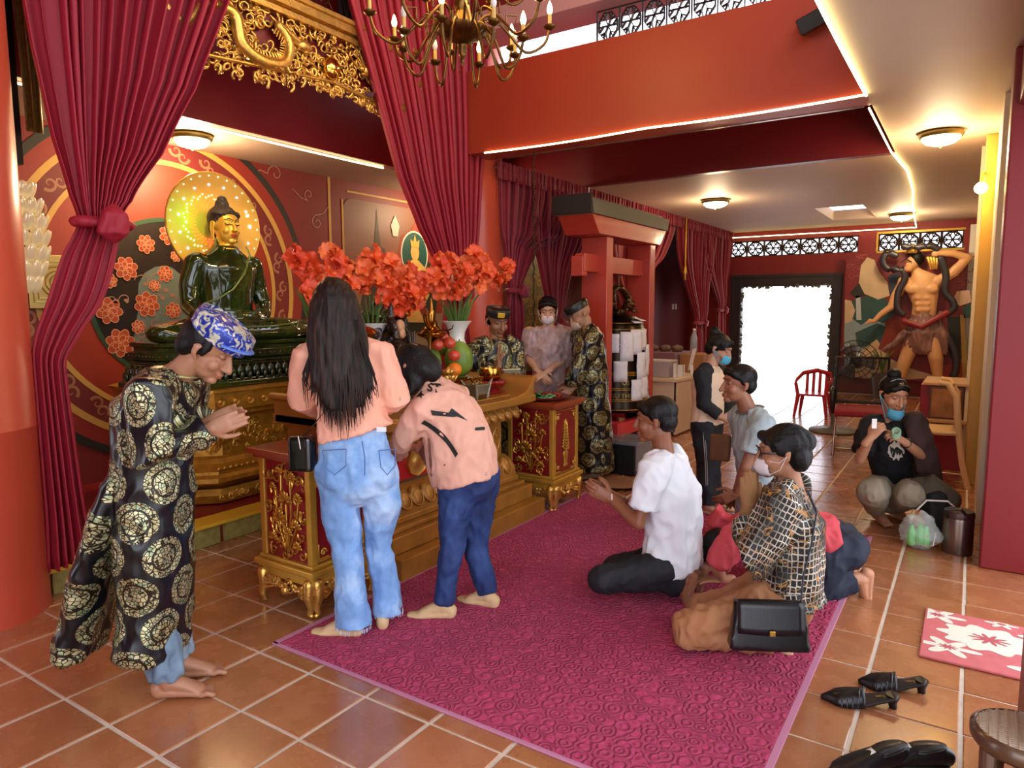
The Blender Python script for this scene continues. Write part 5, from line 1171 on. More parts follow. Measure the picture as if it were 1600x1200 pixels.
# ================================================================== CHAIRS
# wooden cantilever chair
cw2 = M('beech_wood', '#e3bf92', .45, var=.08, vs=5, stretch=(1, 1, .2))
t = thing('wooden_chair', 'pale beech chair with slatted curved back beside the ochre pillar', 'chair', (2.66, 6.0, 0))
for y in (5.74, 6.12):
    q = MB(); P = [(2.60, .845), (2.66, .84), (2.72, .74), (2.735, .6), (2.75, .45), (2.79, .2), (2.84, .0)]
    q.tube([(x, y, z) for x, z in P], [(.014, .022)]*len(P), 8, 'flat', lat=(0, 1, 0)); q.build('back_leg', cw2, t, smooth=50)
    q = MB(); q.tube([(2.52, y, .42), (2.56, y, .0)], [(.014, .02)]*2, 8, 'flat', lat=(0, 1, 0)); q.build('front_leg', cw2, t, smooth=50)
q = MB(); q.grid([[V((2.44+.3*i/6, 5.72+.42*j/6, .435+.008*((i-3)/3)**2)) for j in range(7)] for i in range(7)]); q.build('seat', cw2, t, smooth=60, solid=.03)
for k in range(7):
    z = .55+.042*k; q = MB(); q.tube([(2.735-.012*(k-3 if k > 3 else 0)-.02*math.sin(PI*j/6), 5.74+.38*j/6, z) for j in range(7)], [(.006, .014)]*7, 6, 'flat', lat=(1, 0, 0)); q.build('back_slat', cw2, t, smooth=50)
# office visitor chair
t = thing('office_chair', 'black mesh back visitor chair with red seat and chrome sled base', 'chair', (1.95, 6.75, 0))
O = V((1.93, 6.72, 0)); R = Matrix.Rotation(.12, 3, 'Z')
def OC(x, y, z): return O+R @ V((x, y, z))
mesh_b = M('black_mesh', '#17171a', .7, alpha=.62); chrome = M('chrome', '#b8a8a4', .15, 1.)
q = MB(); q.tube([OC(-.24, .2, .5), OC(-.245, .22, .95), OC(.23, .22, .95), OC(.23, .2, .5), OC(-.24, .2, .5)], [(.014, .018)]*5, 8); q.build('back_frame', black, t, smooth=60)
q = MB(); q.grid([[OC(-.23+.45*i/8, .21+.02*math.sin(PI*j/6), .5+.44*j/6) for j in range(7)] for i in range(9)]); q.build('mesh_back', mesh_b, t, smooth=180)
q = MB(); q.box(OC(0, -.02, .44), (.47, .46, .07), R); me = remesh(q, .012, 8); link('seat', me, M('seat_red', '#8c1626', .6), t, smooth=180)
for s_ in (-1, 1):
    q = MB(); q.tube([OC(.25*s_, .2, .52), OC(.26*s_, .18, .64), OC(.26*s_, -.1, .66), OC(.26*s_, -.16, .6), OC(.25*s_, -.12, .43)], [(.022, .016)]*5, 8); q.build('armrest', black, t, smooth=60)
    q = MB(); q.tube([OC(.22*s_, -.18, .42), OC(.23*s_, -.26, .02), OC(.23*s_, .2, .015)], .011, 8); q.build('chrome_leg', chrome, t, smooth=60)
q = MB(); q.tube([OC(-.23, .2, .015), OC(.23, .2, .015)], .011, 8); q.build('cross_tube', chrome, t)
# standing fan behind the office chair
t = thing('standing_fan', 'black standing fan behind the mesh chair', 'fan', (1.5, 8.0, 0))
q = MB(); q.lathe([(.26, 0), (.27, .012), (.25, .03), (.06, .04), (.03, .07), (.02, .07)], (1.5, 8.0, 0), 32); q.build('base', M('fan_grey', '#57514c', .5), t, smooth=50)
q = MB(); q.tube([(1.5, 8., .05), (1.5, 8., .62)], .028, 10); q.build('pole', M('fan_grey'), t)
fc = V((1.72, 7.95, .84))
q = MB(); q.tube([(1.5, 8., .6), (1.6, 8., .75), tuple(fc)], .02, 8); q.lathe([(.07, -.08), (.09, -.03), (.06, .06), (.001, .08)], fc, 16, Matrix.Rotation(PI/2, 3, 'X')); q.build('motor', black, t, smooth=50)
q = MB()
for r in (.06, .12, .18, .24): q.tube([fc+V((r*math.cos(a), -.1, r*math.sin(a))) for a in [i*PI/16 for i in range(33)]], .005, 5)
for k in range(20): a = k*PI/10; q.tube([fc+V((.06*math.cos(a), -.11, .06*math.sin(a))), fc+V((.24*math.cos(a), -.1, .24*math.sin(a))), fc+V((.25*math.cos(a), -.04, .25*math.sin(a)))], .003, 4)
stuff(q.build('wire_guard', black, t))
for k in range(3):
    a = k*2*PI/3; q = MB(); q.grid([[fc+V((r*math.cos(a+w_), -.07+.02*(w_/.5), r*math.sin(a+w_))) for w_ in (-.45, -.2, 0, .2, .45)] for r in (.04, .1, .16, .21)]); q.build('blade', M('fan_blade', '#6a6a70', .3), t, smooth=180, solid=.003)
# red plastic armchair in front of the doorway
rp_ = M('red_plastic', '#b5202a', .3)
t = thing('plastic_armchair', 'small red plastic armchair in front of the bright doorway', 'chair', (1.08, 9.05, 0))
O = V((1.08, 9.1, 0))
q = MB(); q.box(O+V((0, 0, .3)), (.36, .36, .025)); q.build('seat', rp_, t, bevel=.01)
for sx_ in (-1, 1):
    for sy_ in (-1, 1): q = MB(); q.tube([O+V((.16*sx_, .16*sy_, .3)), O+V((.2*sx_, .19*sy_, 0))], [(.028, .018), (.018, .012)], 8, 'flat'); q.build('leg', rp_, t, smooth=60)
q = MB(); q.tube([O+V((-.2, -.16, .46)), O+V((-.22, .0, .48)), O+V((-.17, .18, .56)), O+V((0, .23, .6)), O+V((.17, .18, .56)), O+V((.22, 0, .48)), O+V((.2, -.16, .46))], [(.03, .014)]*7, 8, lat=(0, 0, 1)); q.build('top_rail', rp_, t, smooth=60)
for x, y, z in ((-.2, -.14, .45), (.2, -.14, .45)): q = MB(); q.tube([O+V((x, y, z)), O+V((x*.85, y, .3))], [(.022, .012)]*2, 8, 'flat'); q.build('arm_post', rp_, t, smooth=60)
for x in (-.12, -.04, .04, .12): q = MB(); q.tube([O+V((x, .2, .3)), O+V((x, .225, .58))], [(.02, .008)]*2, 8, 'flat'); q.build('back_slat', rp_, t, smooth=60)
q = MB(); rn = random.Random(2)
for k in range(14): 
    a = rn.uniform(0, 6.28); d = V((math.cos(a)*.25, math.sin(a)*.25, 1)).normalized(); s0 = V((1.65, 11.6, .4)); q.tube([s0, s0+d*.25, s0+d*.4+V((d.x*.3, d.y*.3, -.03))], [.012, .01, .003], 5)
t = thing('potted_plant', 'small potted grass plant against the right door jamb', 'plant', (1.65, 11.6, 0)); stuff(q.build('leaves', blade, t)); q = MB(); q.lathe([(.1, 0), (.14, .3), (.15, .4), (.13, .4), (.001, .38)], (1.65, 11.6, 0), 20); q.build('pot', M('pot_grey', '#6b625c', .6), t, smooth=50)

# ================================================================== MAT, SHOES, FLASK, BAG, STOOL
mx0, mx1, my0, my1 = 2.68, 3.32, 2.42, 2.97
t = thing('door_mat', 'pink door mat printed with big white flowers', 'mat', (3.0, 2.7, 0))
q = MB(); q.bb((mx0, my0, 0), (mx1, my1, .012)); q.build('mat_base', M('mat_pink', '#c9696c', .8, var=.1, vs=20, bump=.3, bs=200, bd=.003), t, bevel=.005)
def petalpoly(cx, cy, r, n=10, k=.22): return [(cx+r*(1+k*math.cos(n*a))*math.cos(a)*1.15, cy+r*(1+k*math.cos(n*a))*math.sin(a)*.82) for a in [i*2*PI/80 for i in range(80)]]
def clipm(P): return [(min(max(x, mx0+.01), mx1-.01), min(max(y, my0+.01), my1-.01)) for x, y in P]
mw = M('mat_white', '#dfe0cf', .8, bump=.3, bs=200, bd=.003); mpk = M('mat_rose', '#b9555c', .8)
for cx, cy, r in ((2.93, 2.73, .155), (2.73, 2.9, .07), (2.78, 2.56, .075), (3.15, 2.5, .1), (3.2, 2.85, .1), (2.98, 2.94, .04)):
    q = MB(); q.prism(clipm(petalpoly(cx, cy, r, 10 if r > .12 else 6, .12 if r > .12 else .45)), (0, 0, .0125), (1, 0, 0), (0, 1, 0), .0008); q.build('printed_flower', mw, t)
    q = MB(); q.prism(clipm(petalpoly(cx, cy, r*.3, 10, .5)), (0, 0, .0135), (1, 0, 0), (0, 1, 0), .0006); q.build('flower_heart', mpk, t)
lea = M('black_leather', '#131315', .3, bump=.15, bs=150, bd=.002); insole = M('insole_black', '#1d1b1a', .5)
def textobj(body, size, mat, parent, mtx, name='lettering', ext=.0006):
    cu = bpy.data.curves.new(name, 'FONT'); cu.body = body; cu.size = size; cu.extrude = ext; cu.resolution_u = 2; cu.align_x = 'CENTER'; cu.align_y = 'CENTER'
    o = bpy.data.objects.new(name, cu); COL.objects.link(o); dg = bpy.context.evaluated_depsgraph_get(); me = bpy.data.meshes.new_from_object(o.evaluated_get(dg)); bpy.data.objects.remove(o)
    me.transform(mtx); me.materials.clear(); return link(name, me, mat, parent)
def mule(toe, heel, lab, grp='black heeled mules'):
    toe, heel = V(toe), V(heel); L = (heel-toe).length; f = (toe-heel).normalized(); s_ = V((0, 0, 1)).cross(f)
    t = thing('heeled_mule', lab, 'shoe', (toe+heel)/2, grp)
    def P(u, w_, z): return heel+f*(u*L)+s_*w_+V((0, 0, z))
    zz = lambda u: .045*max(0, 1-u/.55)**1.2
    hw = lambda u: (.030 if u < .05 else .033+.012*math.sin(PI*min(1, max(0, u-.25)/.8)))*(1 if u < .8 else max(.12, 1-(u-.8)/.21))
    q = MB(); G = []
    for i in range(21):
        u = i/20; w_ = hw(u)*(math.sqrt(max(0, 1-((.06-u)/.06)**2)) if u < .06 else 1); w_ = max(w_, .004)
        G.append([P(u, w_*k, zz(u)+.008) for k in (-1, -.5, 0, .5, 1)])
    q.grid(G); q.build('insole', insole, t, smooth=60, solid=.008)
    q = MB(); G = []
    for i in range(13):
        u = .45+.55*i/12; w_ = hw(min(u, .985))*1.05; h_ = (.042*(1-((u-.45)/.56)**2.2)+.012)
        G.append([P(u, w_*math.cos(a), zz(u)+.004+h_*math.sin(a)) for a in [PI*k/10 for k in range(11)]])
    q.grid(G); q.build('vamp', lea, t, smooth=180, solid=.003)
    q = MB()
    for k in range(4):
        u0 = .5+.07*k; q.tube([P(u0+.05*math.cos(a), hw(u0)*1.08*math.cos(a), zz(u0)+.006+.05*(1-.12*k)*math.sin(a)) for a in [PI*j/10 for j in range(11)]], .004, 6)
    q.build('pleated_straps', M('patent_black', '#1c1d22', .15, coat=.5), t, smooth=180)
    q = MB(); q.tube([P(.06, 0, .05), P(.07, 0, .02), P(.05, 0, 0)], [(.024, .026), (.016, .014), (.013, .013)], 12, 'flat'); q.build('heel', lea, t, smooth=50)
    Mx = Matrix(((-f.x, -s_.x, 0, 0), (-f.y, -s_.y, 0, 0), (-f.z, 0, 1, 0), (0, 0, 0, 1))); c = P(.2, 0, zz(.2)+.0135); 
    Mx = Matrix(((f.x, s_.x, 0, c.x), (f.y, s_.y, 0, c.y), (f.z, 0, 1, c.z), (0, 0, 0, 1))) @ Matrix.Rotation(.0, 4, 'Z') @ Matrix.Rotation(-.13*-1, 4, 'Y')
    textobj('Eiken', .022, M('gold_print', '#b08a3a', .4, .5), t, Mx)
    return t
mule(fl(1283, 1092), fl(1402, 1107), 'nearer black heeled mule on the tiles, right of the carpet')
mule(fl(1341, 1068), fl(1446, 1083), 'farther black heeled mule, right behind its pair')
def loafer(toe, heel, lab):
    toe, heel = V(toe), V(heel); L = (toe-heel).length; f = (toe-heel).normalized(); s_ = V((0, 0, 1)).cross(f); t = thing('black_shoe', lab, 'shoe', (toe+heel)/2, 'black leather shoes at the bottom edge')
    def P(u, w_, z): return heel+f*(u*L)+s_*w_+V((0, 0, z))
    q = MB(); q.tube([P(.02, 0, .012), P(.3, 0, .012), P(.7, 0, .012), P(.98, 0, .012)], [(.034, .012), (.034, .012), (.045, .012), (.02, .01)], 16, lat=s_); q.build('sole', M('sole_black', '#0d0d0d', .6), t, smooth=180)
    q = MB(); U = [.0, .08, .25, .42, .6, .78, .92, 1.]; Hh = [.05, .062, .06, .055, .044, .034, .026, .018]; Wd = [.026, .034, .036, .038, .044, .043, .033, .016]
    q.tube([P(u, 0, .012+h_*.5) for u, h_ in zip(U, Hh)], [(a, h_*.62) for a, h_ in zip(Wd, Hh)], 18, lat=s_)
    link('upper', remesh(q, .005, 3), lea, t, smooth=180)
    q = MB(); q.tube([P(u, 0, z) for u, z in ((.06, .073), (.2, .071), (.38, .064), (.44, .058))], [(.022, .008), (.028, .008), (.027, .008), (.018, .006)], 14, lat=s_); q.build('opening', insole, t, smooth=180)
    q = MB(); q.tube([P(.02+.24*(1-math.cos(a)), .031*math.sin(a), .074-.018*(1-math.cos(a))*.5) for a in [i*PI/12 for i in range(25)]], .0045, 6); q.build('collar_edge', lea, t, smooth=180)
    q = MB(); q.grid([[P(.46+.1*i/3, .012*(k-1), .067-.01*i/3+.004) for k in range(3)] for i in range(4)]); q.build('pale_tongue', M('tongue_pale', '#cfcac0', .6), t, smooth=180, solid=.002)
loafer(fl(1300, 1215), fl(1415, 1195), 'black leather shoe with its toe left, at the bottom edge of the photo')
loafer(fl(1352, 1192), fl(1478, 1200), 'black leather shoe with open collar, nearest the wicker stool')
# steel flask
t = thing('steel_flask', 'brushed steel insulated flask standing against the red column', 'flask', (2.8, 4.04, 0))
sm = M('brushed_steel', '#8d8078', .3, .95)
q = MB(); q.lathe([(.078, 0), (.082, .01), (.082, .2), (.08, .215)], (2.79, 4.0, 0), 32); q.build('body', sm, t, smooth=50)
q = MB(); q.lathe([(.082, .215), (.083, .24), (.075, .255), (.001, .26)], (2.79, 4.0, 0), 32); q.build('lid', M('flask_lid', '#4a2f2c', .35, .3), t, smooth=50)
q = MB(); q.tube([(2.73, 3.94, .22), (2.72, 3.92, .27), (2.8, 3.92, .28), (2.84, 3.95, .22)], .01, 8); q.build('handle', black, t)
# clear plastic bag with green contents
t = thing('plastic_bag', 'clear plastic bag with bright green bottles inside', 'bag', (2.6, 3.98, 0))
q = MB(); c = V((2.6, 3.95, 0)); q.ell(c+V((0, 0, .09)), (.115, .08, .09)); q.ell(c+V((-.02, 0, .15)), (.07, .05, .06)); q.tube([c+V((-.03, 0, .18)), c+V((.0, 0, .23)), c+V((.06, .0, .19))], .012, 6)
me = remesh(q, .012, 1); fold(me, .018, 13, 4, (1, 1, 1), .6); link('bag_film', me, M('clear_film', '#dfe8e4', .12, alpha=.28), t, smooth=180)
for dx, dz in ((-.045, .0), (.0, .01), (.03, .0)):
    q = MB(); q.lathe([(.022, 0), (.025, .01), (.025, .08), (.012, .11), (.012, .125), (.001, .125)], c+V((dx, -.01, .02+dz)), 14); q.build('green_bottle', M('green_liquid', '#3fbf3a', .25), t, smooth=50)
q = MB(); q.tube([c+V((.03, -.03, .08)), c+V((.08, -.03, .12)), c+V((.07, -.04, .04)), c+V((.02, -.04, .03))], .006, 6); q.build('silver_strip', M('foil', '#c9c6b8', .2, .8), t)
# black and olive cloth bag
t = thing('cloth_bag', 'black and olive cloth bag slumped between the squatting woman and the steel flask', 'bag', (2.66, 4.2, 0))
q = MB(); q.tube([V((2.5, 4.2, .27)), V((2.63, 4.18, .3)), V((2.74, 4.18, .24))], [(.05, .1), (.06, .12), (.05, .09)], 12); me = remesh(q, .012, 3); fold(me, .01, 9, 4); link('olive_flap', me, M('olive_cloth', '#4d4636', .8), t, smooth=180)
q = MB(); q.tube([V((2.66, 4.17, .26)), V((2.68, 4.15, .14)), V((2.66, 4.13, .05))], [(.1, .08), (.085, .07), (.05, .05)], 12); me = remesh(q, .012, 3); fold(me, .012, 9, 7); link('black_body', me, M('black_cloth'), t, smooth=180)
q = MB(); q.tube([V((2.57, 4.09, .2)), V((2.62, 4.08, .27)), V((2.73, 4.08, .28)), V((2.77, 4.1, .24))], .006, 6); q.build('white_piping', white, t)
# wicker stool
sc_ = at(1598, 1146, 1.8); t = thing('wicker_stool', 'low dark stool with woven wicker top at the bottom right corner', 'stool', (sc_.x, sc_.y, 0))
sb = M('stool_brown', '#5a4230', .3, .3, coat=.4)
h0 = sc_.z
q = MB(); q.lathe([(.105, h0-.04), (.115, h0-.025), (.115, h0), (.102, h0+.008), (.098, h0)], (sc_.x, sc_.y, 0), 40); q.build('rim', sb, t, smooth=60)
q = MB(); q.lathe([(.1, h0-.002), (.1, h0), (.001, h0+.002), (.001, h0-.002)], (sc_.x, sc_.y, 0), 32); q.build('seat', M('wicker_dark', '#8f8276', .5), t)
q = MB()
for k in range(-9, 10):
    a = k*.0103; L = math.sqrt(max(0, .099**2-a*a)); q.tube([(sc_.x-L, sc_.y+a, h0+.004), (sc_.x+L, sc_.y+a, h0+.004)], .0032, 5); q.tube([(sc_.x+a, sc_.y-L, h0+.002+.004*(k % 2)), (sc_.x+a, sc_.y+L, h0+.002+.004*(k % 2))], .0032, 5)
stuff(q.build('weave', M('wicker', '#b8a690', .5), t))
for k in range(4):
    a = k*PI/2+.6; d = V((math.cos(a), math.sin(a), 0)); q = MB(); q.tube([V((sc_.x, sc_.y, h0-.03))+d*.085, V((sc_.x, sc_.y, h0*.4))+d*.085, V((sc_.x, sc_.y, 0.01))+d*.115], [.022, .017, .02], 10); q.build('leg', sb, t, smooth=60)
# crystal lotus lamp and gold plaque behind the left column
pc = on(30, 372, 0, -1.9); t = thing('crystal_lamp', 'crystal petal lamp peeping out from behind the left red column', 'lamp', (pc.x, pc.y, .14))
q = MB(); q.tube([(pc.x, pc.y, .14), (pc.x, pc.y, pc.z)], .02, 8); q.lathe([(.15, 0), (.13, .03), (.03, .05)], (pc.x, pc.y, .14), 20); q.build('stand', brass, t)
q = MB()
for tier in range(7):
    for k in range(12):
        a = k*PI/6+tier*.26; z = -.27+tier*.09; r = .05+.09*math.sin(PI*(tier+1)/8)
        q.ell((pc.x+r*math.cos(a), pc.y+r*math.sin(a), pc.z+z), (.014, .036, .055), Matrix.Rotation(a, 3, 'Z') @ Matrix.Rotation(.35, 3, 'Y'), 8, 6)
stuff(q.build('crystal_petals', M('crystal', '#f0e3c0', .08, .2, emis='#ffdf9a', es=.12), t, smooth=180))
a0 = on(40, 396, 0, -2.76); a1 = on(137, 482, 0, -2.76)
t = thing('gold_plaque', 'embossed square gold plaque on the niche wall, left of the painted flowers', 'plaque', (-2.76, (a0.y+a1.y)/2, a1.z))
q = MB(); q.bb((-2.798, a0.y, a1.z), (-2.76, a1.y, a0.z)); q.build('plate', M('gold_plate', '#cdb26a', .3, .8, var=.2), t, bevel=.004)
q = MB(); cy, cz = (a0.y+a1.y)/2, (a0.z+a1.z)/2
for r in (.05, .08, .11): q.tube([(-2.758, cy+r*math.cos(a), cz+r*math.sin(a)) for a in [i*PI/12 for i in range(25)]], .006, 5)
for r in (.13, .16): q.tube([(-2.758, cy+sx_*r, cz+sy_*r*.9) for sx_, sy_ in ((-1, -1), (1, -1), (1, 1), (-1, 1), (-1, -1))], .006, 5)
stuff(q.build('embossing', M('gold_plate'), t, smooth=60))
# dark post and hanging gold cloth top left
pc = on(12, 100, 0, -1.9); q = MB(); q.bb((-1.93, pc.y-.03, 2.3), (-1.87, pc.y+.03, 4.5)); tag(q.build('black_post', black), 'black post high up behind the left red column', 'post')
pc = on(38, 100, 0, -1.8); t = thing('gold_banner', 'narrow gold brocade banner hanging behind the left crimson curtain', 'banner', (-1.8, pc.y, 2.3))
curtain_part('cloth', M('gold_brocade', '#8a7434', .45, .3, var=.4, vs=30), t, [(4.2, pc.y-.08, pc.y+.1, 1), (on(50, 205, 0, -1.8).z, on(42, 205, 0, -1.8).y, on(54, 205, 0, -1.8).y+.05, 1)], -1.8, 3, .02, nu=30, nv=8)
# ================================================================== PEOPLE: tools
def skin(name, col):
    if name in MATS: return MATS[name]
    t = NT(name); b = t.b; a = t.new('ShaderNodeAttribute', attribute_name='Col'); c = t.mix(1., hexc(col), a.outputs['Color'], 'MULTIPLY')
    n = t.noise(t.coord(), 30, 3); c = t.mix(t.math('MULTIPLY', n, .18), c, hexc('#8a3a2a')); t.l(c, b.inputs['Base Color'])
    b.inputs['Roughness'].default_value = .48; b.inputs['Subsurface Weight'].default_value = .12; b.inputs['Subsurface Scale'].default_value = .01
    MATS[name] = t.m; return t.m
FH = V((CF[0], CF[1], 0)).normalized(); RH_ = V((CR[0], CR[1], 0)).normalized(); ZU = V((0, 0, 1))
def plane_at(base):
    base = V(base)
    def J(px, py, dz=0.):
        d = V(CF + CR*(px-800)/F_PX - CU*(py-600)/F_PX); o = V(CP); t_ = ((base-o).dot(FH)+dz)/d.dot(FH); return o+d*t_
    return J
def dirv(r, f, u): return (RH_*r+FH*f+ZU*u).normalized()     # right, away, up as seen by the photographer
def basis(f, u):
    f = f.normalized(); r = f.cross(u).normalized(); u = r.cross(f).normalized()
    return Matrix((r, f, u)).transposed()
def head_prims(mb, c, B, s=1.):
    P = lambda x, y, z: c+B @ (V((x, y, z))*s)
    e = lambda p, r, nu=16, nv=10: mb.ell(P(*p), tuple(q*s for q in r), B, nu, nv)
    e((0, -.012, .03), (.076, .094, .083)); e((0, .022, -.03), (.06, .066, .078)); e((0, .062, -.094), (.025, .026, .018)); e((0, .03, -.07), (.05, .045, .035))
    mb.tube([P(0, .082, .018), P(0, .1, -.02), P(0, .107, -.034)], [.007*s, .011*s, .012*s], 10); e((.011, .094, -.036), (.009, .01, .007)); e((-.011, .094, -.036), (.009, .01, .007))
    e((0, .086, -.06), (.022, .013, .006)); e((0, .084, -.071), (.019, .013, .007)); mb.tube([P(-.045, .062, .03), P(-.02, .079, .033), P(.02, .079, .033), P(.045, .062, .03)], .009*s, 8)
    for k in (1, -1):
        e((.04*k, .052, -.03), (.024, .026, .026)); e((.031*k, .068, .01), (.014, .012, .011))
        mb.tube([P(.076*k, -.008, .018), P(.085*k, -.018, .01), P(.082*k, -.016, -.02), P(.074*k, -.004, -.035)], [(.012*s, .006*s), (.015*s, .006*s), (.011*s, .006*s), (.007*s, .005*s)], 8, lat=B @ V((0, 1, 0)))
def head_post(me, c, B, s, lips=(.8, .45, .42), brow=.3, eyes=True):
    v = getv(me); L = (v-np.array(c))@np.array(B)/s; x, y, z = L.T; near = (np.abs(L).max(1) < .14)
    g = lambda cx, cz, sx, sz: np.exp(-(((np.abs(x)-cx)/sx)**2+((z-cz)/sz)**2)/2)*(y > .045)*near
    d = -.006*g(.031, .012, .012, .008)+.0045*g(.031, .008, .009, .005)-.003*g(.0, -.0655, .024, .002)-.004*g(.022, -.045, .004, .01)
    f = np.array(B)[:, 1]; setv(me, v+f[None]*(d*s)[:, None])
    col = np.ones((len(v), 4)); m = g(0, -.0655, .016, .006)[:, None]; m = np.clip(m*1.3, 0, 1); col[:, :3] = col[:, :3]*(1-m)+np.array(lips)*m
    for (cx, cz, sx, sz, k) in ((.034, .034, .013, .0035, brow), (.032, .007, .011, .0022, .25)):
        m = np.clip(g(cx, cz, sx, sz)*1.4, 0, 1)[:, None]; col[:, :3] = col[:, :3]*(1-m)+np.array([k, k*.85, k*.8])*m
    m = (g(.04, -.03, .018, .018)*.25)[:, None]; col[:, :3] *= (1-m*np.array([0, .25, .22]))
    a = me.color_attributes.get('Col') or me.color_attributes.new('Col', 'FLOAT_COLOR', 'POINT')
    a.data.foreach_set('color', col.ravel().astype(np.float32))
def hand_prims(mb, w, d, n, s=1., curl=.25, side=1, spread=.0, glove=0):
    d = d.normalized(); n = (n-d*n.dot(d)).normalized(); l = d.cross(n).normalized()*side; g = glove
    mb.tube([w-d*.015*s, w+d*.03*s, w+d*.08*s], [(.025*s+g, .018*s+g), (.034*s+g, .016*s+g), (.037*s+g, .012*s+g)], 12, lat=l)
    for i, (ln, r) in enumerate(((.068, .0085), (.077, .009), (.07, .0085), (.054, .0078))):
        b0 = w+d*(.078-.004*abs(i-1))*s+l*(.028-.0185*i)*s; pts = [b0]; a = curl*.6; dd = d
        for j, fr in enumerate((.42, .32, .26)):
            dd = (d*math.cos(a)+n*math.sin(a)+l*spread*(1.5-i)*.5).normalized(); pts.append(pts[-1]+dd*ln*fr*s); a += curl*1.3
        mb.tube([b0-d*.02*s]+pts, [(r+g)*s*1.05, (r+g)*s*1.05, (r+g)*s, (r+g)*s*.93, (r+g)*s*.8], 8)
    tb = w+d*.02*s+l*.022*s; t1 = tb+(d*.55+l*.6+n*.35).normalized()*.035*s; t2 = t1+(d*.85+l*.3+n*.3).normalized()*.03*s; t3 = t2+(d*.95+l*.1+n*.25).normalized()*.022*s
    mb.tube([tb, t1, t2, t3], [(.014+g)*s, (.012+g)*s, (.0105+g)*s, (.008+g)*s], 8)
def foot_prims(mb, an, d, up=ZU, s=1., bare=True):
    d = d.normalized(); up = (up-d*up.dot(d)).normalized(); l = d.cross(up)
    mb.tube([an+up*.03*s, an-up*.01*s], [.034*s, .036*s], 12)
    mb.tube([an-d*.035*s-up*.045*s, an+d*.05*s-up*.052*s, an+d*.11*s-up*.056*s, an+d*.135*s-up*.058*s], [(.028*s, .026*s), (.03*s, .02*s), (.038*s, .018*s), (.036*s, .013*s)], 12, lat=l)
    mb.tube([an-up*.005*s, an+d*.06*s-up*.028*s, an+d*.11*s-up*.047*s], [(.034*s, .034*s), (.03*s, .026*s), (.034*s, .018*s)], 12, lat=l)
    mb.ell(an-d*.035*s-up*.03*s, .03*s)
    if bare:
        for i in range(5):
            b0 = an+d*.125*s-up*.06*s+l*(.028-.0145*i)*s; ln = (.042, .036, .032, .027, .022)[i]; r = (.0115, .0085, .008, .0078, .0075)[i]
            mb.tube([b0, b0+d*ln*.5*s+up*.006*s, b0+d*ln*s-up*.002*s], [r*s, r*s, r*.9*s], 8)
    else: mb.tube([an+d*.12*s-up*.056*s, an+d*.17*s-up*.058*s], [(.037*s, .015*s), (.026*s, .012*s)], 12, lat=l)
def joined(meshes):
    vs = []; fs = []; col = []
    bm = bmesh.new()
    for m_ in meshes: bm.from_mesh(m_); bpy.data.meshes.remove(m_)
    out = bpy.data.meshes.new('body'); bm.to_mesh(out); bm.free(); return out
def whitecol(me):
    a = me.color_attributes.new('Col', 'FLOAT_COLOR', 'POINT'); a.data.foreach_set('color', np.ones(len(me.vertices)*4, np.float32))
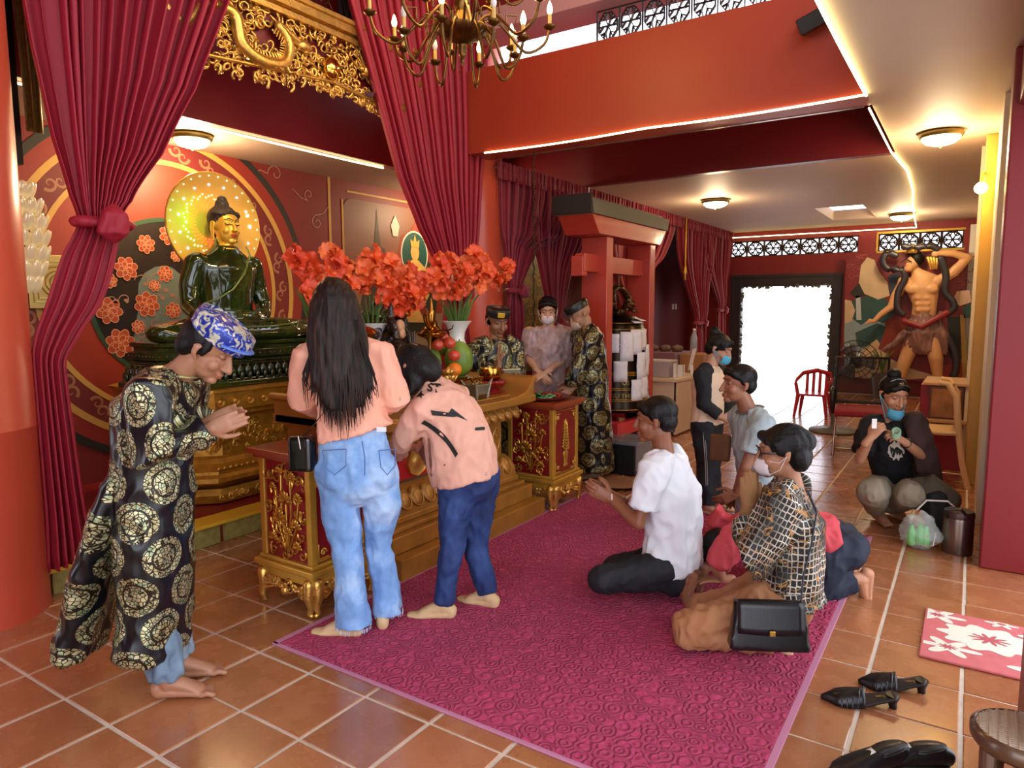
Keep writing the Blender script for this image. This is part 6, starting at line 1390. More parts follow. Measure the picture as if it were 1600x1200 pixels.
class Person:
    def __init__(s, label, base, skincol='#b9825e', name='person', cat='person', H=1.):
        s.t = thing(name, label, cat, base); s.J = plane_at(base); s.sk = skin('skin_'+skincol.strip('#'), skincol); s.fine = MB(); s.co = MB(); s.H = H; s.heads = None
    def head(s, c, f, u=None, sc=1.):
        s.hc = V(c); s.B = basis(f, u or ZU); s.hs = sc*s.H; head_prims(s.fine, s.hc, s.B, s.hs); return s
    def hp(s, x, y, z): return s.hc+s.B @ (V((x, y, z))*s.hs)
    def frame(s, pelvis, waist, chest, neck, facing, sw=.165, hw=.085, dn=.035):
        # spine plus shoulders and hips set off to either side of the way the trunk faces
        s.pe, s.wa, s.ch, s.ne = map(V, (pelvis, waist, chest, neck)); h = s.H
        up = (s.ne-s.ch).normalized(); f = facing.normalized(); lat = f.cross(ZU).normalized(); s.lat = lat
        up = (s.ne-s.pe).normalized()
        s.sh = {'R': s.ne+lat*sw*h-up*dn*h, 'L': s.ne-lat*sw*h-up*dn*h}
        s.hip = {'R': s.pe+lat*hw*h, 'L': s.pe-lat*hw*h}; s.up = up; s.f = f; s.el = {}; s.wr = {}; s.kn = {}; s.an = {}
        return s
    def arm(s, k, el, wr, hd=None, hn=None, curl=.25, hs=1., spread=0, side=None, sh=None, hand=True):
        if sh is not None: s.sh[k] = V(sh)
        s.el[k], s.wr[k] = V(el), V(wr); h = s.H
        s.co.tube([s.ne.lerp(s.sh[k], .35)-s.up*.01, s.sh[k], s.el[k], s.wr[k]], [.04*h, .042*h, .033*h, .024*h], 12)
        s.co.ell(s.sh[k], .05*h); s.co.tube([s.el[k], s.el[k].lerp(s.wr[k], .3), s.wr[k]], [.033*h, .034*h, .025*h], 12)
        if hand:
            d = hd or (s.wr[k]-s.el[k]); n = hn or -s.lat
            hand_prims(s.fine, s.wr[k], d, n, hs*h, curl, side if side is not None else (1 if k == 'R' else -1), spread); s.fine.tube([s.wr[k]-d.normalized()*.05*h, s.wr[k]+d.normalized()*.01], [.026*h, .024*h], 12)
        return s
    def leg(s, k, kn, an, fd=None, fu=ZU, bare=True, hip=None, fs=1., foot=True):
        if hip is not None: s.hip[k] = V(hip)
        s.kn[k], s.an[k] = V(kn), V(an); h = s.H
        s.co.tube([s.hip[k], s.kn[k]], [.06*h, .042*h], 12); s.co.tube([s.kn[k], s.kn[k].lerp(s.an[k], .3), s.an[k]], [.042*h, .043*h, .028*h], 12)
        if foot:
            if not hasattr(s, 'sock'): s.sock = []
            if not bare: s.sock.append(MB())
            foot_prims(s.fine if bare else s.sock[-1], s.an[k], fd or s.f, fu, fs*h, bare); s.bare = bare
        return s
    def body(s, lips=(.8, .45, .42), brow=.3, vox=.0042):
        h = s.H
        s.co.tube([s.pe, s.wa, s.ch, s.ne-s.up*.03], [(.145*h, .1*h), (.12*h, .085*h), (.14*h, .095*h), (.09*h, .06*h)], 18, lat=s.lat)
        nk = s.hc+s.B @ (V((0, -.02, -.06))*s.hs)
        s.fine.tube([s.ne-s.up*.02, s.ne.lerp(nk, .6), nk], [.056*h, .048*h, .05*h], 14); s.co.tube([s.ne-s.up*.05, s.ne+s.up*.01], [.07*h, .05*h], 12)
        fm_ = remesh(s.fine, vox*h, 2); head_post(fm_, s.hc, s.B, s.hs, lips, brow)
        cm_ = remesh(s.co, .011, 3); whitecol(cm_)
        me = joined([fm_, cm_]); s.bo = link('body', me, s.sk, s.t, smooth=180)
        for q in getattr(s, 'sock', []): link('sock', remesh(q, .006, 3), s.sockm, s.t, smooth=180)
        return s
    def garment(s, name, tubes, mat, vox=.009, sm=4, amp=.006, freq=8, seed=0, fine=.6, extra=None, post=None):
        # tubes: list of (pts, radii, lat or None)
        mb = MB(); segs = []
        for pts, rad, lat in tubes:
            pts = [V(p) for p in pts]; mb.tube(pts, rad, 18, 'flat', lat=lat)
            v0 = 0
            for i in range(len(pts)-1):
                r = rad[i] if isinstance(rad, list) else rad; rm = (r[0]+r[1])/2 if isinstance(r, (tuple, list)) else r; r2 = rad[i+1] if isinstance(rad, list) else rad; rm2 = (r2[0]+r2[1])/2 if isinstance(r2, (tuple, list)) else r2
                L = V(lat) if lat is not None else (pts[i+1]-pts[i]).orthogonal(); segs.append((pts[i], pts[i+1], L, (rm+rm2)/2, v0)); v0 += (pts[i+1]-pts[i]).length
        if extra: extra(mb)
        me = remesh(mb, vox, sm); seguv_safe(me, segs); fold(me, amp*1.5, freq, seed, fine=fine)
        if post: post(me)
        return link(name, me, mat, s.t, smooth=180)
    def sleeve(s, k, r0, r1, r2, frac=1., loose=None):
        # sleeve tube from the shoulder; frac 1 = to the wrist, .3 = short
        L1 = (s.el[k]-s.sh[k]).length; L2 = (s.wr[k]-s.el[k]).length; tot = (L1+L2)*frac
        if tot <= L1: return ([s.ne.lerp(s.sh[k], .45), s.sh[k], s.sh[k].lerp(s.el[k], tot/L1)], [r0*.95, r0, r1], None)
        return ([s.ne.lerp(s.sh[k], .45), s.sh[k], s.el[k], s.el[k].lerp(s.wr[k], (tot-L1)/L2)], [r0*.95, r0, r1, r2], None)
    def trunk(s, hem=None, g=.02, rx=(.145, .12, .15), ry=(.1, .09, .1), hemr=None):
        h = s.H; pts = [s.pe, s.wa, s.ch, s.sh['R'].lerp(s.sh['L'], .5)+s.up*.0, s.ne+s.up*.01]
        r = [((rx[0]*h+g), (ry[0]*h+g)), (rx[1]*h+g, ry[1]*h+g), (rx[2]*h+g, ry[2]*h+g), (.15*h+g*.5, .07*h+g*.7), (.065*h, .06*h)]
        if hem is not None: pts = [V(hem)]+pts; r = [hemr or r[0]]+r
        return (pts, r, s.lat)
    def pants(s, mat, r=(.095, .065, .055), ankle=1., top=None, g=0, name='trousers', amp=.006, seed=1, freq=7, belt=.03):
        T_ = []
        for k in s.kn:
            hp_, kn, an = s.hip[k], s.kn[k], s.an[k]; an2 = kn.lerp(an, ankle)
            T_.append(([hp_+s.up*.02, hp_.lerp(kn, .5), kn], [r[0], (r[0]+r[1])/2, r[1]], None)); T_.append(([kn, kn.lerp(an2, .45), an2], [r[1], (r[1]+r[2])/2, r[2]], None))
        hw_ = (s.hip['R']-s.hip['L']).length/2
        def ex(mb):
            mb.tube([s.pe-s.up*.05, s.pe+s.up*.03, s.pe.lerp(s.wa, .75)], [(hw_+r[0]*.8, r[0]*1.15), (hw_+r[0]*.75, r[0]*1.15), (hw_*.6+r[0]*.85, r[0]*.98)], 18, lat=s.lat)
            for k in s.kn: mb.ell(s.kn[k], r[1]*1.02)
        return s.garment(name, T_, mat, amp=amp, seed=seed, freq=freq, extra=ex)
    def hair(s, mat, prims, vox=.006, amp=.003, freq=35, seed=0, name='hair', sm=2):
        mb = MB()
        for kind, *a in prims:
            if kind == 'e': mb.ell(s.hp(*a[0]), tuple(q*s.hs for q in a[1]), s.B, 18, 12)
            elif kind == 't': mb.tube([s.hp(*p) for p in a[0]], [((q*s.hs) if not isinstance(q, tuple) else (q[0]*s.hs, q[1]*s.hs)) for q in a[1]], 12, lat=(s.B @ V((1, 0, 0))) if len(a) > 2 else None)
            elif kind == 'w': mb.tube(a[0], a[1], 16, lat=a[2])
        me = remesh(mb, vox, sm); v = getv(me); n = getn(me); L = (v-np.array(s.hc))@np.array(s.B); d = np.empty(len(v))
        for i, p in enumerate(L): d[i] = noise.noise(V((p[0]*freq*1.6+seed, p[1]*freq*.6, p[2]*freq*.35)))+.5*noise.noise(V((p[0]*freq*4, p[1]*freq*1.5, p[2]*freq*.6+seed)))
        setv(me, v+n*(d*amp)[:, None]); return link(name, me, mat, s.t, smooth=180)
    def mask(s, mat, low=0.):
        q = MB(); G = []
        for i in range(11):
            a = -1.05+2.1*i/10; row = []
            for j in range(9):
                b_ = -1+2*j/8; z = -.058-low+.04*b_; k = 1-.16*b_*b_*(1 if b_ > 0 else 1.6); pl = .0015*math.cos(j*PI)
                row.append(s.hp(.066*math.sin(a)*k, .02+(.094*math.cos(a)*k)+pl-.0+.006*(1-abs(a)), z+.012*abs(a)*(-b_)*.3))
            G.append(row)
        q.grid(G); o = q.build('face_mask', mat, s.t, smooth=180, solid=.002)
        for k in (1, -1):
            q = MB()
            for z0 in (-.025, -.088): q.tube([s.hp(.057*k, .067, z0-low), s.hp(.075*k, .02, (z0-.02)/2-.01), s.hp(.088*k, -.012, -.005)], .0018, 5)
            q.build('ear_loop', mat, o)
def seguv_safe(me, segs):
    if segs: seguv(me, segs)
hairb = M('black_hair', '#080606', .5, var=.4, vs=30, bump=.6, bs=120, bd=.004, spec=.3)
hairbr = NT('brown_hair'); v = hairbr.mapping(hairbr.coord(), (1, 1, .08)); n = hairbr.noise(v, 70, 4, .65)
hairbr.l(hairbr.ramp(n, [(.35, hexc('#0b0604')), (.55, hexc('#22120b')), (.75, hexc('#4a2a1a'))]), hairbr.b.inputs['Base Color']); hairbr.b.inputs['Roughness'].default_value = .5; hairbr.b.inputs['Specular IOR Level'].default_value = .25; hairbr.bump(n, .6, .004); hairbr = hairbr.m
SHORT = [('e', (0, -.022, .045), (.083, .096, .078)), ('e', (0, -.06, -.005), (.074, .052, .06)), ('t', [(-.066, .0, .03), (-.045, .055, .07), (0, .07, .082), (.045, .055, .07), (.066, .0, .03)], [.02, .022, .022, .022, .02]), ('e', (.074, -.01, .035), (.012, .028, .04)), ('e', (-.074, -.01, .035), (.012, .028, .04))]
# --- fabrics
def medallion(name, base, g1, g2, cell=.2, rad=.074, metal=.55):
    t = NT(name); b = t.b; uv = t.new('ShaderNodeUVMap', uv_map='UVMap').outputs[0]
    sx = t.new('ShaderNodeSeparateXYZ'); t.l(uv, sx.inputs[0]); u, v = sx.outputs[0], sx.outputs[1]
    def cellc(ou, ov):
        a = t.math('SUBTRACT', t.math('FRACT', t.math('MULTIPLY_ADD', u, 1/cell, ou+50.)), .5); c = t.math('SUBTRACT', t.math('FRACT', t.math('MULTIPLY_ADD', v, 1/(cell*1.35), ov+50.)), .5)
        return t.math('SQRT', t.math('ADD', t.math('POWER', t.math('MULTIPLY', a, cell), 2.), t.math('POWER', t.math('MULTIPLY', c, cell*1.35), 2.)))
    d = t.math('MINIMUM', cellc(0, 0), cellc(.5, .5)); disc = t.math('LESS_THAN', d, rad)
    inner = t.math('LESS_THAN', t.math('ABSOLUTE', t.math('SUBTRACT', d, rad*.62)), rad*.05)
    vo = t.new('ShaderNodeTexVoronoi', feature='DISTANCE_TO_EDGE'); vo.inputs['Scale'].default_value = 75; t.l(uv, vo.inputs['Vector'])
    line = t.math('LESS_THAN', vo.outputs['Distance'], .09); n = t.noise(uv, 26, 3)
    gc = t.ramp(n, [(.3, g1), (.5, g2), (.62, hexc('#7f9a78')), (.72, hexc('#b9875a'))]); gc = t.mix(line, gc, hexc('#2b2216')); gc = t.mix(inner, gc, hexc('#2b2216'))
    t.l(t.mix(disc, base, gc), b.inputs['Base Color']); t.l(t.math('MULTIPLY', disc, metal), b.inputs['Metallic'])
    t.l(t.math('MULTIPLY_ADD', disc, .12, .28), b.inputs['Roughness']); t.bump(t.math('MULTIPLY', disc, vo.outputs['Distance']), .4, .002); return t.m
robe_m = medallion('black_gold_brocade', hexc('#0d0f14'), hexc('#8b8152'), hexc('#cdc598'))
robe_m2 = medallion('black_gold_brocade_far', hexc('#11141a'), hexc('#8a7a45'), hexc('#b8ab74'), .17, .062)
def denim(name, dark, mid, lightc, wear=.5):
    t = NT(name); b = t.b; v = t.coord(); n = t.noise(v, 5, 4, .6); f = t.noise(v, 220, 2)
    c = t.ramp(n, [(.3, hexc(dark)), (.5, hexc(mid)), (.5+.3*wear, hexc(lightc))]); c = t.mix(t.math('MULTIPLY', f, .25), c, hexc(dark)); t.l(c, b.inputs['Base Color']); b.inputs['Roughness'].default_value = .8; t.bump(f, .25, .002); return t.m
sockm = M('nude_sock', '#c9a87c', .8)
def fold_top(p): pass
# ================================================================== PRIEST IN THE FOREGROUND, BOWING
ha, ta = fl(244, 1092), fl(342, 1084); hb, tb_ = fl(262, 1064), fl(347, 1051)
base = (fl(258, 1090)+fl(283, 1060))/2+V((0.02, 0, 0)); base.z = 0
p = Person('bowing elderly priest in black and gold medallion robe and blue brocade hat, palms joined', base, '#a9785a', H=1.0); J = p.J; p.sockm = sockm
p.head(J(326, 545), dirv(.82, .06, -.56), dirv(.55, .0, .83), .98)
p.frame(J(238, 765), J(236, 700), J(243, 640), J(268, 592), dirv(1, .05, 0), sw=.15, hw=.08)
p.arm('R', J(240, 702, -.2), J(326, 672, -.05), dirv(.93, .05, .36), dirv(0, 1, 0), .12, .95, side=-1)
p.arm('L', J(285, 700, .15), J(329, 660, .02), dirv(.93, 0, .36), dirv(0, -1, 0), .12, .95, side=1)
fa = (ta-ha).normalized(); fb = (tb_-hb).normalized()
p.leg('R', J(232, 915, -.05), ha+fa*.045+V((0, 0, .075)), fa); p.leg('L', J(236, 905, .06), hb+fb*.045+V((0, 0, .075)), fb)
p.body(brow=.45)
lat = p.lat
def rb(pts, rad): return (pts, rad, lat)
mid = p.sh['R'].lerp(p.sh['L'], .5)
p.garment('robe', [rb([J(239, 1010, 0), J(243, 920), J(243, 830), J(244, 770), J(240, 700), J(244, 640), mid+p.up*.02, p.ne+p.up*.02],
    [(.185, .125), (.18, .125), (.175, .13), (.165, .13), (.15, .135), (.17, .14), (.16, .1), (.06, .06)]),
    rb([J(128, 1005, .03), J(152, 900, .02), J(180, 800, 0), J(205, 730)], [(.17, .075), (.17, .062), (.16, .055), (.13, .05)]),
    ([p.ne.lerp(p.sh['R'], .45), p.sh['R'], J(238, 705, -.2), J(315, 676, -.06)], [.08, .085, .085, .075], None),
    ([p.ne.lerp(p.sh['L'], .45), p.sh['L'], J(288, 695, .15), J(322, 662, .03)], [.08, .085, .075, .07], None)], robe_m, amp=.009, freq=6, seed=3, vox=.009)
q = MB(); c0 = p.ne+p.up*.025+p.f*.01
q.tube([c0+(p.lat*math.cos(a)*.062+p.f*math.sin(a)*.06)-p.up*.015*math.sin(a) for a in [i*PI/10 for i in range(21)]], [(.008, .028)]*21, 8, lat=p.up); q.build('standing_collar', robe_m2, p.t, smooth=180)
def priest_cuff(c, d, r, mat, par):
    q = MB(); l = d.orthogonal().normalized(); q.tube([c-d*.012, c+d*.012], [r, r*1.02], 20, 'flat'); q.build('cuff', mat, par, smooth=60)
q = MB()
jeans_b = denim('washed_denim_grey', '#4d5f72', '#6d8296', '#8fa2b2')
p.pants(jeans_b, (.07, .062, .066), ankle=.98, amp=.012, freq=11)
p.hair(hairb, [('e', (0, -.03, .03), (.086, .092, .075)), ('e', (0, -.07, -.015), (.076, .045, .06)), ('e', (.076, .01, .02), (.01, .018, .04)), ('e', (-.076, .01, .02), (.01, .018, .04))])
hat = NT('blue_brocade'); v = hat.coord(); vo = hat.voro(v, 34); n = hat.noise(v, 30, 2, .5, 1.5)
hat.l(hat.ramp(n, [(.40, hexc('#1b2f8a')), (.48, hexc('#3a55b8')), (.52, hexc('#b9b49a')), (.62, hexc('#dcd6bd')), (.7, hexc('#5a68a8'))], 'CONSTANT'), hat.b.inputs['Base Color']); hat.b.inputs['Roughness'].default_value = .3; hat.b.inputs['Metallic'].default_value = .2; hat = hat.m
q = MB(); q.lathe([(.088, .045), (.098, .05), (.104, .075), (.106, .1), (.1, .125), (.088, .13), (.084, .115), (.05, .135), (.001, .14)], p.hc, 36, p.B @ Matrix.Rotation(-.12, 3, 'X'), sx=.93, sy=1.12); q.build('brocade_hat', hat, p.t, smooth=40)
q = MB(); q.tube([p.hp(.09*math.sin(a), .03+.095*math.cos(a), .06+.01*math.cos(a)) for a in [-1.3+2.6*i/14 for i in range(15)]], [(.005, .022)]*15, 8, lat=p.B @ V((0, 0, 1))); q.build('hat_brim', M('brim_blue', '#5a7cc9', .35), p.t, smooth=180)

# ================================================================== LONG HAIRED WOMAN IN PINK (back view)
ha, ta = fl(592-28, 996), fl(500, 992); hb, tb_ = fl(598, 983), fl(590, 962)
base = fl(565, 990)
p = Person('long haired woman seen from behind in a peach top and pale flared jeans', base, '#c99a7a', H=1.0); J = p.J; p.sockm = sockm
p.head(J(522, 476), dirv(-.15, .95, -.15), None, .98)
p.frame(J(557, 728), J(548, 662), J(540, 600), J(535, 540), dirv(-.2, 1, 0), sw=.158, hw=.088)
p.arm('L', J(472, 628, .02), J(505, 640, .22), dirv(.3, .9, .2), dirv(.9, 0, 0)); p.arm('R', J(620, 624, .02), J(588, 640, .24), dirv(-.3, .9, .2), dirv(-.9, 0, 0))
fa = (ta-ha).normalized(); fb = dirv(-.25, 1, 0)
p.leg('L', J(543, 855, -.02), ha+fa*.05+V((0, 0, .075)), fa, bare=False); p.leg('R', J(592, 850, .06), V((hb.x, hb.y, .075))+fb*.02, fb, bare=False)
p.body()
peach = M('peach_jersey', '#e8a58c', .8, var=.04, vs=8, bump=.1, bs=300, bd=.002)
def taper(me): pass
p.garment('top', [([J(555, 677), J(550, 660), J(545, 625), J(540, 595), p.sh['R'].lerp(p.sh['L'], .5), p.ne+p.up*.01], [(.172, .128), (.155, .115), (.14, .105), (.152, .11), (.15, .08), (.065, .06)], p.lat), p.sleeve('L', .062, .062, .044, .95), p.sleeve('R', .062, .062, .044, .95)], peach, amp=.007, freq=9, seed=2)
jl = denim('light_denim', '#5a80b4', '#7ba3d6', '#b9d2ee', .7)
T_ = []
A = p.hip; 
tr = p.garment('flared_jeans', [([p.hip['L']+p.up*.02, J(530, 790, -.01), p.kn['L'], J(547, 910, -.03), J(553, 978, -.04)], [.092, .086, .066, .066, .078], None),
    ([p.hip['R']+p.up*.02, J(598, 790, .03), p.kn['R'], J(600, 905, .07), J(607, 956, .08)], [.09, .082, .06, .06, .07], None)], jl, amp=.007, freq=9, seed=8,
    extra=lambda mb: (mb.tube([p.pe-p.up*.06, p.pe, p.pe.lerp(p.wa, .7)], [(.168, .12), (.168, .122), (.14, .098)], 18, lat=p.lat), mb.ell(p.hip['L']-p.f*.035-p.up*.03, (.08, .08, .085)), mb.ell(p.hip['R']-p.f*.035-p.up*.03, (.08, .08, .085))))
def backpt(px, py, off=0): return J(px, py, -.118-off)
st_ = M('seam_blue', '#4a6ea8', .8); 
def seamline(pts, r=.0025, m_=None, nm='seam'): q = MB(); q.tube(pts, r, 5); q.build(nm, m_ or st_, tr)
for px0, px1 in ((504, 541), (592, 618)):
    d_ = .02 if px0 < 550 else .02
    seamline([backpt(px0, 704, .008), backpt(px1, 702, .018), backpt(px1-1, 728, .03), backpt((px0+px1)/2, 742, .028), backpt(px0+3, 730, .02), backpt(px0, 704, .008)], nm='back_pocket')
seamline([backpt(566, 690, -.0), backpt(570, 715, .012), backpt(570, 742, .01)], .003)
q = MB(); q.box(backpt(596, 671, -.01), (.04, .006, .02), Matrix.Rotation(.58, 3, 'Z')); q.build('waist_label', M('label_white', '#d9dfe6', .6), tr)
rn = random.Random(5)
for cx, cy, dz in ((553, 978, -.04), (607, 956, .08)):
    q = MB(); c = J(cx, cy, dz); R_ = .076 if cx < 570 else .068
    for k in range(70):
        a = rn.uniform(0, 6.28); s0 = c+V((R_*math.cos(a), R_*math.sin(a), .006)); q.tube([s0, s0+V((rn.uniform(-.004, .004), rn.uniform(-.004, .004), -rn.uniform(.006, .02)))], .0012, 4)
    stuff(q.build('frayed_hem', M('frayed_denim', '#a9c4e4', .9), tr))
# long straight hair
HD = lambda px, py, dz=0: J(px, py, dz)
p.hair(hairbr, [('e', (0, -.015, .03), (.088, .105, .088)), ('e', (0, -.05, -.03), (.085, .075, .09)),
    ('w', [HD(522, 470, -.05), HD(527, 530, -.085), HD(534, 590, -.115), HD(541, 635, -.125)], [(.1, .07), (.128, .055), (.125, .035), (.085, .018)], p.lat)], vox=.0065, amp=.006, freq=26, sm=3)
q = MB(); rn = random.Random(12)
for k in range(150):
    u = rn.uniform(-1, 1); x0 = 534+u*48; L = 600+70*(1-u*u)*rn.uniform(.55, 1.15)+8; x1 = x0+rn.uniform(-5, 7)+u*3
    r0 = rn.uniform(.003, .007)
    q.tube([HD(525+u*34, 500, -.1), HD(530+u*45, 560, -.13+.02*u*u), HD(x0, 600, -.15+.03*u*u), HD(x1, L, -.148+.03*u*u)], [(r0, r0*.5), (r0, r0*.6), (r0, r0*.5), (.001, .001)], 5)
for k in range(22):
    x0 = 480-rn.uniform(0, 8) if k < 14 else 583+rn.uniform(-5, 6); q.tube([HD(500 if k < 14 else 552, 500, -.08), HD((x0+505)/2 if k < 14 else (x0+552)/2, 540, -.12), HD(x0, 590+rn.uniform(-10, 10), -.12), HD(x0+(3 if k < 14 else 4), 620+rn.uniform(-20, 20), -.11)], [.003, .003, .0025, .0008], 5)
stuff(q.build('hair_strands', hairbr, p.t, smooth=180))
# her bag
bagm = M('patent_bag', '#0b0b0d', .18, coat=.6)
c = J(473, 708, -.03); t = thing('crossbody_bag', 'small glossy black crossbody bag at the hip of the long haired woman', 'bag', c-V((0, 0, .08)))
q = MB(); q.box(c, (.105, .075, .155), Matrix.Rotation(.4, 3, 'Z')); me = remesh(q, .009, 4); link('bag_body', me, bagm, t, smooth=180)
q = MB(); q.tube([c+V((0, 0, .075)), J(484, 672, -.1), J(505, 645, -.125), J(528, 605, -.13)], [(.002, .008)]*4, 6, lat=RH_); q.build('strap', bagm, t)
q = MB(); q.tube([c+V((.03, -.045, .07)), c+V((.035, -.05, .085)), c+V((.04, -.045, .03))], .003, 6); q.build('zip_pull', chrome, t)

# ================================================================== WOMAN BENDING OVER
ha, ta = fl(710, 968), fl(645, 966); hb, tb_ = fl(777, 953), fl(728, 942)
base = fl(735, 955)
p = Person('woman bending low over the altar in a pink printed sweatshirt and dark blue jeans', base, '#c99a7a', H=.98); J = p.J; p.sockm = sockm
p.head(J(648, 573, .02), dirv(-.55, .4, -.75), dirv(-.55, .25, .75), .95)
p.frame(J(735, 735, .0), J(722, 690, 0), J(700, 640, .0), J(678, 610, .02), dirv(-.75, .6, 0), sw=.15, hw=.09)
p.arm('L', J(628, 690, -.02), J(622, 712, .15), dirv(-.6, .6, -.3), dirv(.2, 0, -.9), hand=True, sh=J(658, 648, -.1)); p.arm('R', J(690, 690, .28), J(655, 700, .33), dirv(-.6, .6, 0), dirv(0, 0, -1))
fa = (ta-ha).normalized(); fb = (tb_-hb).normalized()
p.leg('L', J(707, 850, -.04), ha+fa*.05+V((0, 0, .075)), fa, bare=False, hip=J(717, 745, -.05)); p.leg('R', J(742, 850, .06), hb+fb*.05+V((0, 0, .075)), fb, bare=False, hip=J(755, 740, .05))
p.body()
sweat = M('pink_sweatshirt', '#dba48e', .85, var=.06, vs=20, bump=.15, bs=200, bd=.002)
sw_o = p.garment('sweatshirt', [([J(728, 748), J(722, 720), J(714, 680), J(698, 642), J(680, 616, .02), J(668, 604, .02)], [(.165, .16), (.168, .165), (.16, .16), (.15, .135), (.13, .095), (.065, .06)], p.lat),
    ([p.ne, p.sh['L'], J(637, 675, -.05), p.el['L'], p.wr['L']], [.075, .075, .058, .05, .038], None), ([p.ne, p.sh['R'], p.el['R'], p.wr['R']], [.07, .07, .05, .038], None)], sweat, amp=.008, freq=7, seed=6)
dj = denim('dark_denim', '#0f1c40', '#1c3266', '#34538c', .8)
p.pants(dj, (.092, .062, .048), amp=.008, freq=10, seed=4)
p.hair(hairb, [('e', (0, -.01, .03), (.09, .1, .088)), ('e', (0, -.05, -.04), (.085, .07, .1)), ('w', [J(650, 572, .0), J(641, 596, -.03), J(628, 614, -.05)], [(.075, .085), (.05, .07), (.02, .05)], p.lat), ('e', (0, -.06, .0), (.08, .06, .08))], vox=.007, amp=.006, freq=22, sm=3)
# prints on the back of the sweatshirt, laid on the cloth
def drape_on(o, mb_pts_fn, name, mat, parent, lift=.003):
    dg = bpy.context.evaluated_depsgraph_get(); ev = o.evaluated_get(dg)
    from mathutils.bvhtree import BVHTree
    bvh = BVHTree.FromObject(o, dg); W = o.matrix_world
    q = MB(); vs, fs = mb_pts_fn(); out = []
    iw = W.inverted()
    for px, py in vs:
        d = V(CF + CR*(px-800)/F_PX - CU*(py-600)/F_PX).normalized(); oc_ = iw @ V(CP); h = bvh.ray_cast(oc_, (iw.to_3x3() @ d).normalized())
        if h[0] is None: out.append(None)
        else: out.append(W @ (h[0]+h[1]*lift*(1 if h[1].dot(d) < 0 else -1)))
    ok = [p_ for p_ in out if p_ is not None]
    if not ok: return None
    last = ok[0]; pts = []
    for p_ in out:
        if p_ is None: p_ = last
        last = p_; pts.append(p_)
    q.add(pts, fs); return q.build(name, mat, parent, solid=.001)
def textpoly(body, cx, cy, size, rot=0, sh=0.):
    cu = bpy.data.curves.new('t', 'FONT'); cu.body = body; cu.size = size; cu.resolution_u = 3; cu.align_x = 'CENTER'; cu.align_y = 'CENTER'; cu.offset = size*.03
    o = bpy.data.objects.new('t', cu); COL.objects.link(o); dg = bpy.context.evaluated_depsgraph_get(); me = bpy.data.meshes.new_from_object(o.evaluated_get(dg)); bpy.data.objects.remove(o)
    c_, s_ = math.cos(rot), math.sin(rot); vs = [(cx+(v.co.x*c_+v.co.y*s_), cy+(v.co.x*s_-v.co.y*c_)) for v in me.vertices]; fs = [tuple(f.vertices) for f in me.polygons]; bpy.data.meshes.remove(me)
    return vs, fs
def poly2(P): return (P, [tuple(range(len(P)))])
prn = M('print_black', '#17120f', .7)
drape_on(sw_o, lambda: textpoly('ST', 678, 607, 19, .12), 'printed_letters', prn, sw_o)
drape_on(sw_o, lambda: poly2([(657+7*(1 if i % 2 == 0 else .42)*math.sin(i*PI/5+.4), 617-7*(1 if i % 2 == 0 else .42)*math.cos(i*PI/5+.4)) for i in range(10)]), 'printed_star', prn, sw_o)
drape_on(sw_o, lambda: poly2([(672, 641), (701, 645), (706, 638), (716, 646), (731, 658), (714, 651), (708, 652), (698, 651), (675, 649)]), 'printed_bolt', prn, sw_o)
drape_on(sw_o, lambda: ([(a, b) for k in range(9) for a, b in ((658+54*(k/8)-6*math.sin(k/8*PI)*-1, 661+54*(k/8)**1.15), (663+53*(k/8)-6*math.sin(k/8*PI)*-1, 656+53*(k/8)**1.15))], [(2*i, 2*i+1, 2*i+3, 2*i+2) for i in range(8)]), 'black_stripe', prn, sw_o)
drape_on(sw_o, lambda: poly2([(742, 668), (757, 667), (757, 672), (742, 673)]), 'small_bar', prn, sw_o)
drape_on(sw_o, lambda: poly2([(654, 706), (670, 684), (672, 685), (656, 707), (676, 742), (696, 724), (697, 726), (675, 745)]), 'pocket_seam', M('seam_brown', '#9a6a5c', .8), sw_o)
q = MB()
for px, py in ((728, 741), (760, 741)): q.ell(J(px, py, -.135), .005)
q.build('rivets', chrome, p.t)

# ================================================================== KNEELING MAN IN WHITE
base = fl(1035, 930); base = V((1.6, 2.45, 0))
p = Person('kneeling man in a white T-shirt and black trousers, hands held out in prayer', base, '#8e5b3f', H=1.0); J = p.J
p.head(J(1024, 656), dirv(-.9, .35, -.08), None, .98)
p.frame(J(1050, 880), J(1052, 830), J(1050, 770), J(1038, 712), dirv(-.85, .45, 0), sw=.165, hw=.08)
p.arm('L', J(998, 818, -.16), J(955, 780, -.02), dirv(-.9, .1, .45), dirv(.1, .95, 0), .3); p.arm('R', J(1000, 800, .2), J(952, 772, .06), dirv(-.9, .0, .45), dirv(0, -1, 0), .3)
dn = dirv(-.25, 0, -.95); fw = dirv(-1, .2, -.2)
p.leg('L', J(942, 905, -.12), J(1066, 905, -.08), dn, fw); p.leg('R', J(960, 890, .14), J(1084, 893, .07), dn, fw)
p.body()
p.hair(hairb, SHORT)
wt = M('white_cotton', '#e2e6ec', .8, bump=.1, bs=200, bd=.002)
p.garment('tshirt', [p.trunk(hem=J(1052, 888), g=.028, rx=(.15, .135, .155), ry=(.115, .105, .115), hemr=(.168, .125)), p.sleeve('L', .075, .078, .07, .42), p.sleeve('R', .075, .078, .07, .42)], wt, amp=.013, freq=7, seed=5, fine=.5)
p.pants(M('black_trousers', '#15171d', .75), (.092, .07, .05), ankle=.93, amp=.008)
q = MB(); c = p.wr['L']; q.tube([c+(RH_*.028*math.cos(a)*0+FH*.028*math.cos(a)+ZU*.028*math.sin(a)) for a in [i*PI/8 for i in range(17)]], .004, 6); q.build('wristband', white, p.t)

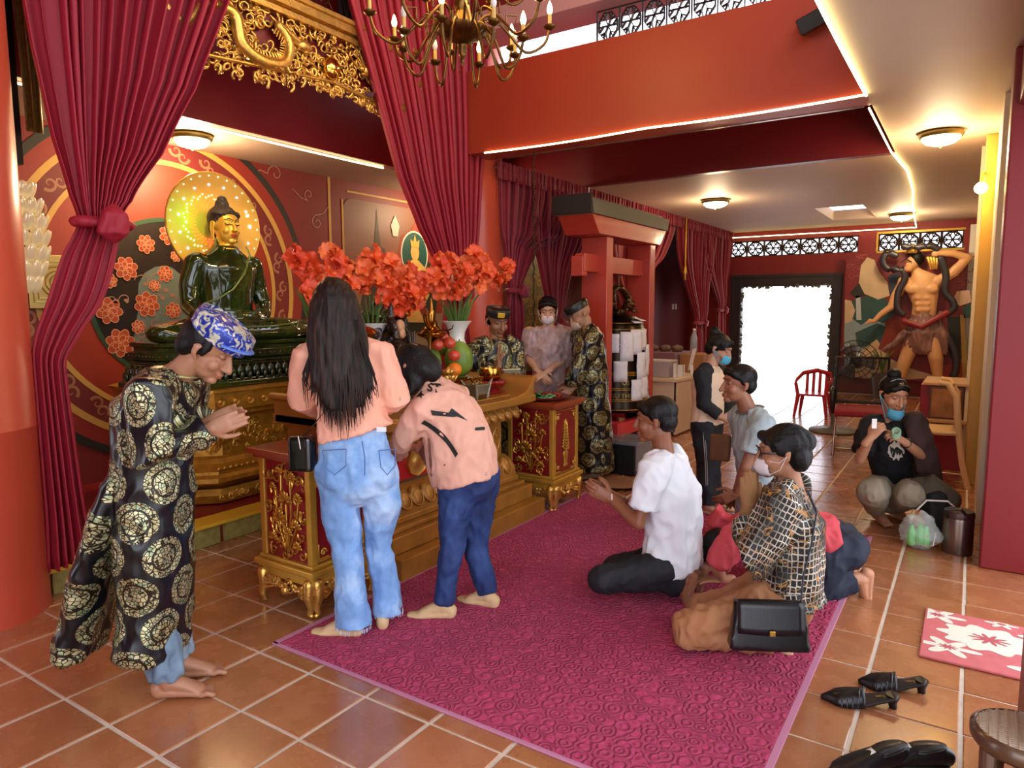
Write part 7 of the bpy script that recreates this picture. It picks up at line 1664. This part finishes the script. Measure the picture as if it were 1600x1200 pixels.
# ================================================================== KNEELING WOMAN, PATTERNED BLOUSE
base = V((2.05, 2.2, 0))
p = Person('kneeling woman in a black lattice print blouse, tan trousers, glasses and brown gloves', base, '#b07e5e', H=.97); J = p.J; p.sockm = sockm
p.head(J(1220, 706), dirv(-.95, .22, -.12), None, 1.0)
p.frame(J(1228, 925), J(1232, 875), J(1234, 815), J(1238, 762), dirv(-.92, .35, 0), sw=.16, hw=.085)
p.arm('L', J(1178, 868, -.16), J(1166, 800, -.03), hand=False, sh=J(1222, 790, -.15)); p.arm('R', J(1172, 850, .14), J(1172, 795, .04), hand=False)
p.leg('L', J(1078, 983, -.12), J(1212, 1000, -.12), dirv(.2, -.3, -.95), dirv(-1, 0, -.2), bare=False, fs=.8); p.leg('R', J(1100, 955, .14), J(1225, 985, .08), dirv(.3, 0, -.9), dirv(-1, 0, -.2), bare=False)
p.body()
p.hair(hairb, [('e', (0, -.03, .045), (.092, .105, .085)), ('e', (0, -.07, -.02), (.085, .06, .075)), ('e', (0, -.085, .04), (.075, .06, .06)), ('e', (.08, .0, .03), (.014, .035, .04)), ('e', (-.08, .0, .03), (.014, .035, .04)), ('t', [(-.066, .03, .05), (0, .068, .082), (.066, .03, .05)], [.022, .024, .022])], amp=.008, freq=20, vox=.006)
lt = NT('lattice_print'); b = lt.b; uv = lt.new('ShaderNodeUVMap', uv_map='UVMap').outputs[0]
m1 = lt.mapping(uv, (1, .78, 1)); vo = lt.new('ShaderNodeTexVoronoi', feature='DISTANCE_TO_EDGE'); vo.inputs['Scale'].default_value = 46; vo.inputs['Randomness'].default_value = .25; lt.l(m1, vo.inputs['Vector'])
ln = lt.math('LESS_THAN', vo.outputs['Distance'], .1); n2 = lt.noise(uv, 7, 2, .5, 2.); gz = lt.math('LESS_THAN', lt.math('ABSOLUTE', lt.math('SUBTRACT', n2, .56)), .014); n3 = lt.noise(uv, 4, 1)
c = lt.mix(ln, hexc('#14120f'), lt.ramp(n3, [(.4, hexc('#5b4f3e')), (.55, hexc('#cfc6b4'))])); lt.l(lt.mix(gz, c, hexc('#b07a35')), b.inputs['Base Color']); b.inputs['Roughness'].default_value = .55
p.garment('blouse', [p.trunk(hem=J(1230, 938), g=.03, rx=(.15, .14, .155), ry=(.12, .115, .115), hemr=(.19, .165)), ([p.ne.lerp(p.sh['L'], .4), p.sh['L'], J(1178, 872, -.17), J(1168, 815, -.05)], [.08, .09, .09, .075], None), ([p.ne.lerp(p.sh['R'], .4), p.sh['R'], p.el['R'], J(1172, 815, .05)], [.08, .085, .08, .07], None)], lt.m, amp=.01, freq=6, seed=11)
p.pants(M('tan_trousers', '#a5714a', .8, bump=.1), (.1, .078, .06), ankle=.95, amp=.011, freq=9)
glv = M('brown_glove', '#8a6038', .75, bump=.2, bs=150, bd=.003)
for k, w_, nn, sd in (('near', J(1170, 792, -.035), dirv(0, 1, 0), -1), ('far', J(1172, 790, .03), dirv(0, -1, 0), 1)):
    q = MB(); hand_prims(q, w_, dirv(-.05, 0, 1), nn, 1., .1, sd, 0, .0025); q.tube([w_-ZU*.045+RH_*.0, w_-ZU*.01, w_+ZU*.02], [.045, .034, .03], 14, 'flat'); me = remesh(q, .0045, 2); link('glove', me, glv, p.t, smooth=180)
p.mask(M('white_mask', '#d8cfd2', .75))
q = MB()
for k in (1, -1):
    q.tube([p.hp(k*(.034+.026*math.cos(a)), .098-.012*abs(math.cos(a)), .01+.019*math.sin(a)) for a in [i*PI/10 for i in range(21)]], .003, 6); q.tube([p.hp(.06*k, .09, .014), p.hp(.078*k, .05, .012), p.hp(.084*k, -.01, .01)], [(.002, .005)]*3, 6)
q.tube([p.hp(-.01, .1, .015), p.hp(.01, .1, .015)], .002, 5); q.build('glasses', M('glasses_brown', '#2e1410', .3), p.t, smooth=60)
c = J(1201, 976, -.3); t = thing('shoulder_bag', 'black leather flap bag with a gold clasp hanging before the kneeling woman', 'bag', c-V((0, 0, .1)))
Rb = Matrix.Rotation(.5, 3, 'Z')
q = MB(); q.box(c, (.31, .085, .2), Rb, top=(.86, .5)); me = remesh(q, .011, 4); link('bag_body', me, lea, t, smooth=180)
def BG(x, y, z): return c+Rb @ V((x, y, z))
q = MB(); q.grid([[BG(x*(1-.0*abs(x)), -.022-.024*(j/5), .102-.115*(j/5)-.012*math.cos(x*9)*(j/5)) for x in [-.128+.256*i/10 for i in range(11)]] for j in range(6)]+[]); q.build('flap', lea, t, smooth=180, solid=.006)
q = MB(); q.box(BG(.0, -.055, -.012), (.022, .008, .022), Rb); q.build('clasp', gold, t, bevel=.003)
q = MB(); q.tube([BG(.12, 0, .09), J(1255, 900, -.25), J(1268, 850, -.2), J(1276, 800, -.12), J(1262, 768, -.05)], [(.003, .009)]*5, 6, lat=RH_); q.build('strap', M('strap_grey', '#3a4150', .4), t)

# ================================================================== PROSTRATE WOMAN (behind the patterned blouse)
base = V((2.15, 2.9, 0))
p = Person('prostrating woman in coral red top and navy trousers, bare feet behind her', base, '#c08a68', H=.97); J = p.J
p.head(J(1124, 862, .0), dirv(-.5, .1, -.85), dirv(-.85, 0, .4), .95)
p.frame(J(1298, 850), J(1255, 835), J(1200, 828), J(1150, 838), dirv(-.2, 1, 0), sw=.15, hw=.085)
lat_ = dirv(0, 1, 0); p.lat = lat_
p.sh = {'L': J(1150, 842, -.15), 'R': J(1152, 836, .15)}; p.hip = {'L': J(1300, 860, -.09), 'R': J(1302, 850, .09)}; p.f = dirv(-1, 0, 0)
p.arm('L', J(1120, 885, -.17), J(1128, 905, -.1), dirv(-1, 0, 0), dirv(0, 0, -1), .15); p.arm('R', J(1110, 880, .15), J(1085, 900, .12), dirv(-1, 0, 0), dirv(0, 0, -1), .15)
p.leg('L', J(1282, 922, -.1), J(1343, 905, -.08), dirv(-.1, 0, -1), dirv(-1, 0, 0)); p.leg('R', J(1280, 912, .1), J(1325, 890, .1), dirv(.3, 0, -.9), dirv(-1, 0, 0))
p.body()
coral = M('coral_top', '#c9454f', .75, var=.08)
p.garment('top', [([J(1290, 842), J(1255, 832), J(1200, 826), J(1160, 832), J(1146, 842)], [(.165, .13), (.16, .12), (.16, .12), (.14, .09), (.06, .05)], lat_), ([p.ne.lerp(p.sh['L'], .5), p.sh['L'], J(1126, 872, -.17), p.el['L']], [.075, .078, .065, .055], None), ([p.ne.lerp(p.sh['R'], .5), p.sh['R'], J(1118, 810, .12), J(1130, 800, .1)], [.07, .07, .06, .05], None)], coral, amp=.01, seed=3)
p.pants(M('navy_trousers', '#141f33', .75), (.105, .078, .058), ankle=.85, amp=.008, seed=9)
p.hair(hairb, [('e', (0, -.02, .03), (.09, .105, .09)), ('e', (0, -.06, -.05), (.08, .05, .08)), ('e', (0, .04, .05), (.07, .05, .06))])

# ================================================================== KNEELING MAN IN GREY POLO
base = V((1.62, 3.3, 0))
p = Person('kneeling man in a pale grey polo shirt looking left, behind the patterned blouse', base, '#96654a', H=1.0); J = p.J
p.head(J(1153, 600), dirv(-.92, -.1, .0), None, .98)
p.frame(J(1185, 790), J(1184, 740), J(1180, 690), J(1172, 645), dirv(-.9, -.1, 0), sw=.165, hw=.085)
p.arm('L', J(1165, 730, -.2), J(1150, 770, -.12), dirv(-.6, .2, -.4), dirv(0, 1, 0)); p.arm('R', J(1180, 735, .2), J(1160, 765, .1), dirv(-.5, 0, -.6), dirv(0, -1, 0))
p.leg('L', J(1150, 868, -.12), J(1235, 862, -.1), dirv(.9, 0, -.3), dirv(.1, 0, -1)); p.leg('R', J(1160, 860, .12), J(1245, 855, .1), dirv(.9, 0, -.3), dirv(0, 0, -1))
p.body(); p.hair(hairb, SHORT)
gp_ = M('grey_polo', '#9fb0b4', .8, bump=.1, bs=150)
p.garment('polo_shirt', [p.trunk(hem=J(1186, 805), g=.025, hemr=(.17, .13)), p.sleeve('L', .072, .075, .07, .42), p.sleeve('R', .072, .075, .07, .42)], gp_, amp=.009, seed=15)
q = MB(); c0 = p.ne+p.up*.02; q.tube([c0+(p.lat*math.cos(a)*.066+p.f*math.sin(a)*.062)-p.up*.02*math.sin(a) for a in [i*PI/10 for i in range(21)]], [(.006, .022)]*21, 8, lat=p.up); q.build('collar', M('polo_collar', '#6d6a62', .8), p.t, smooth=180)
p.pants(M('grey_trousers', '#30343c', .75), (.095, .07, .05), amp=.006)
q = MB(); c = J(1126, 700, .1); q.box(c, (.12, .05, .17)); me = remesh(q, .012, 3); fold(me, .006, 12, 2); tag(link('brown_pouch', me, M('pouch_brown', '#6b4a2a', .7), smooth=180), 'brown patterned pouch between the girl in the vest and the man in grey', 'bag')

# ================================================================== GIRL IN FACE MASK, STANDING
base = fl(1108, 802)
p = Person('girl with hair bun, blue face mask, cream and black top and striped black trousers', base, '#b98a6c', H=.88); J = p.J; p.sockm = sockm
p.head(J(1124, 545), dirv(.75, -.5, -.38), None, 1.0)
p.frame(J(1105, 660), J(1106, 630), J(1108, 598), J(1110, 574), dirv(.75, -.6, 0), sw=.15)
p.arm('R', J(1100, 632, -.12), J(1128, 652, -.17), dirv(.8, -.2, -.2), dirv(.3, .9, 0), .4); p.arm('L', J(1138, 630, .1), J(1140, 655, .0), dirv(.5, -.5, -.2), dirv(-.3, -.9, 0), .4)
p.leg('R', J(1102, 725, -.05), fl(1104, 806)+V((0, 0, .07)), dirv(.8, -.5, 0)); p.leg('L', J(1112, 725, .06), fl(1118, 798)+V((0, 0, .07)), dirv(.8, -.5, 0))
p.body()
p.garment('black_sleeves', [p.sleeve('R', .062, .052, .04, .95), p.sleeve('L', .062, .052, .04, .95)], M('knit_black', '#151518', .85), amp=.005)
p.garment('cream_vest', [p.trunk(hem=J(1104, 655), g=.022, hemr=(.14, .11))], M('vest_cream', '#d9bda0', .8), amp=.006)
bt = M('black_track', '#101218', .75)
p.pants(bt, (.085, .065, .062), amp=.006, ankle=.95)
q = MB()
for o_ in (0, .012): q.tube([J(1098-o_*0, 668, -.13-.0)+RH_*o_, J(1102, 725, -.12)+RH_*o_, J(1104, 790, -.11)+RH_*o_], [(.003, .003)]*3, 6)
q.build('side_stripes', M('stripe_grey', '#9a8f8c', .7), p.t)
p.hair(hairb, [('e', (0, -.02, .04), (.087, .1, .082)), ('e', (0, -.06, -.01), (.078, .055, .07)), ('e', (0, -.085, .105), (.045, .045, .042)), ('t', [(-.066, .02, .05), (0, .068, .08), (.066, .02, .05)], [.02, .022, .02])])
p.mask(M('blue_mask', '#4fa6c4', .7))

# ================================================================== SQUATTING WOMAN AT THE RIGHT
base = fl(1388, 838)
p = Person('squatting woman in black T-shirt and khaki trousers, blue mask under her chin', base, '#bb8a68', H=.98); J = p.J
p.head(J(1397, 616, .14), dirv(.02, -.93, -.34), None, 1.0)
p.frame(J(1398, 765, .36), J(1396, 735, .3), J(1395, 700, .24), J(1396, 655, .2), dirv(0, -1, 0), sw=.155, hw=.1)
p.arm('R', J(1343, 718, .06), J(1360, 684, -.06), dirv(.45, -.2, .75), dirv(.6, .5, -.3), .7); p.arm('L', J(1441, 712, .06), J(1412, 690, -.06), dirv(-.75, -.2, .45), dirv(-.2, .5, -.6), .7)
af, bf = fl(1378, 818), fl(1406, 812)
p.leg('R', J(1362, 768, -.02), V((af.x, af.y, .075))+FH*.06, dirv(-.05, -1, 0)); p.leg('L', J(1422, 772, -.02), V((bf.x, bf.y, .075))+FH*.1, dirv(.1, -1, 0))
p.body(brow=.35)
bt_ = p.garment('tshirt', [p.trunk(hem=J(1397, 752, .33), g=.02, hemr=(.16, .12)), p.sleeve('R', .068, .07, .06, .45), p.sleeve('L', .068, .07, .06, .45)], M('black_cotton', '#0c0d11', .85), amp=.008, seed=2)
p.pants(M('khaki_trousers', '#8e8470', .8, bump=.1), (.1, .088, .07), ankle=.8, amp=.008, seed=5)
p.hair(hairb, [('e', (0, -.025, .04), (.085, .098, .08)), ('e', (0, -.06, -.01), (.076, .055, .07)), ('e', (.01, -.04, .13), (.045, .04, .035)), ('t', [(-.07, .02, .03), (-.05, .055, .065), (0, .066, .085), (.05, .055, .065), (.07, .02, .03)], [.016, .018, .018, .018, .016])])
p.mask(M('blue_mask'), low=.05)
q = MB(); q.tube([p.hp(.075*math.cos(a), -.01+.02*math.sin(a), .03+.085*math.sin(a)) for a in [PI*i/10 for i in range(11)]], .004, 6); q.build('hair_band', M('hairband_grey', '#8a8a92', .4), p.t)
drape_on(bt_, lambda: poly2([(1400+13*(1+.2*math.sin(i*2.9))*math.cos(i*PI/12), 704+14*(1+.2*math.cos(i*3.7))*math.sin(i*PI/12)) for i in range(24)]), 'shirt_print', M('print_cream', '#cfc8b8', .8), bt_)
for k in range(5): drape_on(bt_, lambda: poly2([(1390+k*4, 696+k*2), (1396+k*4, 702+k*2), (1393+k*4, 712), (1391+k*4, 704)]), 'shirt_print_mark', prn, bt_, .005)
q = MB(); c = J(1366, 662, -.09); q.box(c, (.03, .004, .06), Matrix.Rotation(.58, 3, 'Z')); tag(q.build('white_card', white), 'small white card held up by the squatting woman', 'card')
q = MB(); c = J(1400, 680, -.1)
for k in range(4): q.tube([c+V((.022*math.cos(a), .012*math.sin(a), .02*math.sin(a)+.008*k)) for a in [i*PI/6 for i in range(13)]], .006, 6)
tag(q.build('cord_coil', M('cord_green', '#86a888', .6), smooth=180), 'pale green cord coil in the hands of the squatting woman', 'cord')
q = MB(); w_ = p.wr['L']; d_ = (p.wr['L']-p.el['L']).normalized(); a1_ = d_.orthogonal().normalized(); a2_ = d_.cross(a1_); q.tube([w_-d_*.03+a1_*.03*math.cos(a)+a2_*.03*math.sin(a) for a in [i*PI/8 for i in range(17)]], .006, 6); q.build('watch_strap', black, p.t)
q = MB(); q.tube([J(1428, 655, .12), J(1440, 690, .05), J(1450, 730, .08), J(1462, 765, .12)], [(.07, .06), (.075, .05), (.08, .045), (.05, .03)], 14, lat=RH_); q.tube([J(1440, 750, .1), J(1475, 768, .1)], [.03, .02], 8)
me = remesh(q, .011, 3); fold(me, .014, 8, 6); tag(link('brown_jacket', me, M('brown_cloth', '#3d2b28', .85), smooth=180), 'dark brown jacket draped over the arm of the squatting woman', 'jacket')

# ================================================================== PRIESTS AND WOMAN BEHIND THE ALTAR
def hat_on(p, col, badge=False):
    q = MB(); q.lathe([(.086, .04), (.095, .045), (.1, .07), (.1, .1), (.094, .108), (.09, .095), (.05, .11), (.001, .115)], p.hc, 32, p.B @ Matrix.Rotation(.05, 3, 'X'), sx=.95, sy=1.12); o = q.build('turban_hat', col, p.t, smooth=40)
    if badge: q = MB(); q.box(p.hp(.03, .108, .078), (.055, .012, .04), p.B @ Matrix.Rotation(-.3, 3, 'Z')); q.build('gold_badge', M('badge_gold', '#e3b62f', .3, .4), o, bevel=.004)
hb_ = M('hat_black', '#15120f', .5)
c = at(777, 503, 5.55); base = V((c.x, c.y, .0))
p = Person('priest in black round hat with a gold badge, hand raised, behind the altar', base, '#8f6246', H=1.0); J = p.J
p.head(J(777, 502), dirv(.45, -.85, -.28), None, 1.05)
p.frame(J(770, 690), J(772, 635), J(774, 580), J(775, 532), dirv(.4, -.9, 0), sw=.175)
p.arm('R', J(752, 600, -.05), J(779, 568, -.3), dirv(0, 0, 1), dirv(.9, -.2, 0), .1, .95); p.arm('L', J(806, 600, -.02), J(785, 585, -.3), dirv(-.5, -.6, .1), dirv(-.2, 0, 1), .3)
k0 = V((base.x, base.y, base.z)); p.leg('R', J(764, 760, 0), V((J(764, 760).x, J(764, 760).y, .075)), dirv(.4, -.9, 0), foot=False); p.leg('L', J(782, 760, 0), V((J(782, 760).x, J(782, 760).y, .075)), dirv(.4, -.9, 0), foot=False)
p.body(brow=.35)
p.garment('robe', [p.trunk(hem=J(772, 740), g=.03, rx=(.16, .15, .15), ry=(.12, .11, .11), hemr=(.2, .15)), p.sleeve('R', .075, .08, .07, .92), p.sleeve('L', .075, .08, .07, .92)], robe_m2, amp=.01, seed=4, vox=.011)
hat_on(p, hb_, True); p.hair(hairb, [('e', (0, -.03, .015), (.083, .085, .07))])
q = MB(); q.box(J(797, 582, -.28), (.14, .1, .006), basis(dirv(.3, -.7, .5), dirv(0, 0, 1))); tag(q.build('prayer_sheet', M('sheet_cream', '#d9cfa8', .7)), 'cream prayer sheet held by the priest behind the altar', 'paper')
c = at(857, 486, 6.1); base = V((c.x, c.y, 0))
p = Person('woman in white face mask and rose grey blouse standing behind the offering stand', base, '#c79a7c', H=1.0); J = p.J
p.head(J(856, 485), dirv(-.05, -.93, -.3), None, 1.0)
p.frame(J(857, 620), J(857, 580), J(857, 545), J(857, 512), dirv(-.1, -1, 0), sw=.165)
p.arm('R', J(826, 560, .0), J(843, 583, -.2), dirv(.5, -.5, -.5), dirv(.6, 0, -.5), .35); p.arm('L', J(885, 560, 0), J(852, 583, -.22), dirv(-.8, -.2, -.4), dirv(-.6, 0, -.5), .35)
p.leg('R', J(848, 690), J(849, 752), dirv(0, -1, 0)); p.leg('L', J(866, 690), J(867, 752), dirv(0, -1, 0)); 
p.body()
bls = M('rose_grey_blouse', '#a58a88', .45, var=.35, vs=25)
p.garment('blouse', [p.trunk(hem=J(858, 640), g=.022, hemr=(.18, .13)), p.sleeve('R', .06, .066, .072, .5), p.sleeve('L', .06, .066, .072, .5)], bls, amp=.012, seed=8, vox=.011)
p.pants(M('lavender_trousers', '#7f7690', .7), (.095, .08, .08), amp=.008)
p.hair(hairb, [('e', (0, -.025, .04), (.086, .1, .082)), ('e', (0, -.06, -.02), (.078, .055, .08)), ('t', [(-.07, .02, .03), (-.05, .055, .065), (0, .066, .085), (.05, .055, .065), (.07, .02, .03)], [.018]*5)])
p.mask(M('white_mask'))
base = V((.16, 4.45, 0))
p = Person('masked priest in long medallion robe standing side on by the right offering stand', base, '#a57a5c', H=.97); J = p.J
p.head(J(906, 492), dirv(-.82, -.2, -.5), dirv(-.4, 0, .9), 1.02)
p.frame(J(922, 625), J(924, 580), J(922, 545), J(917, 515), dirv(-.85, -.3, 0), sw=.16)
p.arm('L', J(905, 570, -.15), J(893, 608, -.16), dirv(-.7, -.1, -.5), dirv(.2, .9, 0), .3); p.arm('R', J(918, 565, .15), J(890, 600, .08), dirv(-.7, 0, -.5), dirv(.2, -.9, 0), .3)
p.leg('L', J(925, 680, -.07), fl(932, 748)+V((0, 0, .07)), dirv(-.9, -.2, 0)); p.leg('R', J(928, 680, .07), fl(942, 742)+V((0, 0, .07)), dirv(-.9, -.2, 0))
p.body()
p.garment('robe', [([J(928, 732), J(927, 680), J(924, 625), J(922, 575), J(919, 540), J(915, 512)], [(.2, .165), (.185, .155), (.17, .15), (.165, .14), (.165, .13), (.06, .06)], p.lat), p.sleeve('L', .08, .08, .07, .95), p.sleeve('R', .08, .08, .07, .95)], robe_m2, amp=.01, seed=9, vox=.011)
p.pants(M('blue_trousers', '#2c3358', .7), (.085, .07, .065), amp=.006)
hat_on(p, M('hat_brocade', '#1c1a17', .35, .2, var=.6, vs=25)); p.mask(M('blush_mask', '#b39a88', .75))

# ================================================================== WARRIOR RELIEF ON ITS PAINTED PANEL (end wall)
PYW = 11.95
t = thing('warrior_relief', 'painted relief of a bare chested warrior with flying scarves on the mural panel', 'relief', (1.9, PYW, .27))
def wy(px, py): return on(px, py, 1, PYW)
q = MB(); a, b_ = wy(1322, 395), wy(1519, 594); z0, z1 = .27, 2.3; q.bb((1.0, PYW+.02, z0), (2.69, PYW+.06, z1)); q.build('panel', M('panel_darkred', '#7c1f24', .5, var=.1), t)
def pan(name, pts, mat, k=0):
    P = [wy(x, y) for x, y in pts]; q = MB(); q.prism([(p_.x, p_.z) for p_ in P], (0, PYW+.018-k*.0025, 0), (1, 0, 0), (0, 0, 1), .002); return q.build(name, mat, t)
rk = M('rock_cream', '#cdb694', .6, var=.1); tl = M('pine_teal', '#2c5252', .6, var=.2); wtr = M('water_blue', '#8aa3b0', .6, var=.15); dk_ = M('panel_dark', '#252a26', .6)
pan('painted_water', [(1320, 470), (1380, 480), (1388, 560), (1370, 575), (1318, 578)], wtr, 0); pan('painted_pines', [(1330, 470), (1356, 462), (1380, 462), (1400, 490), (1380, 505), (1360, 498), (1345, 508), (1328, 495)], tl, 1)
pan('painted_pines', [(1336, 520), (1370, 505), (1395, 515), (1400, 540), (1370, 545), (1340, 540)], tl, 1); pan('painted_rock', [(1340, 455), (1345, 415), (1355, 402), (1366, 406), (1374, 425), (1386, 440), (1390, 462), (1372, 468), (1358, 462)], rk, 2)
pan('painted_rock', [(1320, 468), (1330, 470), (1336, 485), (1330, 503), (1320, 505)], rk, 2); pan('painted_rock', [(1332, 575), (1350, 545), (1370, 530), (1390, 560), (1420, 575), (1470, 590), (1400, 594), (1335, 590)], rk, 2)
pan('painted_waterfall', [(1337, 462), (1344, 462), (1346, 500), (1338, 500)], M('foam_white', '#b9c2c6', .6), 3); pan('painted_crag', [(1328, 458), (1342, 442), (1352, 462), (1338, 466)], dk_, 3)
pan('painted_window', [(1480, 495), (1500, 495), (1502, 560), (1484, 560)], dk_, 1); pan('painted_post', [(1500, 492), (1508, 492), (1512, 590), (1504, 590)], M('ochre_pillar'), 2); pan('painted_lotus', [(1488, 470), (1495, 455), (1515, 453), (1518, 472), (1500, 478)], M('lotus_blush', '#d9b8a4', .6), 2)
pan('painted_leaf', [(1504, 480), (1517, 475), (1518, 495), (1506, 497)], tl, 2); pan('painted_ground', [(1455, 592), (1460, 575), (1505, 565), (1516, 570), (1518, 593)], M('flame_red', '#a8321e', .5), 1)
q = MB(); rn = random.Random(3)
for i in range(26):
    px, py = rn.choice(((rn.uniform(1325, 1385), rn.uniform(396, 440)), (rn.uniform(1478, 1518), rn.uniform(395, 450)))); P0 = wy(px, py); s_ = spiral((P0.x, P0.z), .06, .8, rn.uniform(0, 6), 10, rn.choice((1, -1)))
    q.ribbon([V((x, PYW+.017, z)) for x, z in s_]+[V((s_[-1][0]+.1, PYW+.017, s_[-1][1]))], (0, -1, 0), .008, .002)
stuff(q.build('cloud_lines', M('cloud_pink', '#b05a5e', .6), t))
WD = PYW-.12
def W(px, py, d=0.): return on(px, py, 1, WD-d)
wsk = M('relief_skin', '#dba878', .45, var=.12, vs=6); q = MB(); LX = V((1, 0, 0))
q.tube([W(1443, 495), W(1445, 475), W(1442, 450), W(1441, 437), W(1432, 425)], [(.17, .1), (.17, .11), (.23, .13), (.2, .11), (.08, .08)], 18, lat=LX)
for px, py, r in ((1425, 452, .1), (1455, 452, .1)): q.ell(W(px, py, .09), (r, .05, r*.75))
for i in range(3):
    for s_ in (-1, 1): q.ell(W(1441+s_*6, 466+i*9, .1), (.055, .03, .045))
q.ell(W(1413, 441), .1); q.tube([W(1413, 441), W(1400, 462, .03), W(1392, 480, .05), W(1375, 492, .08), W(1366, 502, .1)], [.085, .075, .06, .045, .035], 12)
for k in range(5): q.tube([W(1366, 502, .1), W(1358-1.5*k, 498+2.2*k, .12)], [.018, .012], 7)
q.ell(W(1465, 440), .1); q.tube([W(1465, 440), W(1490, 425, .02), W(1512, 403, .03)], [.085, .08, .06], 12); q.tube([W(1512, 403, .03), W(1490, 396, .06), W(1466, 396, .08)], [.06, .055, .045], 12); q.ell(W(1462, 397, .09), (.06, .05, .05))
q.tube([W(1432, 428), W(1428, 420)], [.075, .07], 12); q.ell(W(1425, 412, .04), (.09, .1, .12)); q.ell(W(1419, 419, .1), (.06, .06, .07)); q.ell(W(1417, 414, .15), (.02, .03, .03))
q.tube([W(1425, 535, .02), W(1412, 570, .04), W(1405, 592, .04)], [.12, .1, .085], 14); q.tube([W(1458, 530, .02), W(1462, 560, .06), W(1465, 588, .05)], [.12, .105, .07], 14)
me = remesh(q, .014, 2); link('figure', me, wsk, t, smooth=180)
for px, py, dx in ((1420, 407, -4), (1411, 408, 3)): q = MB(); q.tube([W(px+dx, py-2, .16), W(px-dx, py+2, .165)], [.012, .008], 6); q.build('painted_brow', prn, t)
q = MB(); q.ell(W(1418, 424, .17), (.035, .012, .012)); q.build('mouth', M('mouth_red', '#8a2018', .5), t)
q = MB(); q.ell(W(1433, 404, .03), (.1, .1, .11)); q.ell(W(1428, 396, .03), (.11, .08, .05)); q.build('hair', hairb, t, smooth=180)
q = MB(); q.lathe([(.09, 0), (.1, .03), (.05, .07), (.06, .1), (.001, .16)], W(1426, 396, .05), 14, flute=.15, nf=6); q.build('crown', gold, t, smooth=60)
q = MB(); q.tube([W(1416, 500, .1), W(1440, 508, .15), W(1478, 488, .1)], [(.05, .05)]*3, 10); q.tube([W(1442, 500, .03), W(1440, 520, .05), W(1442, 545, .06)], [(.2, .13), (.25, .15), (.24, .1)], 18, lat=LX); q.tube([W(1460, 500, .05), W(1472, 530, .07), W(1474, 552, .08)], [(.09, .08), (.1, .09), (.06, .05)], 12); q.tube([W(1415, 520, .1), W(1395, 540, .1), W(1378, 548, .1)], [(.1, .06), (.08, .05), (.04, .03)], 10)
me = remesh(q, .014, 1); fold(me, .035, 5.5, 7, (1.5, 1, .35), .4); link('skirt', me, M('skirt_plum', '#85625f', .45, var=.5, vs=4), t, smooth=180)
q = MB(); q.tube([W(1412, 502, .14), W(1440, 511, .2), W(1480, 488, .14)], [(.035, .045)]*3, 10); q.build('sash', M('sash_red', '#8e2a30', .4), t, smooth=180)
scf = M('scarf_dark', '#2e2a33', .35, var=.3, vs=5)
for P in ([(1470, 402), (1478, 430), (1476, 455), (1488, 470), (1490, 482), (1478, 492)], [(1402, 400), (1385, 395), (1380, 410), (1390, 422), (1408, 420), (1414, 435), (1404, 455), (1402, 480), (1412, 492)], [(1480, 525), (1492, 550), (1494, 575), (1488, 590)], [(1466, 390), (1450, 382), (1430, 388), (1410, 384)]):
    q = MB(); C_ = crom([W(x, y, .1) for x, y in P], 4); q.tube(C_, [(.05, .02)]*len(C_), 8, lat=LX); q.build('flying_scarf', scf, t, smooth=180)
pan('painted_cape', [(1388, 430), (1405, 425), (1408, 450), (1390, 460)], M('cape_blue', '#28374c', .6), 4); pan('painted_robe', [(1372, 545), (1385, 510), (1410, 490), (1420, 530), (1400, 560)], M('robe_rust', '#8a3426', .6), 4)
q = MB()
for k in range(4): q.tube([W(1450+k*5, 402, .06), W(1454+k*3, 420, .06)], [(.03, .012), (.012, .008)], 6)
q.build('gold_ruff', gold, t, smooth=60)
